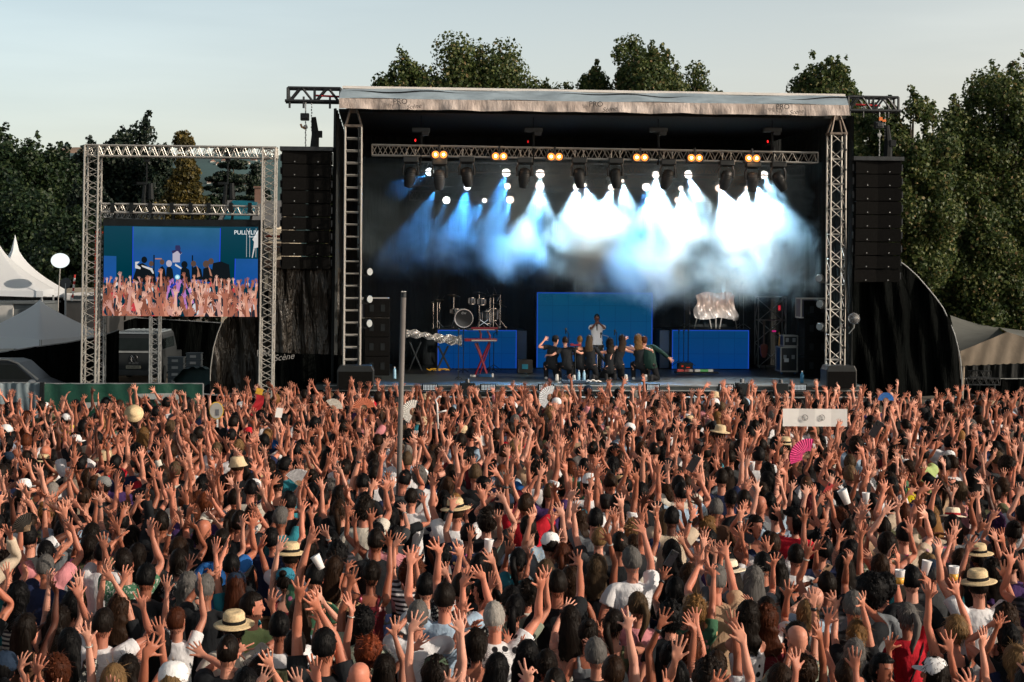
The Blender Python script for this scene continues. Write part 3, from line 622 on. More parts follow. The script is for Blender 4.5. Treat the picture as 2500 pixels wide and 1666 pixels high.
# region, head x, head y, sex, hair, hair colour, top, top colour, pattern, hands [(x, y)...], extras, height factor, head turn
D_ = '''
A 1290 400 m short black tee black - - - 1.05
A 1620 260 f bob dark tee darkgrey speck 1560,60 - 1
A 1210 200 f long dark tank green - 1430,-40 - 1
A 930 180 m short black tee white - 1080,0 glasses 1
A 1690 470 f wavy grey tee darkgrey floral 1710,250 - .97
A 1850 500 m short grey tee black - 1855,360 - 1.02
A 1590 780 f short auburn tee white - - - .96
A 2270 660 m short dark tee lime - - - 1 70
A 2070 850 m short dark tee offwhite - - fedora 1
A 2030 1060 m buzz dark tee black - 2125,1020;1760,1030 - 1.02
A 1060 690 f wavy brown tee black - 935,270;850,-20 strap 1
A 1470 1010 f long black tank pink floral 1300,860 - .98
A 480 1240 f curly auburn tee black - 170,1180 - .97
A 250 850 f long dark tank brown - 405,780;570,240 - 1.0
A 500 790 f wavy dark tank darkgrey speck 450,370;740,380 - .97
A 650 640 f bob black tank black - 1150,370 - .98
A 400 310 m short grey tee navy - 530,190 - 1
A 80 280 f curly dark tank teal - 40,130;210,170 bracelet 1
A 2110 470 f long auburn tee teal - 1930,120 cap_navy .98
A 2090 290 m short black tee black - 2030,80 - 1
A 30 1220 m short black tee navy - - cap_navy 1
A 980 1340 f long blond tee black - 790,880 bracelet 1
A 150 560 f wavy black tank stripes stripes 80,350 - .98
A 620 1000 f long black tee black speck 830,760 - 1
B 590 1010 m short black tee black - 405,430;480,400 - 1.08
B 240 850 m short black tee white - -30,1160;600,720 - 1.02
B 2150 760 m short white tee white dots - - 1.05
B 1480 740 m short grey tee white - 1395,700;1875,700 - 1.04
B 1010 1060 f curly red tank black - 880,610 bracelet 1
B 960 800 m curly black tee sage - 875,350 - 1.0
B 1400 350 f afro auburn tee white stripes - - 1.0
B 1040 370 f bun dark tank maroon floral 1225,40;830,270 strap 1.02
B 1570 480 m short black tee white - 1860,140 - 1.02
B 1530 590 f bob auburn tee white - - glasses .97
B 1740 500 f long brown tank darkgrey - - - .97
B 2040 530 f pony black tee black - 2150,210 glasses 1 -70
B 2000 290 f long black tank black - - - 1
B 1720 200 f pony black halter offwhite - 1870,150 strap 1
B 285 430 f bun dark tank maroon - 220,100 scarf .99
B 325 220 m short dark tee white - 45,110 fedora 1.0
B 500 400 m short black tee green floral 510,20 - 1.04
B 700 320 f long brown tank tan - 680,340 cup 1
B 960 1300 m bald grey tee black - - - 1.02
B 1620 1270 f wavy dark tee blue - 1400,660;1875,710 cap_green 1.02
B 1180 1230 f long dark tank darkgrey - 1255,840;1680,760 - .95
B 2170 1230 f long black tank black - - - 1.0
B 2290 600 f pony black tee sage - 2290,660 - 1
B 1080 70 m short dark tee black - - - 1.05
B 350 1000 m short dark tee olive - 595,720 - 1
B 40 1250 f long dark tank olive - 40,1110;760,1230 - .96
B 1990 1000 f bob dark tank maroon - 1960,820;2300,960 watch .98
C 1105 245 m short grey tee white - 1215,-60 - 1.08
C 440 465 m short dark tee black - 650,225 - 1.06
C 590 420 f wavy brown tank black - - - 1
C 300 350 f long ash tee black - 190,200 - .99
C 500 190 f pony auburn tee black - 440,30 - 1
C 400 110 m short dark tee grey - - cap_white 1.02
C 820 320 f wavy ash tank black - 910,10 bracelet 1
C 1440 170 f long black tank black - - - 1.02
C 1880 420 m buzz grey tee tan - 1945,120;1710,230 - 1.1
C 2010 380 f long dark tank black - 1770,130 panama 1
C 1610 390 f long brown tee grey - - - .99
C 1520 520 f long black tank black - 1390,370 watch 1
C 1680 690 f curly golden tee green floral 1850,310;1640,790 bracelet .99
C 1170 660 f pony ash long pink - 1060,640 bracelet 1
C 930 810 f pony dark tank olive - 1160,930 - .97
C 560 780 f long dark halter offwhite - 505,650 watch .98
C 800 1080 m short grey tee black - 770,970 - 1
C 350 1190 f bun dark tee pink - 110,970 - .97
C 940 1250 m short brown tee beige - 1060,640 - 1
C 410 1370 m buzz dark tee black - - - 1
C 1440 1120 f bun black tank black - 1370,760 watch .98
C 1540 1300 m short black tee maroon - - - 1
C 1890 1190 m short brown tee white - 2030,780;1670,800 - .93
C 1590 1040 f curly auburn tank darkgrey - 1690,740 - .97
C 2150 750 f wavy dark tank white dots 2200,630;2270,870 watch 1.02
C 2350 700 m short dark tee white floral - - 1
C 2310 290 m short black tee black - - - 1.02
C 40 680 f pony black tee sage - - - 1
C 180 1100 f long black tank black - - - .98
C 110 250 f pony black tee teal - - - 1
C 740 900 f bun dark tank grey - 830,890 - .96
D 1330 760 f pony grey tee red - 1500,400 strap 1
D 1720 870 f bun blond tank black - 1490,500;1730,430 strap 1.02
D 1900 440 f long dark dress navy - 1870,20 - 1.02
D 2260 260 m short dark tee purple - - - 1.05
D 2080 350 f wavy dark dress offwhite floral 2160,20 - 1.02
D 1340 420 m short black tee black - - - 1.06
D 860 660 m short grey tee black - 895,580 - 1.05
D 840 910 f pony golden tee black - 665,600;890,570 - .98
D 990 520 m afro black tee grey - - - 1.05
D 1110 480 f curly black tank black - - - 1
D 1060 300 f long brown tank teal - 980,200;1150,170 - 1
D 530 140 m short black tee navy - 610,80 - 1.04
D 300 210 m short dark tee white - 40,120 - 1
D 170 380 f long dark tank offwhite - 180,390;590,380 watch .98
D 70 290 m curly black tee black - - - 1
D 800 170 f long black tank crimson - 690,20 strap 1.02
D 480 590 m bald grey tee lightblue - 380,560 - 1
D 430 730 f bob blond tee grey - 550,820 - .97
D 300 960 m bald white tee sage floral 290,940 - 1.02
D 70 770 f wavy auburn tank maroon - 20,850 - 1
D 1500 290 f bun blond tee darkgrey - 1510,390 - 1
D 1800 250 f long brown tank teal - 1690,40 - 1
D 2200 770 f wavy brown tank black - 2380,540 - 1.02
D 2300 1150 f bob blond tee navy dots - - - .98
D 1090 1240 f pony black tee black - - - 1 150
D 790 1290 m short brown tee black - - - 1
D 1520 1270 f long dark tee white - - cap_white 1 -60
D 150 1330 f bob brown tee black - - - .97
D 390 1240 f curly brown tee black - 270,930;520,860 - .96
p 820 280 f bun brown tee beige - 990,90 - 1.1
p 210 780 m short black tee black - - - 1.0 0 cap_white
p 915 760 m short dark tee black - 820,660 cap_grey 1.02
p 380 560 f bob dark tank black - 390,450 straw 1
p 1310 640 m buzz dark tee red - 1290,540 - 1
p 2220 300 m short dark tee offwhite - 2250,540 cap_red 1.02
p 600 170 m short dark tee yellow - 480,20;600,0 cap_white 1
p 940 20 m short black tee grey speck 990,60 - 1.05
p 1680 200 f long wine tee red - 1550,300 - 1
q 2050 760 m short black tee black - - - 1.06 -80
q 2050 1070 f bob ash tank black - 1900,970 - 1
q 1490 660 m curly grey tee white - 1420,880 - 1
q 760 840 f long dark tank black - 775,560 - 1
q 980 900 f long black tee black - 960,930 cup 1
q 230 1040 m short grey tee teal - 250,960;410,800 - 1.02
q 970 730 m short black tee black - 960,460 watch 1.04
q 700 770 f bun grey tee white - 340,980 - 1
q 1240 1040 f long black tee darkgrey - 1350,950 bracelet 1
r 270 640 m curly dark tee white - 450,370 - 1.08
r 705 740 m short dark tee white - 800,630 cap_whiteback 1.08
r 1020 740 f bob dark tee black - - bucket 1
r 1080 760 m short black tee teal - 1220,400 - 1.04
r 980 920 m short dark tee white - 790,630;1160,650 glasses 1.06
r 920 730 m short brown tee black - - - 1.04
r 1865 960 m short grey tee brown - 1600,800 - 1.02
r 1810 1130 f wavy golden tank tan - 1470,960 - .99 60
r 2255 930 m bald grey tee grey - 2140,760 - 1.02
r 640 1050 f wavy brown tee black - 560,960 cap_teal 1
r 2240 1120 f bun dark tank tan - - - 1 150
r 380 490 f wavy grey tee black - - - 1
r 2280 400 m short dark tee maroon - - - 1.04
s 1715 1060 f long dark tank pink - 1580,1160 panama_red 1
s 290 1070 m afro black tee red - 130,1180 watch 1.02 -80
s 430 940 f curly wine tank black - 550,900 watch .99
s 1490 1060 m short black tee beige - 1440,640 - 1.05
s 1540 900 f long black tank black - 1420,930 - 1
s 2110 1080 f wavy purple tee lightblue - 1930,820 strap 1
s 200 400 m short dark tee maroon - - straw 1.02
s 1460 470 m short black tee lime - 1340,450 - 1.04
s 2070 830 m short dark tee olive - 1970,700 - 1.04
s 1880 220 m short grey tee white - - glasses 1.05 -60
s 620 690 m short dark tee white - 560,590 watch 1.02
s 1780 800 f bob ash tank pink - 1730,740 - 1
s 2340 1020 m short dark tee white speck 2200,1120 - 1.04
s 1210 980 f curly dark tee offwhite - 1250,720;1430,640 - 1
s 1310 600 f pony brown tank yellow - 1330,450 - 1 -80
'''
def color_pick(r, table, names, p): return names[int(r.choice(len(names), p=np.array(p) / sum(p)))]
people = []
def add_person(**k): people.append(k)
STC = SW((7.2, 3, 0))
def headpos(u, v, hz): a, b = ray(u, v); d = (CZ - hz) / (-b); return a * d, d
HEADZ = 1.668
for ln in D_.strip().split('\n'):
    q = ln.split(); rg, hx, hy, sex, hair, hc, top, tcol, pat = q[:9]
    rest = q[9:]; hands = []; extra = '-'; s = 1.0; turn = 0
    # tolerant parse: hands and extras are optional dashes
    for x in rest:
        if ',' in x: hands = [tuple(float(z) for z in y.split(',')) for y in x.split(';')]
        elif x == '-': continue
        else:
            try:
                f = float(x)
                if abs(f) < 2 and f != 0: s = f
                elif f: turn = f
            except ValueError: extra = x
    o = OFF[rg]; k = 640 / 2353; u, v = o[0] + float(hx) * k, o[1] + float(hy) * k
    s *= .97 if sex == 'f' else 1.0
    if tcol == 'stripes': tcol = 'offwhite'
    x, y = headpos(u, v, HEADZ * s)
    add_person(x=x, y=y, s=s, sex=sex, hair=hair, hc=hc, top=top, tc=tcol, pat=pat if pat != '-' else 'plain', hands=[(o[0] + a * k, o[1] + b * k) for a, b in hands], extra=extra, turn=turn, known=True)
NK = len(people)
pr = np.random.default_rng(5)
def random_person(x, y, near):
    sex = 'f' if pr.random() < .56 else 'm'
    hair = color_pick(pr, None, ['long', 'wavy', 'pony', 'bun', 'bob', 'curly'], [5, 3, 3.5, 2.5, 2, .8]) if sex == 'f' else color_pick(pr, None, ['short', 'buzz', 'curly', 'bald'], [8, 2, .6, .3])
    hc = color_pick(pr, None, ['black', 'dark', 'brown', 'auburn', 'ash', 'blond', 'grey', 'golden'], [8, 8, 4, .8, .8, .3, .6, .3])
    top = color_pick(pr, None, ['tank', 'tee', 'halter', 'dress'], [4, 4, .8, .8]) if sex == 'f' else color_pick(pr, None, ['tee', 'tank', 'long'], [9, .6, .3])
    tcn = color_pick(pr, None, ['black', 'navy', 'darkgrey', 'white', 'grey', 'offwhite', 'maroon', 'green', 'red', 'pink', 'teal', 'tan', 'lightblue', 'beige', 'olive', 'purple', 'lime', 'blue'],
                     [11, 2.6, 2.6, 7.5, 1.2, 2.4, .9, .6, .8, .7, .5, .8, 1.4, 1.2, .6, .5, .25, .4])
    pat = color_pick(pr, None, ['plain', 'floral', 'dots', 'stripes', 'speck'], [9, 1, .3, .5, .6])
    ex = color_pick(pr, None, ['-', 'cap_white', 'cap_black', 'cap_navy', 'straw', 'bucket', 'glasses', 'strap', 'watch', 'bracelet'], [12, .4, .5, .3, .35, .25, 1.0, 1.4, 2, 2])
    n = int(pr.choice([0, 1, 2], p=[.03, .22, .75] if y > 17 else [.20, .40, .40]))
    add_person(x=x, y=y, s=(.97 if sex == 'f' else 1.03) * float(np.clip(pr.normal(1, .03), .93, 1.06)), sex=sex, hair=hair, hc=hc, top=top, tc=tcn, pat=pat, hands=[], n=n, extra=ex, turn=0, known=False)
def near_d(x, y, pts): return min(((x - a) ** 2 + (y - b) ** 2) ** .5 for a, b in pts) if pts else 9
cell = {}
def put_pt(x, y): cell.setdefault((int(x // 1), int(y // 1)), []).append((x, y))
def dist_pt(x, y):
    m = 9
    for i in (-1, 0, 1):
        for j in (-1, 0, 1):
            for a, b in cell.get((int(x // 1) + i, int(y // 1) + j), ()): m = min(m, math.hypot(x - a, y - b))
    return m
for p in people: put_pt(p['x'], p['y'])
FRONT = 36.3
y = 9.9
cands = []
while y < FRONT:
    hw = y * .335 + 2.6; x = -hw
    while x < hw: cands.append((x + pr.uniform(-.2, .2), y + pr.uniform(-.17, .17))); x += .50
    y += .48
for x, y in cands:
    if y > FRONT - .3: continue
    if x / y < -.175 and y > 33.4: continue
    if dist_pt(x, y) < (.47 if y < 15.5 else .43): continue
    if abs(x + 1.47) < .3 and abs(y - 21.7) < .3: continue      # the steel post
    random_person(x, y, y < 24); put_pt(x, y)
for p in people: p['seen'] = abs(p['x']) < p['y'] * .3205 + .55
BEYOND = [p for p in people if not p['seen'] and not p['known']]; people = [p for p in people if p['seen']]
known = [p for p in people if p['known']]; rest = sorted([p for p in people if not p['known']], key=lambda p: p['y'])
NIND = 286
INDIV = known + rest[:NIND - len(known)]; FAR = rest[NIND - len(known):] + BEYOND   # those just outside the picture still cast their shadows into it

def person_spec(p, r):
    """body pose from the known hand pixels or at random"""
    ang = math.atan2(STC.x - p['x'], STC.y - p['y']); yaw = -ang * r.uniform(.6, 1.0) + r.normal(0, .07); p['yaw'] = yaw
    s = p['s']; cy, sy = math.cos(yaw), math.sin(yaw)
    def loc(P): dx, dy = P[0] - p['x'], P[1] - p['y']; return np.array([(cy * dx + sy * dy) / s, (-sy * dx + cy * dy) / s, P[2] / s])
    sp = {'lean': axrot((0, 1, 0), r.normal(0, .035)) @ axrot((1, 0, 0), r.normal(-.01, .03))}
    hy = R(p['turn']) if p['turn'] else r.normal(0, .16); sp['headR'] = axrot((0, 0, 1), -hy) @ axrot((1, 0, 0), r.normal(.03, .08)) @ axrot((0, 1, 0), r.normal(0, .07))
    up = {}
    if p['known'] and not p['hands'] and r.random() < .4: p['n'] = int(r.choice([1, 2], p=[.6, .4])); p['known_free'] = True
    if p['known'] and 'known_free' not in p:
        for (hu, hv) in p['hands']:
            a, b = ray(hu, hv); best = None
            for dl in (-.12, -.02, .08, .18, .28, .40, .52):
                d = p['y'] + dl; P = loc((a * d, d, CZ + b * d)); side = 'R' if P[0] > 0 else 'L'
                if side in up: side = 'L' if side == 'R' else 'R'
                S0 = TP['J' + p['sex']]['sh' + side]; e = abs(np.linalg.norm(P - S0) - .635) + .05 * abs(dl)
                if best is None or e < best[0]: best = (e, P, side)
            e, P, side = best
            if side in up: continue
            S0 = TP['J' + p['sex']]['sh' + side]; d = nrm(P - S0); up[side] = P - nrm(d + [0, 0, .3]) * .085
    else:
        n = p['n']; sides = ['R', 'L'] if n == 2 else ([r.choice(['R', 'L'])] if n == 1 else [])
        lx = -ang * .55 + r.normal(0, .12)                                # arms reach towards the stage
        for sd in sides:
            X = 1 if sd == 'R' else -1; el = r.uniform(.40, .53) * (1 if r.random() < .8 else .75); th = X * r.uniform(.0, .42) + lx * .0; fw = r.uniform(.05, .6)
            d = nrm([math.sin(th), fw, math.cos(th)]); up[sd] = TP['J' + p['sex']]['sh' + sd] + d * el
    for sd, X in (('R', 1), ('L', -1)):
        if sd in up:
            sp['arm' + sd] = up[sd]; sp['pole' + sd] = (X * r.uniform(.1, .6), r.uniform(.3, 1.0), -.2); sp['bend' + sd] = (r.normal(0, .22), r.normal(.0, .28), r.normal(.1, .2))
            sp['tw' + sd] = X * r.normal(.15, .45); sp['spread' + sd] = r.uniform(.7, 1.7)
            sp['curl' + sd] = float(abs(r.normal(.0, .24))) if r.random() < .88 else [.1, .1, 1.3, 1.4, 1.0]
        else:
            J = TP['J' + p['sex']]['sh' + sd]; sp['arm' + sd] = J + np.array([X * .10, r.uniform(-.02, .15), -.50]); sp['pole' + sd] = (X * .6, -1, 0); sp['curl' + sd] = .5
    p['up'] = sorted(up); return sp
WORDH = {'short': 'short', 'buzz': 'close-cropped', 'bald': 'bald', 'long': 'long straight', 'wavy': 'wavy', 'curly': 'curly', 'afro': 'big curly', 'bun': 'bun of', 'pony': 'ponytail of', 'bob': 'bobbed'}
WT_ = dict(tee='T-shirt', long='long-sleeved shirt', tank='tank top', halter='strappy top', dress='dress', )
WC = dict(darkgrey='dark grey', offwhite='cream', lightblue='pale blue', lime='lime green', ash='ash blond', wine='wine-red', golden='golden')
def hair_words(p):
    c = WC.get(p['hc'], p['hc'])
    return 'bald person' if p['hair'] == 'bald' else 'person with %s %s hair' % (WORDH[p['hair']], c)
def top_words(p): return '%s%s %s' % ({'plain': '', 'floral': 'flowery ', 'dots': 'dotted ', 'stripes': 'striped ', 'speck': 'speckled '}[p['pat']], WC.get(p['tc'], p['tc']), WT_[p['top']])
def ex_words(p):
    e = p['extra']
    if e.startswith('cap'): return '%s cap' % (e.split('_')[1].replace('whiteback', 'backward white'))
    return {'straw': 'straw hat', 'panama': 'pale panama hat', 'panama_red': 'pale hat with red band', 'fedora': 'straw fedora', 'bucket': 'tan bucket hat', 'strap': 'bag strap', 'watch': 'wristwatch', 'bracelet': 'bracelet', 'scarf': 'blue headscarf', 'glasses': 'glasses', 'cup': 'white cup'}.get(e, '')
def arm_words(p):
    n = len(p['up']); return ['hands down', 'one hand raised', 'both hands raised'][n] if n != 1 else ('right hand raised' if p['up'][0] == 'R' else 'left hand raised')
crowd_rng = np.random.default_rng(21)
def part_np(name, tp, M, mat, parent, color):
    V = skin(tp, M); o = link(name, np_mesh(name, V, tp[1], mat, col=tp[3]), parent); o.color = (*color, 1); return o
HATC = dict(white=(.75, .76, .78), black=(.012, .012, .014), navy=(.012, .025, .05), grey=(.18, .19, .19), red=(.55, .02, .03), green=(.05, .08, .05), teal=(.01, .06, .09), whiteback=(.75, .76, .78))
strawM = simple('woven straw', (.62, .48, .28), .8, 0, .25, 60, .5, 90, .004)
def dress_person(E, p, M, r, res='hi'):
    sex = p['sex']; sk = p.get('skin') or tuple(np.array(SK[int(r.choice(7, p=[.24, .20, .18, .12, .13, .10, .03]))]) * r.uniform(.72, 1.08))
    part_np('body', TP['body', sex, res], M, skinM, E, sk)
    part_np({'tee': 'shirt', 'long': 'shirt', 'tank': 'top', 'halter': 'top', 'dress': 'dress'}[p['top']], TP[p['top'], sex, res], M, PAT[p['pat']], E, TC[p['tc']])
    part_np('shoes', TP['shoes', sex, res], M, clothM, E, [(.02, .02, .022), (.5, .5, .48), (.25, .18, .12)][int(r.integers(3))])
    if p['top'] != 'dress': part_np('trousers', TP['trousers', sex, res], M, clothM, E, p.get('trc') or TC[['navy', 'black', 'darkgrey', 'blue', 'tan', 'white'][int(r.choice(6, p=[.3, .3, .15, .1, .1, .05]))]])
    e = p['extra']
    if p['hair'] != 'bald': part_np('hair', TP['hair', p['hair'], int(r.integers(2))], M, hairM, E, HC[p['hc']] if p['hc'] in HC else (.06, .02, .09))
    if e.startswith('cap'): part_np('cap', TP['hat', 'cap_back' if e.endswith('back') else 'cap'], M, clothM, E, HATC[e.split('_')[1]])
    if e in ('straw', 'fedora', 'panama', 'panama_red'):
        h = part_np('hat', TP['hat', 'straw'], M, strawM if e != 'panama_red' and e != 'panama' else clothM, E, (.78, .68, .52)); part_np('hat_band', TP['band'], M, clothM, h, (.35, .01, .02) if e == 'panama_red' else (.01, .01, .01))
    if e == 'bucket': part_np('hat', TP['hat', 'bucket'], M, clothM, E, (.55, .38, .2))
    if e == 'scarf': part_np('headscarf', TP['hat', 'cap'], M, clothM, E, (.03, .20, .30))
    if e == 'strap': part_np('bag_strap', TP['strap', sex], M, clothM, E, [(.012, .012, .014), (.10, .14, .12), (.05, .02, .06)][int(r.integers(3))])
    if e in ('watch', 'bracelet') and p['up']:
        part_np('wristwatch' if e == 'watch' else 'bracelet', TP[e + str(p['up'][0]), sex], M, blk_gloss if e == 'watch' else alu, E, (1, 1, 1))
    return E
setup_templates()
used = {}
PINFO = []
nearest_name = []
for i, p in enumerate(INDIV):
    r = np.random.default_rng(1000 + i); sp = person_spec(p, r); M, info = solve(p['sex'], sp)
    E = thing('person', None, 'person', (p['x'], p['y'], 0), p['yaw'], 'spectators watching the show'); E.scale = (p['s'],) * 3
    dress_person(E, p, M, r, 'hi' if p['y'] < 17.5 else 'lo'); p['E'] = E; p['info'] = info
# things held in the hands
HANDS = []
for p in INDIV:
    for sd in p['up']:
        h = p['E'].matrix_world if False else None; c_, s__ = math.cos(p['yaw']), math.sin(p['yaw']); q = p['info']['hand' + sd] * p['s']; hd = p['info']['hd' + sd]
        w_ = Vector((c_ * q[0] - s__ * q[1] + p['x'], s__ * q[0] + c_ * q[1] + p['y'], q[2])); HANDS.append((pix(w_), w_, Vector((c_ * hd[0] - s__ * hd[1], s__ * hd[0] + c_ * hd[1], hd[2]))))
def hold(u_, v_, d=None, maxd=26):
    b = min(HANDS, key=lambda h: (h[0][0] - u_) ** 2 + (h[0][1] - v_) ** 2)
    if d is None or math.hypot(b[0][0] - u_, b[0][1] - v_) < maxd: return b[1] + b[2] * .05 + Vector((0, .03, 0))
    return W(u_, v_, d)
cupM = simple('white plastic cup', (.82, .82, .84), .4, 0, .03); beerM = simple('beer', (.75, .38, .06), .25, 0, .05); phoneM = simple('phone back', (.02, .02, .025), .25, 0, .05); cardM = simple('white card', (.75, .75, .75), .7, 0, .05)
def cup(lab, u_, v_, tilt=0.0, beer=False, d=14):
    E = thing('plastic_cup', lab, 'cup', hold(u_, v_, d), 0, 'plastic cups held above the crowd'); E.rotation_euler = (0, tilt, 0); m = MB(); m.lathe((0, 0, -.02), [(.030, 0), (.044, .125), (.046, .13), (.040, .128), (.028, .01)], 16); m.build('cup', cupM, E, True)
    if beer: m = MB(); m.lathe((0, 0, -.018), [(.0315, .004), (.0385, .065)], 16); m.build('drink', beerM, E, True)
for a_ in (('white cup held above the black-haired head left of the beard man', 873, 1225, .2), ('tilted white cup beside the long-haired woman', 783, 1384, -.5), ('white cup held high over the glasses wearer', 1210, 1354, .1), ('white cup over the row beneath the long white board', 2101, 1241, 0), ('tilted white cup beside the red curly hair', 2067, 1225, -.4), ('clear cup raised over the red T-shirt', 2257, 1409, .2), ('cup of beer held up by the blond bun', 2324, 1412, 0, True), ('cup of beer among black heads near the tree side', 2197, 1422, 0, True), ('small white cup in the far middle rows', 1637, 1085, 0, False, 26), ('small white cup above the grey-haired row', 1836, 1146, 0, False, 23)): cup(*a_)
def flat(nm, cat, lab, u_, v_, w_, h_, mat, rot=.2, d=14, g=None):
    E = thing(nm, lab, cat, hold(u_, v_, d), 0, g); E.rotation_euler = (.2, rot, .3); m = MB(); m.box((0, 0, h_ * .3), (w_, .009, h_)); m.build('case' if nm == 'phone' else 'sheet', mat, E, bevel=.003 if nm == 'phone' else 0)
    if nm == 'phone': m = MB(); m.box((-w_ * .22, -.0065, h_ * .3 + h_ * .36), (.022, .004, .03)); m.build('camera_lens', blk_gloss, E)
for a_ in (('dark phone held up by a hand beside the black-haired woman', 1632, 1375), ('tan cased phone over the curly-haired row', 2007, 1392), ('reddish phone above the wine-red hair', 2015, 1214), ('phone held up just below the white board', 2132, 1059), ('phone with dark back among the middle rows', 1686, 1143)): flat('phone', 'phone', a_[0], a_[1], a_[2], .075, .155, simple('tan case', (.35, .22, .14), .5) if 'tan' in a_[0] else (simple('red case', (.4, .05, .05), .4) if 'reddish' in a_[0] else phoneM), .5, g='phones held above the crowd')
for a_ in (('white card held over the red shirt', 389, 1154), ('white card with red print near the straw hat', 117, 1143), ('small white card in front of the dark long hair', 1178, 1083), ('small white card near the steel post', 680, 1015)): flat('card', 'card', a_[0], a_[1], a_[2], .11, .16, cardM, .15, 26, g='white cards held above the crowd')
def handfan(lab, u_, v_, d, rad, a0, a1, col, n=16):
    d = 2.62 * F / (v_ - 640); rad *= d / 32 if d > 24 else .85
    E = thing('hand_fan', lab, 'fan', hold(u_, v_, d, 14), 0, 'open hand fans held above the crowd'); m = MB(); vs = []; fs = []
    for k in range(n * 2 + 1):
        t = a0 + (a1 - a0) * k / (2 * n); y = (.012 if k % 2 else -.0)
        for r_ in (.35, 1.0):
            for yy in (0, .003): vs.append((rad * r_ * math.cos(t), y * r_ + yy, rad * r_ * math.sin(t)))
    for k in range(2 * n): b = k * 4; fs += [(b, b + 4, b + 6, b + 2), (b + 1, b + 3, b + 7, b + 5), (b + 2, b + 6, b + 7, b + 3)]
    m.raw(vs, fs); m.build('leaf', simple('fan cloth %.2f %.2f' % (col[0], col[1]), col, .7, 0, .25, 30), E); m = MB()
    for k in range(0, 2 * n + 1, 4): t = a0 + (a1 - a0) * k / (2 * n); m.tube([(0, .004, 0), (rad * .5 * math.cos(t), .004, rad * .5 * math.sin(t))], .003, 4)
    m.build('ribs', simple('fan ribs', (.3, .2, .12), .6), E)
for a_ in (('large bright pink open fan below the white board', 1975, 1118, 25.5, .30, R(75), R(200), (.75, .06, .25)), ('white open fan in the front rows beside the drum side tower', 812, 998, 33, .20, R(0), R(130), (.6, .57, .52)), ('orange brown open fan in the front rows', 888, 998, 33, .22, R(10), R(175), (.55, .17, .09)), ('white fan opened sideways beside the steel post', 1010, 1006, 32, .24, R(70), R(250), (.75, .74, .7)), ('white fan in front of the stage edge lights', 1345, 972, 34, .24, R(70), R(240), (.7, .74, .78)), ('blue patterned fan in front of the big black sheeting', 2163, 978, 34, .16, R(0), R(180), (.03, .17, .5)), ('dark open fan at the shaded side', 72, 1296, 17.5, .20, R(80), R(190), (.03, .025, .02)), ('striped pale fan pointing up above the middle rows', 731, 1190, 21, .24, R(60), R(140), (.5, .5, .52))): handfan(*a_)
E = thing('cardboard_sign', 'long white folded board with two drawn smiling faces held over the crowd', 'sign', W(1989.5, 1020, 26.8)); m = MB(); wv = 157 / F * 26.8; hv = 43 / F * 26.8
for k in range(4): m.box(((k - 1.5) * wv / 4, 0, 0), (wv / 4 + .002, .008, hv), rz=.05 * (1 if k % 2 == 0 else -1))
m.build('board', simple('white cardboard', (.80, .80, .79), .8, 0, .05, 4), E)
for x in (-.17, .115):
    m = MB(); m.tube([(x + .048 * math.cos(a_), -.022, .0 + .048 * math.sin(a_)) for a_ in np.linspace(0, 6.283, 21)], .004, 4, cap=False); m.tube([(x + .028 * math.cos(a_), -.022, -.002 + .028 * math.sin(a_)) for a_ in np.linspace(3.5, 5.9, 7)], .0035, 4); m.ball((x - .016, -.022, .015), .006, 6); m.ball((x + .016, -.022, .015), .006, 6); m.build('drawn_face', simple('black ink', (.03, .028, .03), .7), E)
E = thing('paddle_fan', 'oval paddle fan with a yellow rim and a printed can', 'fan', W(528, 1003, 28)); m = MB(); m.lathe((0, 0, 0), [(.001, .004), (.155, .004), (.155, .012), (.001, .012)], 30, ax='Y', M=Matrix.Scale(.82, 3, (1, 0, 0))); m.build('rim', simple('yellow rim', (.7, .45, .05), .6), E); m = MB(); m.lathe((0, -.004, 0), [(.001, 0), (.138, 0), (.138, .006), (.001, .006)], 30, ax='Y', M=Matrix.Scale(.82, 3, (1, 0, 0))); m.build('face_sheet', simple('grey fan face', (.38, .38, .36), .7), E); m = MB(); m.box((.02, -.008, -.03), (.06, .004, .11)); m.build('printed_can', simple('printed can', (.12, .13, .15), .6), E); m = MB(); m.box((.02, .01, -.21), (.03, .01, .16)); m.build('grip', cardM, E)
E = thing('held_hat', 'straw hat held up in both hands before the green banner', 'hat', W(327, 1010, 27.4)); E.rotation_euler = (R(60), .2, .2); m = MB(); m.lathe((0, 0, 0), [(.16, 0), (.165, .006), (.10, .012), (.09, .08), (.05, .10), (.004, .1)], 24); m.build('hat_shell', strawM, E, True)
E = thing('crutch', 'white crutch raised upside down near the steel post', 'crutch', W(1070, 1005, 27.6)); m = MB(); m.tube([(0, 0, -.3), (-.02, 0, .12), (-.05, 0, .2), (.02, 0, .26), (.05, 0, .25)], .016, 8); m.tube([(0, 0, -.02), (.14, -.02, .02)], .016, 8); m.build('frame', cardM, E, True)
E = thing('flag', 'red and yellow flag held up in the front rows beside the screen', 'flag', W(622, 975, 30.3)); E.rotation_euler = (0, .25, 0); m = MB(); m.grid(lambda u, v: Vector((u * .16 + .02 * math.sin(v * 6), .03 * math.sin(v * 8 + u * 3), .1 - v * .42)), 8, 16); thick_ = len(m.v); m.build('red_field', simple('flag red', (.5, .02, .03), .7), E, True); m = MB(); m.grid(lambda u, v: Vector((-.02 + u * .14, .03 * math.sin(v * 3 + u * 3) - .01, .22 - v * .11)), 8, 5); m.build('yellow_field', simple('flag yellow', (.7, .4, .04), .7), E, True)
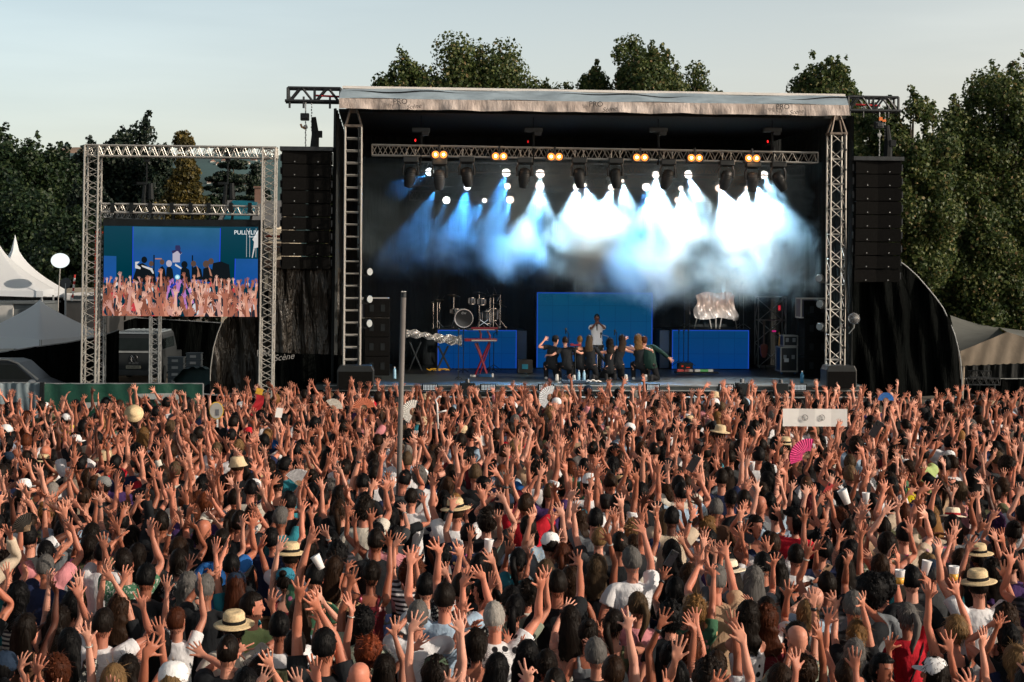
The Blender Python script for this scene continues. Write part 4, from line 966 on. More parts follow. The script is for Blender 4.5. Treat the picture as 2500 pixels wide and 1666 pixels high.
# labels: look first, then what sets apart people who look alike
def words_n(s): return len([w for w in s.replace('-', '').split()])
cands_l = {}
for p in INDIV:
    ex = ex_words(p); ow = arm_words(p)
    p['l1'] = hair_words(p) + ' in ' + top_words(p)
    p['ex'] = ex
count = lambda key: {k: sum(1 for p in INDIV if key(p) == k) for k in set(key(p) for p in INDIV)}
k1 = lambda p: p['l1'] + (', ' + p['ex'] if p['ex'] else ''); c1 = count(k1)
k2 = lambda p: k1(p) + ', ' + arm_words(p); c2 = count(k2)
uniq = [p for p in INDIV if c1[k1(p)] == 1 and p['ex'] or c1[k1(p)] == 1 and (p['pat'] != 'plain' or p['tc'] not in ('black', 'navy', 'darkgrey', 'white'))]
def dirw(p, q):
    dx, dy = q['x'] - p['x'], q['y'] - p['y']
    return ('behind' if dy > 0 else 'in front of') if abs(dy) > abs(dx) else 'beside'
final = {}
for p in INDIV:
    if c1[k1(p)] == 1: lab = k1(p)
    elif c2[k2(p)] == 1: lab = k2(p)
    else:
        qs = sorted([q for q in uniq if q is not p], key=lambda q: math.hypot(q['x'] - p['x'], q['y'] - p['y']))[:6]
        ok = None
        for q in qs:
            d = dirw(q, p); d2 = {'behind': 'behind', 'in front of': 'in front of', 'beside': 'left of' if p['x'] < q['x'] else 'right of'}[d if d == 'beside' else ('behind' if p['y'] < q['y'] else 'in front of')]
            tail = '%s %s' % (d2, ('the %s' % top_words(q)) + (' and ' + q['ex'] if q['ex'] else ''))
            lab = p['l1'] + ', ' + tail
            if words_n(lab) <= 16 and lab not in final: ok = lab; break
        lab = ok or p['l1'] + ', ' + arm_words(p)
    if words_n(lab) > 16: lab = lab.replace('person with ', '').replace(' hair in ', ' hair and ')
    if lab in final:
        pu = pix((p['x'], p['y'], 1.6)); lab = p['l1'] + (', %s in the %s rows' % (('far left' if pu[0] < 500 else 'left of centre' if pu[0] < 1100 else 'near centre' if pu[0] < 1500 else 'right of centre' if pu[0] < 2000 else 'far right'), 'nearest' if pu[1] > 1450 else 'middle' if pu[1] > 1250 else 'farther'))
    pu = pix((p['x'], p['y'], 1.6)); pl_ = '%s rows %s' % ('nearest' if pu[1] > 1460 else 'near' if pu[1] > 1320 else 'middle' if pu[1] > 1200 else 'farther', 'far left' if pu[0] < 450 else 'left of the post' if pu[0] < 900 else 'near centre' if pu[0] < 1500 else 'right of centre' if pu[0] < 2050 else 'far right')
    if ' rows' not in lab and words_n(lab + ', ' + pl_) <= 16: lab += ', ' + pl_
    final[lab] = 1; p['E']['label'] = lab[0].upper() + lab[1:]
# everyone farther off, as one crowd
Vs, Fs, Cs, Ms = [], [], [], []; off = 0
def acc(tp, M, c, mi, p):
    global off
    V = skin(tp, M) * p['s']; cy, sy = math.cos(p['yaw']), math.sin(p['yaw']); V = np.stack([cy * V[:, 0] - sy * V[:, 1] + p['x'], sy * V[:, 0] + cy * V[:, 1] + p['y'], V[:, 2]], 1)
    Vs.append(V); Fs.append(tp[1] + off); Cs.append(tp[3] * np.array(c)); Ms.append(np.full(len(tp[1]), mi)); off += len(V)
for i, p in enumerate(FAR):
    r = np.random.default_rng(5000 + i); sp = person_spec(p, r); M, info = solve(p['sex'], sp); sx = p['sex']
    acc(TP['body', sx, 'lo'], M, np.array(SK[int(r.choice(7, p=[.24, .20, .18, .12, .13, .10, .03]))]) * r.uniform(.72, 1.08), 0, p)
    acc(TP[p['top'], sx, 'lo'], M, TC[p['tc']], 1, p)
    if p['top'] != 'dress': acc(TP['trousers', sx, 'lo'], M, TC[['navy', 'black', 'darkgrey'][i % 3]], 1, p)
    if p['hair'] != 'bald': acc(TP['hair', p['hair'], i % 2], M, HC[p['hc']], 2, p)
    if p['extra'].startswith('cap'): acc(TP['hat', 'cap'], M, HATC[p['extra'].split('_')[1]], 1, p)
    if p['extra'] in ('straw', 'bucket'): acc(TP['hat', p['extra']], M, (.62, .48, .3), 1, p)
me = np_mesh('crowd', np.concatenate(Vs), np.concatenate(Fs), [skinM, clothM, hairM], col=np.concatenate(Cs), matidx=np.concatenate(Ms))
co = link('crowd', me); tag(co, 'dense far rows of spectators with raised hands in front of the stage', 'crowd', kind='stuff')
print('people', len(INDIV), len(FAR), 'far verts', off)
del Vs, Fs, Cs, Ms
# ================================================ the stage
deckM = simple('stage floor', (.035, .045, .048), .45, 0, .35, 3, .2, 30, .004)
tarpM, tnt, tp_, to_ = newmat('white tarpaulin')
_n = noise(tnt, 1.2, 6, stretch=(1, 1, 2.5)); _s = noise(tnt, 9, 4, stretch=(2.0, 1, .25))
tnt.links.new(mixc(tnt, ramp(tnt, _n, [(.35, (.40, .34, .31)), (.7, (.56, .50, .47))]), ramp(tnt, _s, [(.35, (.45, .40, .38)), (.6, (1, 1, 1))]), .3, 'MULTIPLY'), tp_.inputs['Base Color'])
tp_.inputs['Roughness'].default_value = .6; bump(tnt, tp_, noise(tnt, 3, 5, stretch=(1.5, 1, .6)), .8, .08)
shadeTarpM = simple('blue grey tarpaulin', (.30, .38, .44), .55, 0, .2, 2, .5, 3, .05)  # same tarp as the valance, its bluish skylit shade put into the colour
redM = simple('red lacquer', (.18, .006, .018), .35, 0, .1)
chromeM = simple('chrome', (.75, .77, .8), .18, 1.0, .05)
foilM = simple('silver foil', (.80, .78, .75), .28, .85, .08, 5, 1.0, 6, .12)
brownM = simple('black plastic sheeting', (.022, .018, .014), .33, 0, .5, .7, 1.0, 1.6, .25, (3, 3, .55))
def rootS(name, label, cat, u, v, sy, **k):
    p = S(u, v, sy); return sthing(name, label, cat, p, **k), p
def SZ(v, u=1450, sy=0): return S(u, v, sy).z
XR = S(2062, 900, 0).x
# deck
E = sthing('stage', 'open-air stage with black deck under a white tarpaulin roof', 'stage')
m = MB(); m.bx((-.7, -.1, FLOOR - .14), (XR + .5, 9.5, FLOOR)); m.build('deck', deckM, E)
m = MB(); m.bx((-.7, 0, 0), (XR + .5, .05, FLOOR - .145)); m.build('skirt', drape, E)
m = MB()
for z, y in ((FLOOR - .015, -.125), (FLOOR - .15, -.13)): m.bx((-.5, y, z - .02), (XR + .4, y + .022, z + .012))
m.build('edge_rail', alu_dim, E)
m = MB()
for k in range(7): m.tube([(k * 2.3 + .4, -.6, 0), (k * 2.3 + .4, -.6, FLOOR - .25)], .024, 6)
for z in (.35, FLOOR - .3): m.tube([(-.5, -.6, z), (XR + .4, -.6, z)], .02, 6)
m.build('front_scaffold', alu_dim, E)
# towers
TL, TR = S(859, 900, 0), S(2041, 900, 0); zt = S(859, 308, 0).z; zr = S(2041, 327, 0).z
m = MB(); m.truss((TL.x, .1, FLOOR), (TL.x, .1, zt), .44, .44, nb=21, r=.028, rd=.014, style='ladder', up=(0, 1, 0)); m.build('tower', alu, E)
m = MB(); m.truss((TR.x, .1, FLOOR), (TR.x, .1, zr), .42, .42, nb=20, r=.026, rd=.014, style='zz', up=(0, 1, 0)); m.build('tower', alu, E)
for T_, z_, zz in ((TL, zt, S(859, 262, 0).z), (TR, zr, S(2041, 280, 0).z)):
    m = MB()
    for X in (-1, 1):
        for Y in (-1, 1): m.tube([(T_.x + X * .22, .1 + Y * .22, z_), (T_.x + X * .04, .1 + Y * .04, zz + .1)], .03, 6)
    m.box((T_.x, .1, z_), (.5, .5, .06)); m.box((T_.x, .1, zz), (.16, .16, .3)); m.build('tower_head', simple('rusty steel', (.16, .13, .11), .6, .4, .3, 10), E)
for T_ in (TL, TR):
    m = MB(); m.tube([(T_.x + .16, -.16, FLOOR), (T_.x + .2, -.18, FLOOR + 3.4), (T_.x + .14, -.15, zr)], .022, 6)
    for k in range(12): m.box((T_.x + .17, -.16, FLOOR + .5 + k * .55), (.07, .07, .06))
    m.build('tower_cable', blk, E)
# roof: valance, upper tarpaulin, flat top
vt0, vt1, vb0, vb1 = S(828, 240, -.55), S(2072, 257, -.55), S(828, 265, -.55), S(2074, 283, -.55)
def lerp(a, b, t): return a + (b - a) * t
def val(u, v):
    top, bot = lerp(vt0, vt1, u), lerp(vb0, vb1, u); p = lerp(top, bot, v)
    p.y = -.55 - .05 * math.sin(u * 60) * v - .03 * math.sin(u * 151 + 1) * v - .02 * v; p.z += (-.012 * abs(math.sin(u * math.pi * 9)) + .008 * math.sin(u * 40)) * v; return p
def thick(mb, y=.012):
    n = len(mb.v); mb.v += [(a, b + y, c) for a, b, c in mb.v]; mb.f += [tuple(i + n for i in f[::-1]) for f in mb.f]; mb.m += list(mb.m); return mb
m = MB(); m.grid(val, 220, 5); thick(m); m.build('valance', tarpM, E, True)
ut0, ut1 = S(836, 216, .9), S(2064, 236, .9)
def upt(u, v):
    p = lerp(lerp(vt0, vt1, u), lerp(ut0, ut1, u), v); p.z += .045 * math.sin(v * math.pi) * (1 + .5 * math.sin(u * 47)) - .03 * (abs(v - .6) < .06) * 1; p.z += .02 * math.sin(u * 23 + v * 5); return p
m = MB(); m.grid(upt, 160, 12); thick(m, .02); m.build('roof_edge_cover', shadeTarpM, E, True)
def seamf(u, v): p = upt(u, .62); p.y -= .03; p.z += .035 * math.sin(u * math.pi * 4.5) - .03 + v * .04; return p
m = MB(); m.grid(seamf, 120, 1); thick(m, .01); m.build('roof_seam', blk, E)
m = MB(); a, b = ut0, ut1
m.raw([(a.x, a.y, a.z), (b.x, b.y, b.z), (b.x, 9.4, b.z - .3), (a.x, 9.4, a.z - .3), (a.x, a.y, a.z + .07), (b.x, b.y, b.z + .07), (b.x, 9.4, b.z - .2), (a.x, 9.4, a.z - .2)], [(0, 1, 2, 3), (4, 7, 6, 5), (0, 4, 5, 1), (1, 5, 6, 2), (2, 6, 7, 3), (3, 7, 4, 0)]); m.build('roof_sheet', simple('white roof sheet', (.66, .63, .6), .5, 0, .1), E)
# under-roof drape that hides the girders
m = MB(); z1 = S(1450, 270, 0).z
m.bx((-.15, .35, z1 - .1), (XR + .1, 9.3, z1 - .02)); m.build('roof_lining', drape, E)
# lettering on the valance
def text(body, p, size, mat, parent, rx=R(90), rz=0, ry=0, shear=0, ext=.002, name='lettering'):
    cu = bpy.data.curves.new(name, 'FONT'); cu.body = body; cu.size = size; cu.extrude = ext; cu.align_x = 'CENTER'; cu.align_y = 'CENTER'; cu.shear = shear; cu.materials.append(mat)
    t_ = bpy.data.objects.new('t', cu); COL.objects.link(t_); dg = bpy.context.evaluated_depsgraph_get()
    me = bpy.data.meshes.new_from_object(t_.evaluated_get(dg)); bpy.data.objects.remove(t_); me.materials.clear(); me.materials.append(mat)
    o = link(name, me, parent); o.location = p; o.rotation_euler = (rx, ry, rz); return o
inkM = simple('black ink', (.03, .028, .03), .7)
for u_ in (980, 1453, 1912):
    f = (u_ - 828) / 1246; p = val(f, .35); text('PRO', (p.x - .07, p.y - .09, p.z + .02), .20, inkM, E)
    p = val(f + .012, .75); text('Scène', (p.x + .12, p.y - .11, p.z), .17, inkM, E, shear=.4, ry=R(-8))
# black walls of the stage house
def pleat(x0, x1, z0, z1, y, amp=.06, fq=9, nu=160, mat=drape, name='curtain', parent=None, axis='x'):
    m = MB(); 
    def fn(u, v):
        x = x0 + (x1 - x0) * u; z = z1 + (z0 - z1) * v; o = amp * math.sin(x * fq + .6 * math.sin(x * 2.3)) * (.4 + .6 * v) + amp * .4 * math.sin(x * fq * 2.7 + v * 2)
        return Vector((x, y + o, z)) if axis == 'x' else Vector((y + o, x, z))
    m.grid(fn, nu, 8); n = len(m.v); d = (0, .02, 0) if axis == 'x' else (.02, 0, 0)
    m.v += [(a + d[0], b + d[1], c) for a, b, c in m.v]; m.f += [tuple(i + n for i in f[::-1]) for f in m.f]; m.m += list(m.m)
    return m.build(name, mat, parent, True)
bc = thing('backdrop_curtain', 'black pleated curtain closing the back of the stage', 'curtain', SO, YAW)
pleat(-.3, XR + .4, FLOOR, z1, 8.6, name='cloth', parent=bc)
for xs, lab in ((-.25, 'black side curtain at the drum kit side of the stage'), (XR + .3, 'black side curtain at the flight case side of the stage')):
    sc_ = thing('side_curtain', lab, 'curtain', SO, YAW); pleat(.4, 8.5, FLOOR, z1, xs, axis='y', name='cloth', parent=sc_, fq=7)
# light trusses
def rig(u0, v0, u1, v1, sy, w_, label, mat, **k):
    a, b = S(u0, v0, sy), S(u1, v1, sy); r = sthing('lighting_truss', label, 'truss', a, group='trusses over the stage'); q = b - a
    m = MB(); m.truss((0, 0, 0), tuple(q), w_, w_, **k); m.build('lattice', mat, r); return r
rig(908, 367, 1994, 386, 1.2, .29, 'long silver truss carrying the orange lamps across the stage', alu, r=.024, rd=.011)
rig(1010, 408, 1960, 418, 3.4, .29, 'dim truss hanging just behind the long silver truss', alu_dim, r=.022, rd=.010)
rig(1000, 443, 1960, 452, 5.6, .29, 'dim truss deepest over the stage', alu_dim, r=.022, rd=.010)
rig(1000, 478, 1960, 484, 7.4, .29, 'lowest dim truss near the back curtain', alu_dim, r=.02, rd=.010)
# hoists over the front truss
for i, (u_, lab) in enumerate(((1028, 'black motor hoist with red light above the first orange lamps'), (1302, 'black motor hoist above the third pair of lamps'), (1607, 'black motor hoist with wide bar near mid truss'), (1885, 'black motor hoist above the last pair of orange lamps'))):
    p = S(u_, 318, 1.2); h = sthing('motor_hoist', lab, 'hoist', p, group='motor hoists over the front truss')
    m = MB(); m.box((0, 0, 0), (.5, .25, .12)); m.box((.12, 0, -.05), (.2, .22, .2)); m.build('motor', blk_steel, h, bevel=.01)
    m = MB(); m.tube([(0, 0, .06), (0, 0, z1 - p.z - .03)], .012, 6); m.tube([(0, 0, -.1), (.02, 0, -.62)], .035, 8); m.tube([(.03, -.12, -.5), (-.03, -.16, -1.0)], .03, 8); m.build('chain', blk, h)
    if i in (0, 3, 1): m = MB(); m.ball((-.16, -.15, -.34 if i else -.3), (.02, .02, .04), 8); m.build('pilot_light', emit('red pilot %d' % i, (1, .02, .02), 2.5 if i != 1 else .8), h)
warm = emit('tungsten glow', (1.0, .24, .04), 2.6); warmc = emit('tungsten core', (1.0, .72, .45), 30)
LWORD = ['first', 'second', 'third', 'fourth', 'fifth', 'sixth', 'seventh', 'eighth', 'ninth', 'tenth', 'eleventh', 'twelfth', 'thirteenth', 'fourteenth', 'fifteenth', 'sixteenth', 'seventeenth', 'eighteenth']
for i, (u_, v_) in enumerate(((1073, 378), (1219.5, 382), (1355, 383), (1564, 385), (1697, 386), (1837, 387))):
    p = S(u_, v_, .95); h = sthing('blinder_lamp', 'pair of glowing orange lamps, %s from the drum side' % LWORD[i], 'stage light', p, group='orange lamp pairs on the front truss')
    m = MB(); m.box((0, .06, 0), (.48, .16, .25)); m.box((0, .06, .2), (.06, .06, .18)); m.build('housing', blk_steel, h, bevel=.015)
    for X in (-1, 1):
        m = MB(); m.lathe((X * .112, -.03, 0), [(.10, 0), (.085, .012), (.05, .02), (.01, .024)], 20, ax='Y', M=Matrix.Scale(-1, 3, (0, 1, 0))); m.build('lamp', warm, h)
        m = MB(); m.ball((X * .112, -.04, 0), .036, 10); m.build('filament', warmc, h)
    ld = bpy.data.lights.new('lamp_light', 'POINT'); ld.energy = 4; ld.color = (1, .5, .22); ld.shadow_soft_size = .08; lo = bpy.data.objects.new('lamp_light', ld); COL.objects.link(lo); lo.parent = h; lo.location = (0, -.22, -.05)
# moving heads hanging from the front truss
MH = [(1003, 392, 462, .2, 0), (1073, 398, 473, 0, 1), (1140, 392, 460, -.15, 0), (1281, 394, 468, .1, 0), (1414, 394, 462, -.1, 0), (1503, 395, 463, -.1, 0), (1631, 398, 470, .25, 0), (1774, 400, 468, .25, 0), (1838, 404, 474, 0, 1), (1900, 404, 455, -.5, 0)]
for i, (u_, va, vb, tl, big) in enumerate(MH):
    p = S(u_, va, 1.1); q = S(u_, vb, 1.1); Ln = p.z - q.z
    h = sthing('moving_head', '%s, %s along the front truss from the drum side' % ('Large grey-lit moving head' if big else 'Black moving head lamp', LWORD[i]), 'stage light', p, group='moving heads under the front truss')
    m = MB(); m.box((0, 0, .02), (.42, .3, .16)); m.build('base', blk_gloss, h, bevel=.02)
    m = MB(); m.tube([(-.20, 0, -.42), (-.21, 0, -.2), (-.17, 0, -.07), (.17, 0, -.07), (.21, 0, -.2), (.20, 0, -.42)], [.045, .04, .035, .035, .04, .045], 8)
    m.build('yoke', blk_gloss, h)
    k = .3; M3 = Matrix.Rotation(tl, 3, 'Y') @ Matrix.Rotation(R(8 if not big else 14), 3, 'X')
    m = MB(); m.lathe((0, 0, -.36), [(.06, .17), (.145, .13), (.165, .0), (.16, -.18), (.13, -.30), (.11, -.36 - .02), (.10, -.40)], 18, M=M3)
    for z in (.05, 0, -.05): m.lathe((0, 0, -.36), [(.15, z + .01), (.175, z + .005), (.175, z - .012), (.15, z - .02)], 18, M=M3)
    m.build('head', simple('lamp shell', (.05, .052, .055) if False else (.012, .014, .016), .5, .1, .2, 8) if not big else simple('grey lamp shell', (.05, .052, .056), .4, .1, .2, 8), h, True)
    for X in (-1, 1): m = MB(); m.tube([(X * .12, 0, .10), (X * .12, 0, .27)], .016, 6); m.ball((X * .12, -.01, .29), .03, 8); m.build('clamp', alu, h)
# round white lamps with real beams
white = emit('white lens', (.86, .97, 1.0), 7)
BEAMS = [ # u, v, depth, radius px, end u, end v, cone deg, watts, tint
 (1049, 420, 3.4, 10, 950, 478, 22, 900, 0), (1064, 460, 5.5, 0, 985, 640, 34, 1400, 0), (1090, 489, 5.6, 9.5, 1030, 650, 26, 800, 0), (1141, 457, 3.4, 8, 1105, 640, 40, 2600, 0),
 (1183, 490, 5.6, 6, 1120, 590, 34, 1000, 0), (1236, 422, 3.4, 10.5, 1205, 520, 20, 1600, 0), (1239, 455, 4.4, 8, 1180, 620, 32, 2400, 0), (1245, 488, 5.6, 10, 1205, 660, 32, 2400, 0),
 (1319, 424, 3.4, 11, 1316, 560, 26, 3500, 1), (1318, 454, 4.4, 11, 1308, 640, 44, 16000, 1), (1323, 489, 5.6, 7, 1270, 620, 40, 5000, 0), (1407, 456, 3.4, 8, 1398, 640, 46, 16000, 1), (1428, 452, 3.4, 4, 1470, 620, 44, 9000, 1),
 (1493, 458, 3.4, 8, 1455, 640, 44, 12000, 1), (1520, 442, 3.4, 4, 1550, 640, 40, 16000, 1), (1578, 457, 4.4, 10.5, 1580, 520, 22, 1500, 0), (1581, 489, 5.6, 6, 1560, 640, 44, 8000, 0), (1601, 427, 3.4, 9, 1612, 620, 40, 22000, 1),
 (1681, 426, 3.4, 10.5, 1740, 620, 36, 16000, 1), (1655, 489, 5.6, 9, 1660, 680, 46, 20000, 1), (1662, 460, 4.4, 6, 1700, 680, 44, 20000, 1), (1755, 460, 3.4, 9, 1840, 640, 50, 22000, 1), (1808, 489, 5.6, 9, 1830, 680, 50, 16000, 1), (1822, 459, 4.4, 4, 1800, 640, 46, 16000, 1),
 (1865, 427, 3.4, 10.5, 1905, 520, 24, 6000, 1), (1845, 450, 3.4, 4, 1930, 640, 50, 16000, 1)]
for i, (u_, v_, sy, rp, eu, ev_, cone, wt_, tint) in enumerate(BEAMS):
    p = S(u_, v_, sy); q = S(eu, ev_, max(.9, sy - 2.6)); dr = (q - p).normalized()
    if rp:
        h = sthing('spot_lamp', 'white shining round lamp, %s' % ('%s along the rows from the drum side' % (LWORD[i] if i < 18 else 'farther %s' % LWORD[i - 18])), 'stage light', p, group='white spot lamps over the stage')
        rr = rp / 85.0; m = MB(); Mq = Matrix.Rotation(R(-12), 3, 'X') @ Matrix.Scale(-1, 3, (0, 1, 0))
        m.lathe((0, 0, 0), [(rr, .0), (rr * .9, .02), (rr * .5, .04), (.01, .045)], 24, ax='Y', M=Mq); m.build('lens', white, h, True)
        m = MB(); m.lathe((0, .01, 0), [(rr * 1.08, 0), (rr * 1.15, .05), (rr * .8, .25), (.03, .3)], 18, ax='Y'); m.box((0, .16, rr + .06), (.3, .2, .1)); m.build('housing', blk, h)
    ld = bpy.data.lights.new('beam', 'SPOT'); ld.energy = wt_ * (.62 if not tint else .18); ld.color = (.10, .42, 1.0) if not tint else (.50, .78, 1.0); ld.spot_size = R(cone * (.85 if not tint else 1.0)); ld.spot_blend = .55; ld.shadow_soft_size = .03
    lo = bpy.data.objects.new('beam', ld); COL.objects.link(lo); pw, qw = SW(p + dr * .12), SW(q); lo.location = pw; lo.rotation_euler = (qw - pw).to_track_quat('-Z', 'Y').to_euler()
# front-of-house spots that light the deck, the dancers and the silver cover
for k, (fx, fz, (eu, ev_, sy), cone, wt_) in enumerate((( -7, 9.5, (1465, 870, 1.8), 4.6, 28000), (6, 9.5, (1745, 750, 6.9), 1.7, 160000), (-7, 9.5, (1060, 832, 3.8), 2.4, 60000), (6, 9.5, (1745, 915, 1.5), 2.4, 30000))):
    ld = bpy.data.lights.new('front_spot', 'SPOT'); ld.energy = wt_; ld.color = (1, .93, .86); ld.spot_size = R(cone); ld.spot_blend = .25; ld.shadow_soft_size = .12
    lo = bpy.data.objects.new('front_spot', ld); COL.objects.link(lo); pw, qw = Vector((fx, 1, fz)), SW(S(eu, ev_, sy)); lo.location = pw; lo.rotation_euler = (qw - pw).to_track_quat('-Z', 'Y').to_euler()
# smoke
smk = bpy.data.materials.new('stage smoke'); smk.use_nodes = True; nt = smk.node_tree; nt.nodes.clear()
o_ = N(nt, 'ShaderNodeOutputMaterial'); vs_ = N(nt, 'ShaderNodeVolumeScatter'); vs_.inputs['Anisotropy'].default_value = .25; vs_.inputs['Color'].default_value = (.55, .82, 1, 1)  # blue of the stage lamps tinted into the smoke colour
tc = N(nt, 'ShaderNodeTexCoord'); sp_ = N(nt, 'ShaderNodeSeparateXYZ'); nt.links.new(tc.outputs['Object'], sp_.inputs[0])
n1 = N(nt, 'ShaderNodeTexNoise'); n1.inputs['Scale'].default_value = .75; n1.inputs['Detail'].default_value = 6; n1.inputs['Roughness'].default_value = .58; n1.inputs['Distortion'].default_value = .6; nt.links.new(tc.outputs['Object'], n1.inputs['Vector'])
def math_(op, a, b=None, c=None):
    n = N(nt, 'ShaderNodeMath'); n.operation = op
    for k, v in enumerate((a, b, c)):
        if v is None: continue
        if hasattr(v, 'links'): nt.links.new(v, n.inputs[k])
        else: n.inputs[k].default_value = v
    return n.outputs[0]
def mapr(v, a, b, c, d, smooth=True):
    n = N(nt, 'ShaderNodeMapRange'); n.interpolation_type = 'SMOOTHSTEP' if smooth else 'LINEAR'
    for k, x in enumerate((a, b, c, d)): n.inputs[k + 1].default_value = x
    nt.links.new(v, n.inputs[0]); return n.outputs[0]
bulge = math_('MULTIPLY', math_('SUBTRACT', n1.outputs[0], .5), 3.2)
zc = math_('ADD', sp_.outputs['Z'], bulge)
xr = mapr(sp_.outputs['X'], 4.0, 9.5, 0, 1)
zlow = math_('ADD', zc, math_('MULTIPLY', xr, .75))
zm = mapr(zlow, 2.9, 4.2, 0, 1)
tex = mapr(n1.outputs[0], .42, .60, .05, 2.4)
dens = math_('MULTIPLY', zm, math_('MULTIPLY', tex, mapr(sp_.outputs['X'], 1.5, 8.5, .10, .5)))
dens = math_('ADD', dens, .002)
SMOKE_D = 1.0
nt.links.new(math_('MULTIPLY', dens, SMOKE_D), vs_.inputs['Density']); nt.links.new(vs_.outputs[0], o_.inputs['Volume'])
so = sthing('smoke', 'white and blue stage smoke hanging under the lamps', 'smoke', (0, 0, FLOOR)); so['kind'] = 'stuff'
m = MB(); m.bx((.35, 1.35, .6), (XR - .3, 8.0, 6.3)); sm_o = m.build('smoke_cloud', smk, so)
# ================================================ wings, loudspeakers and gear on the stage
def truss_arm(lab, u0, u1, vt_, vb, lu):
    a, b = S(u0, vt_, .8), S(u1, vt_, .8); zb = S(u0, vb, .8).z; E = sthing('roof_side_truss', lab, 'truss', (a.x, .8, zb), group='black roof arms that carry the loudspeakers'); m = MB(); L_ = b.x - a.x; h = a.z - zb
    for y in (-.2, .2):
        m.tube([(0, y, h), (L_, y, h)], .04, 6); m.tube([(-.08, y, 0), (L_ + .08, y, 0)], .045, 6)
        for x in (0, L_): m.tube([(x, y, 0), (x, y, h)], .04, 6)
        n = 4
        for k in range(n):
            x0, x1 = L_ * (k + .1) / n, L_ * (k + .9) / n; m.tube([(x0, y, 0 if k % 2 == 0 else h), (x1, y, h if k % 2 == 0 else 0)], .03, 5)
        m.tube([(L_ * .5, y, 0), (L_ * .5, y, h)], .03, 5)
    for x in (0, L_ * .33, L_ * .66, L_):
        for z in (0, h): m.tube([(x, -.2, z), (x, .2, z)], .025, 5)
    for x in (.05, L_ * .3, L_ * .8): m.tube([(x, -.2, -.2), (x, -.2, .12)], .03, 6)
    m.build('frame', blk_steel, E); x = L_ * lu; m = MB(); m.tube([(x + .25, -.1, h * .45), (x + .95, -.1, h * .38)], .03, 6); m.build('ratchet_strap', simple('red strap', (.5, .02, .03), .6), E); return E, a, b, zb
EA, a, b, zb = truss_arm('black truss arm off the roof above the giant screen side', 704, 832, 216, 248, .35)
EB, a2, b2, zb2 = truss_arm('black truss arm off the roof on the tree side', 2066, 2188, 238, 271, .0)
def line_array(lab, u0, u1, vtop, vbot, n, mat):
    a, b = S(u0, vtop, .3), S(u1, vtop, .3); w_ = b.x - a.x; z0, z1 = S(u0, vbot, .3).z, a.z; hh = (z1 - z0) / n
    E = sthing('line_array', lab, 'loudspeaker', ((a.x + b.x) / 2, .3, z0), group='hanging loudspeaker arrays')
    m = MB(); m.box((0, .25, z1 - z0 + .06), (w_ + .06, .6, .11)); m.build('top_frame', blk_steel, E)
    for k in range(n):
        zc = (z1 - z0) - hh * (k + .5); yc = -.02 * k + .004 * k * k; m = MB()
        for X in (-1, 1):
            m.box((X * w_ * .25, .3 + yc, zc), (w_ * .5 - .02, .55, hh * .95), rz=-X * .10)
        m.box((0, .36 + yc, zc), (.09, .5, hh * .9)); c = m.build('cabinet', mat, E, bevel=.01)
        for X in (-1, 1):
            m = MB(); m.ball((X * w_ * .23, .3 + yc - .31, zc - hh * .32), (.018, .008, .018), 8); m.build('badge', alu_dim, c)
            m = MB(); m.box((X * w_ * .505, .2 + yc, zc), (.03, .3, hh * .5)); m.build('rigging', blk_steel, c)
    return E
grille = simple('speaker grille', (.007, .007, .007), .85, 0, .3, 30, .3, 200, .004, spec=.03)
line_array('hanging line array of black loudspeakers beside the giant screen', 686, 810, 368, 658, 9, grille)
line_array('hanging line array of black loudspeakers in front of the trees', 2086, 2204, 392, 690, 9, grille)
def hoist2(lab, u_, vt_, vm, vb, orange=False):
    p = S(u_, vt_, .6); q = S(u_, vm, .6); r_ = S(u_, vb, .6); E = sthing('chain_hoist', lab, 'hoist', q, group='chain hoists that lift the loudspeakers'); dz = p.z - q.z; db = q.z - r_.z
    m = MB(); m.box((-.02, 0, 0), (.24, .2, .2)); m.box((-.02, -.02, 0), (.17, .22, .12)); m.build('motor', blk_steel, E, bevel=.02)
    m = MB(); m.tube([(0, 0, .1), (0, 0, dz)], .018, 6); 
    for k in range(10): m.ball((.16 + .01 * (k % 2), .0, dz - .08 * k - .05), (.018, .01, .035), 6)
    for k in range(int(db / .07)): m.ball((.01 * (k % 2), .0, -.15 - .07 * k), (.02, .012, .04), 6)
    m.lathe((0, 0, -.28), [(.05, -.01), (.065, 0), (.05, .01)], 10, ax='Y'); m.build('chain', alu_dim, E)
    m = MB(); m.tube([(.22, .03, -.0), (.27, .03, -db * .55), (.25, .03, -db * .97)], [.07, .11, .13], 8); m.box((.38, 0, -db * .55), (.16, .2, .18)); m.build('chain_bag', blk, E)
    if orange: m = MB(); m.box((0, -.1, .17), (.1, .06, .1)); m.box((.1, -.1, .12), (.1, .06, .06)); m.build('warning_label', simple('orange label', (.7, .18, .03), .6), E)
    else: m = MB(); m.tube([(-.13, -.05, -.2), (-.1, -.05, -.28), (0, -.05, -.33)], .03, 6); m.build('hook_guard', simple('wooden hook tag', (.30, .15, .06), .6), E)
    return E
hoist2('chain hoist and black chain bag over the loudspeakers next to the giant screen', 746, 250, 286, 362); hoist2('chain hoist with orange label over the loudspeakers by the trees', 2147, 272, 306, 386, True)
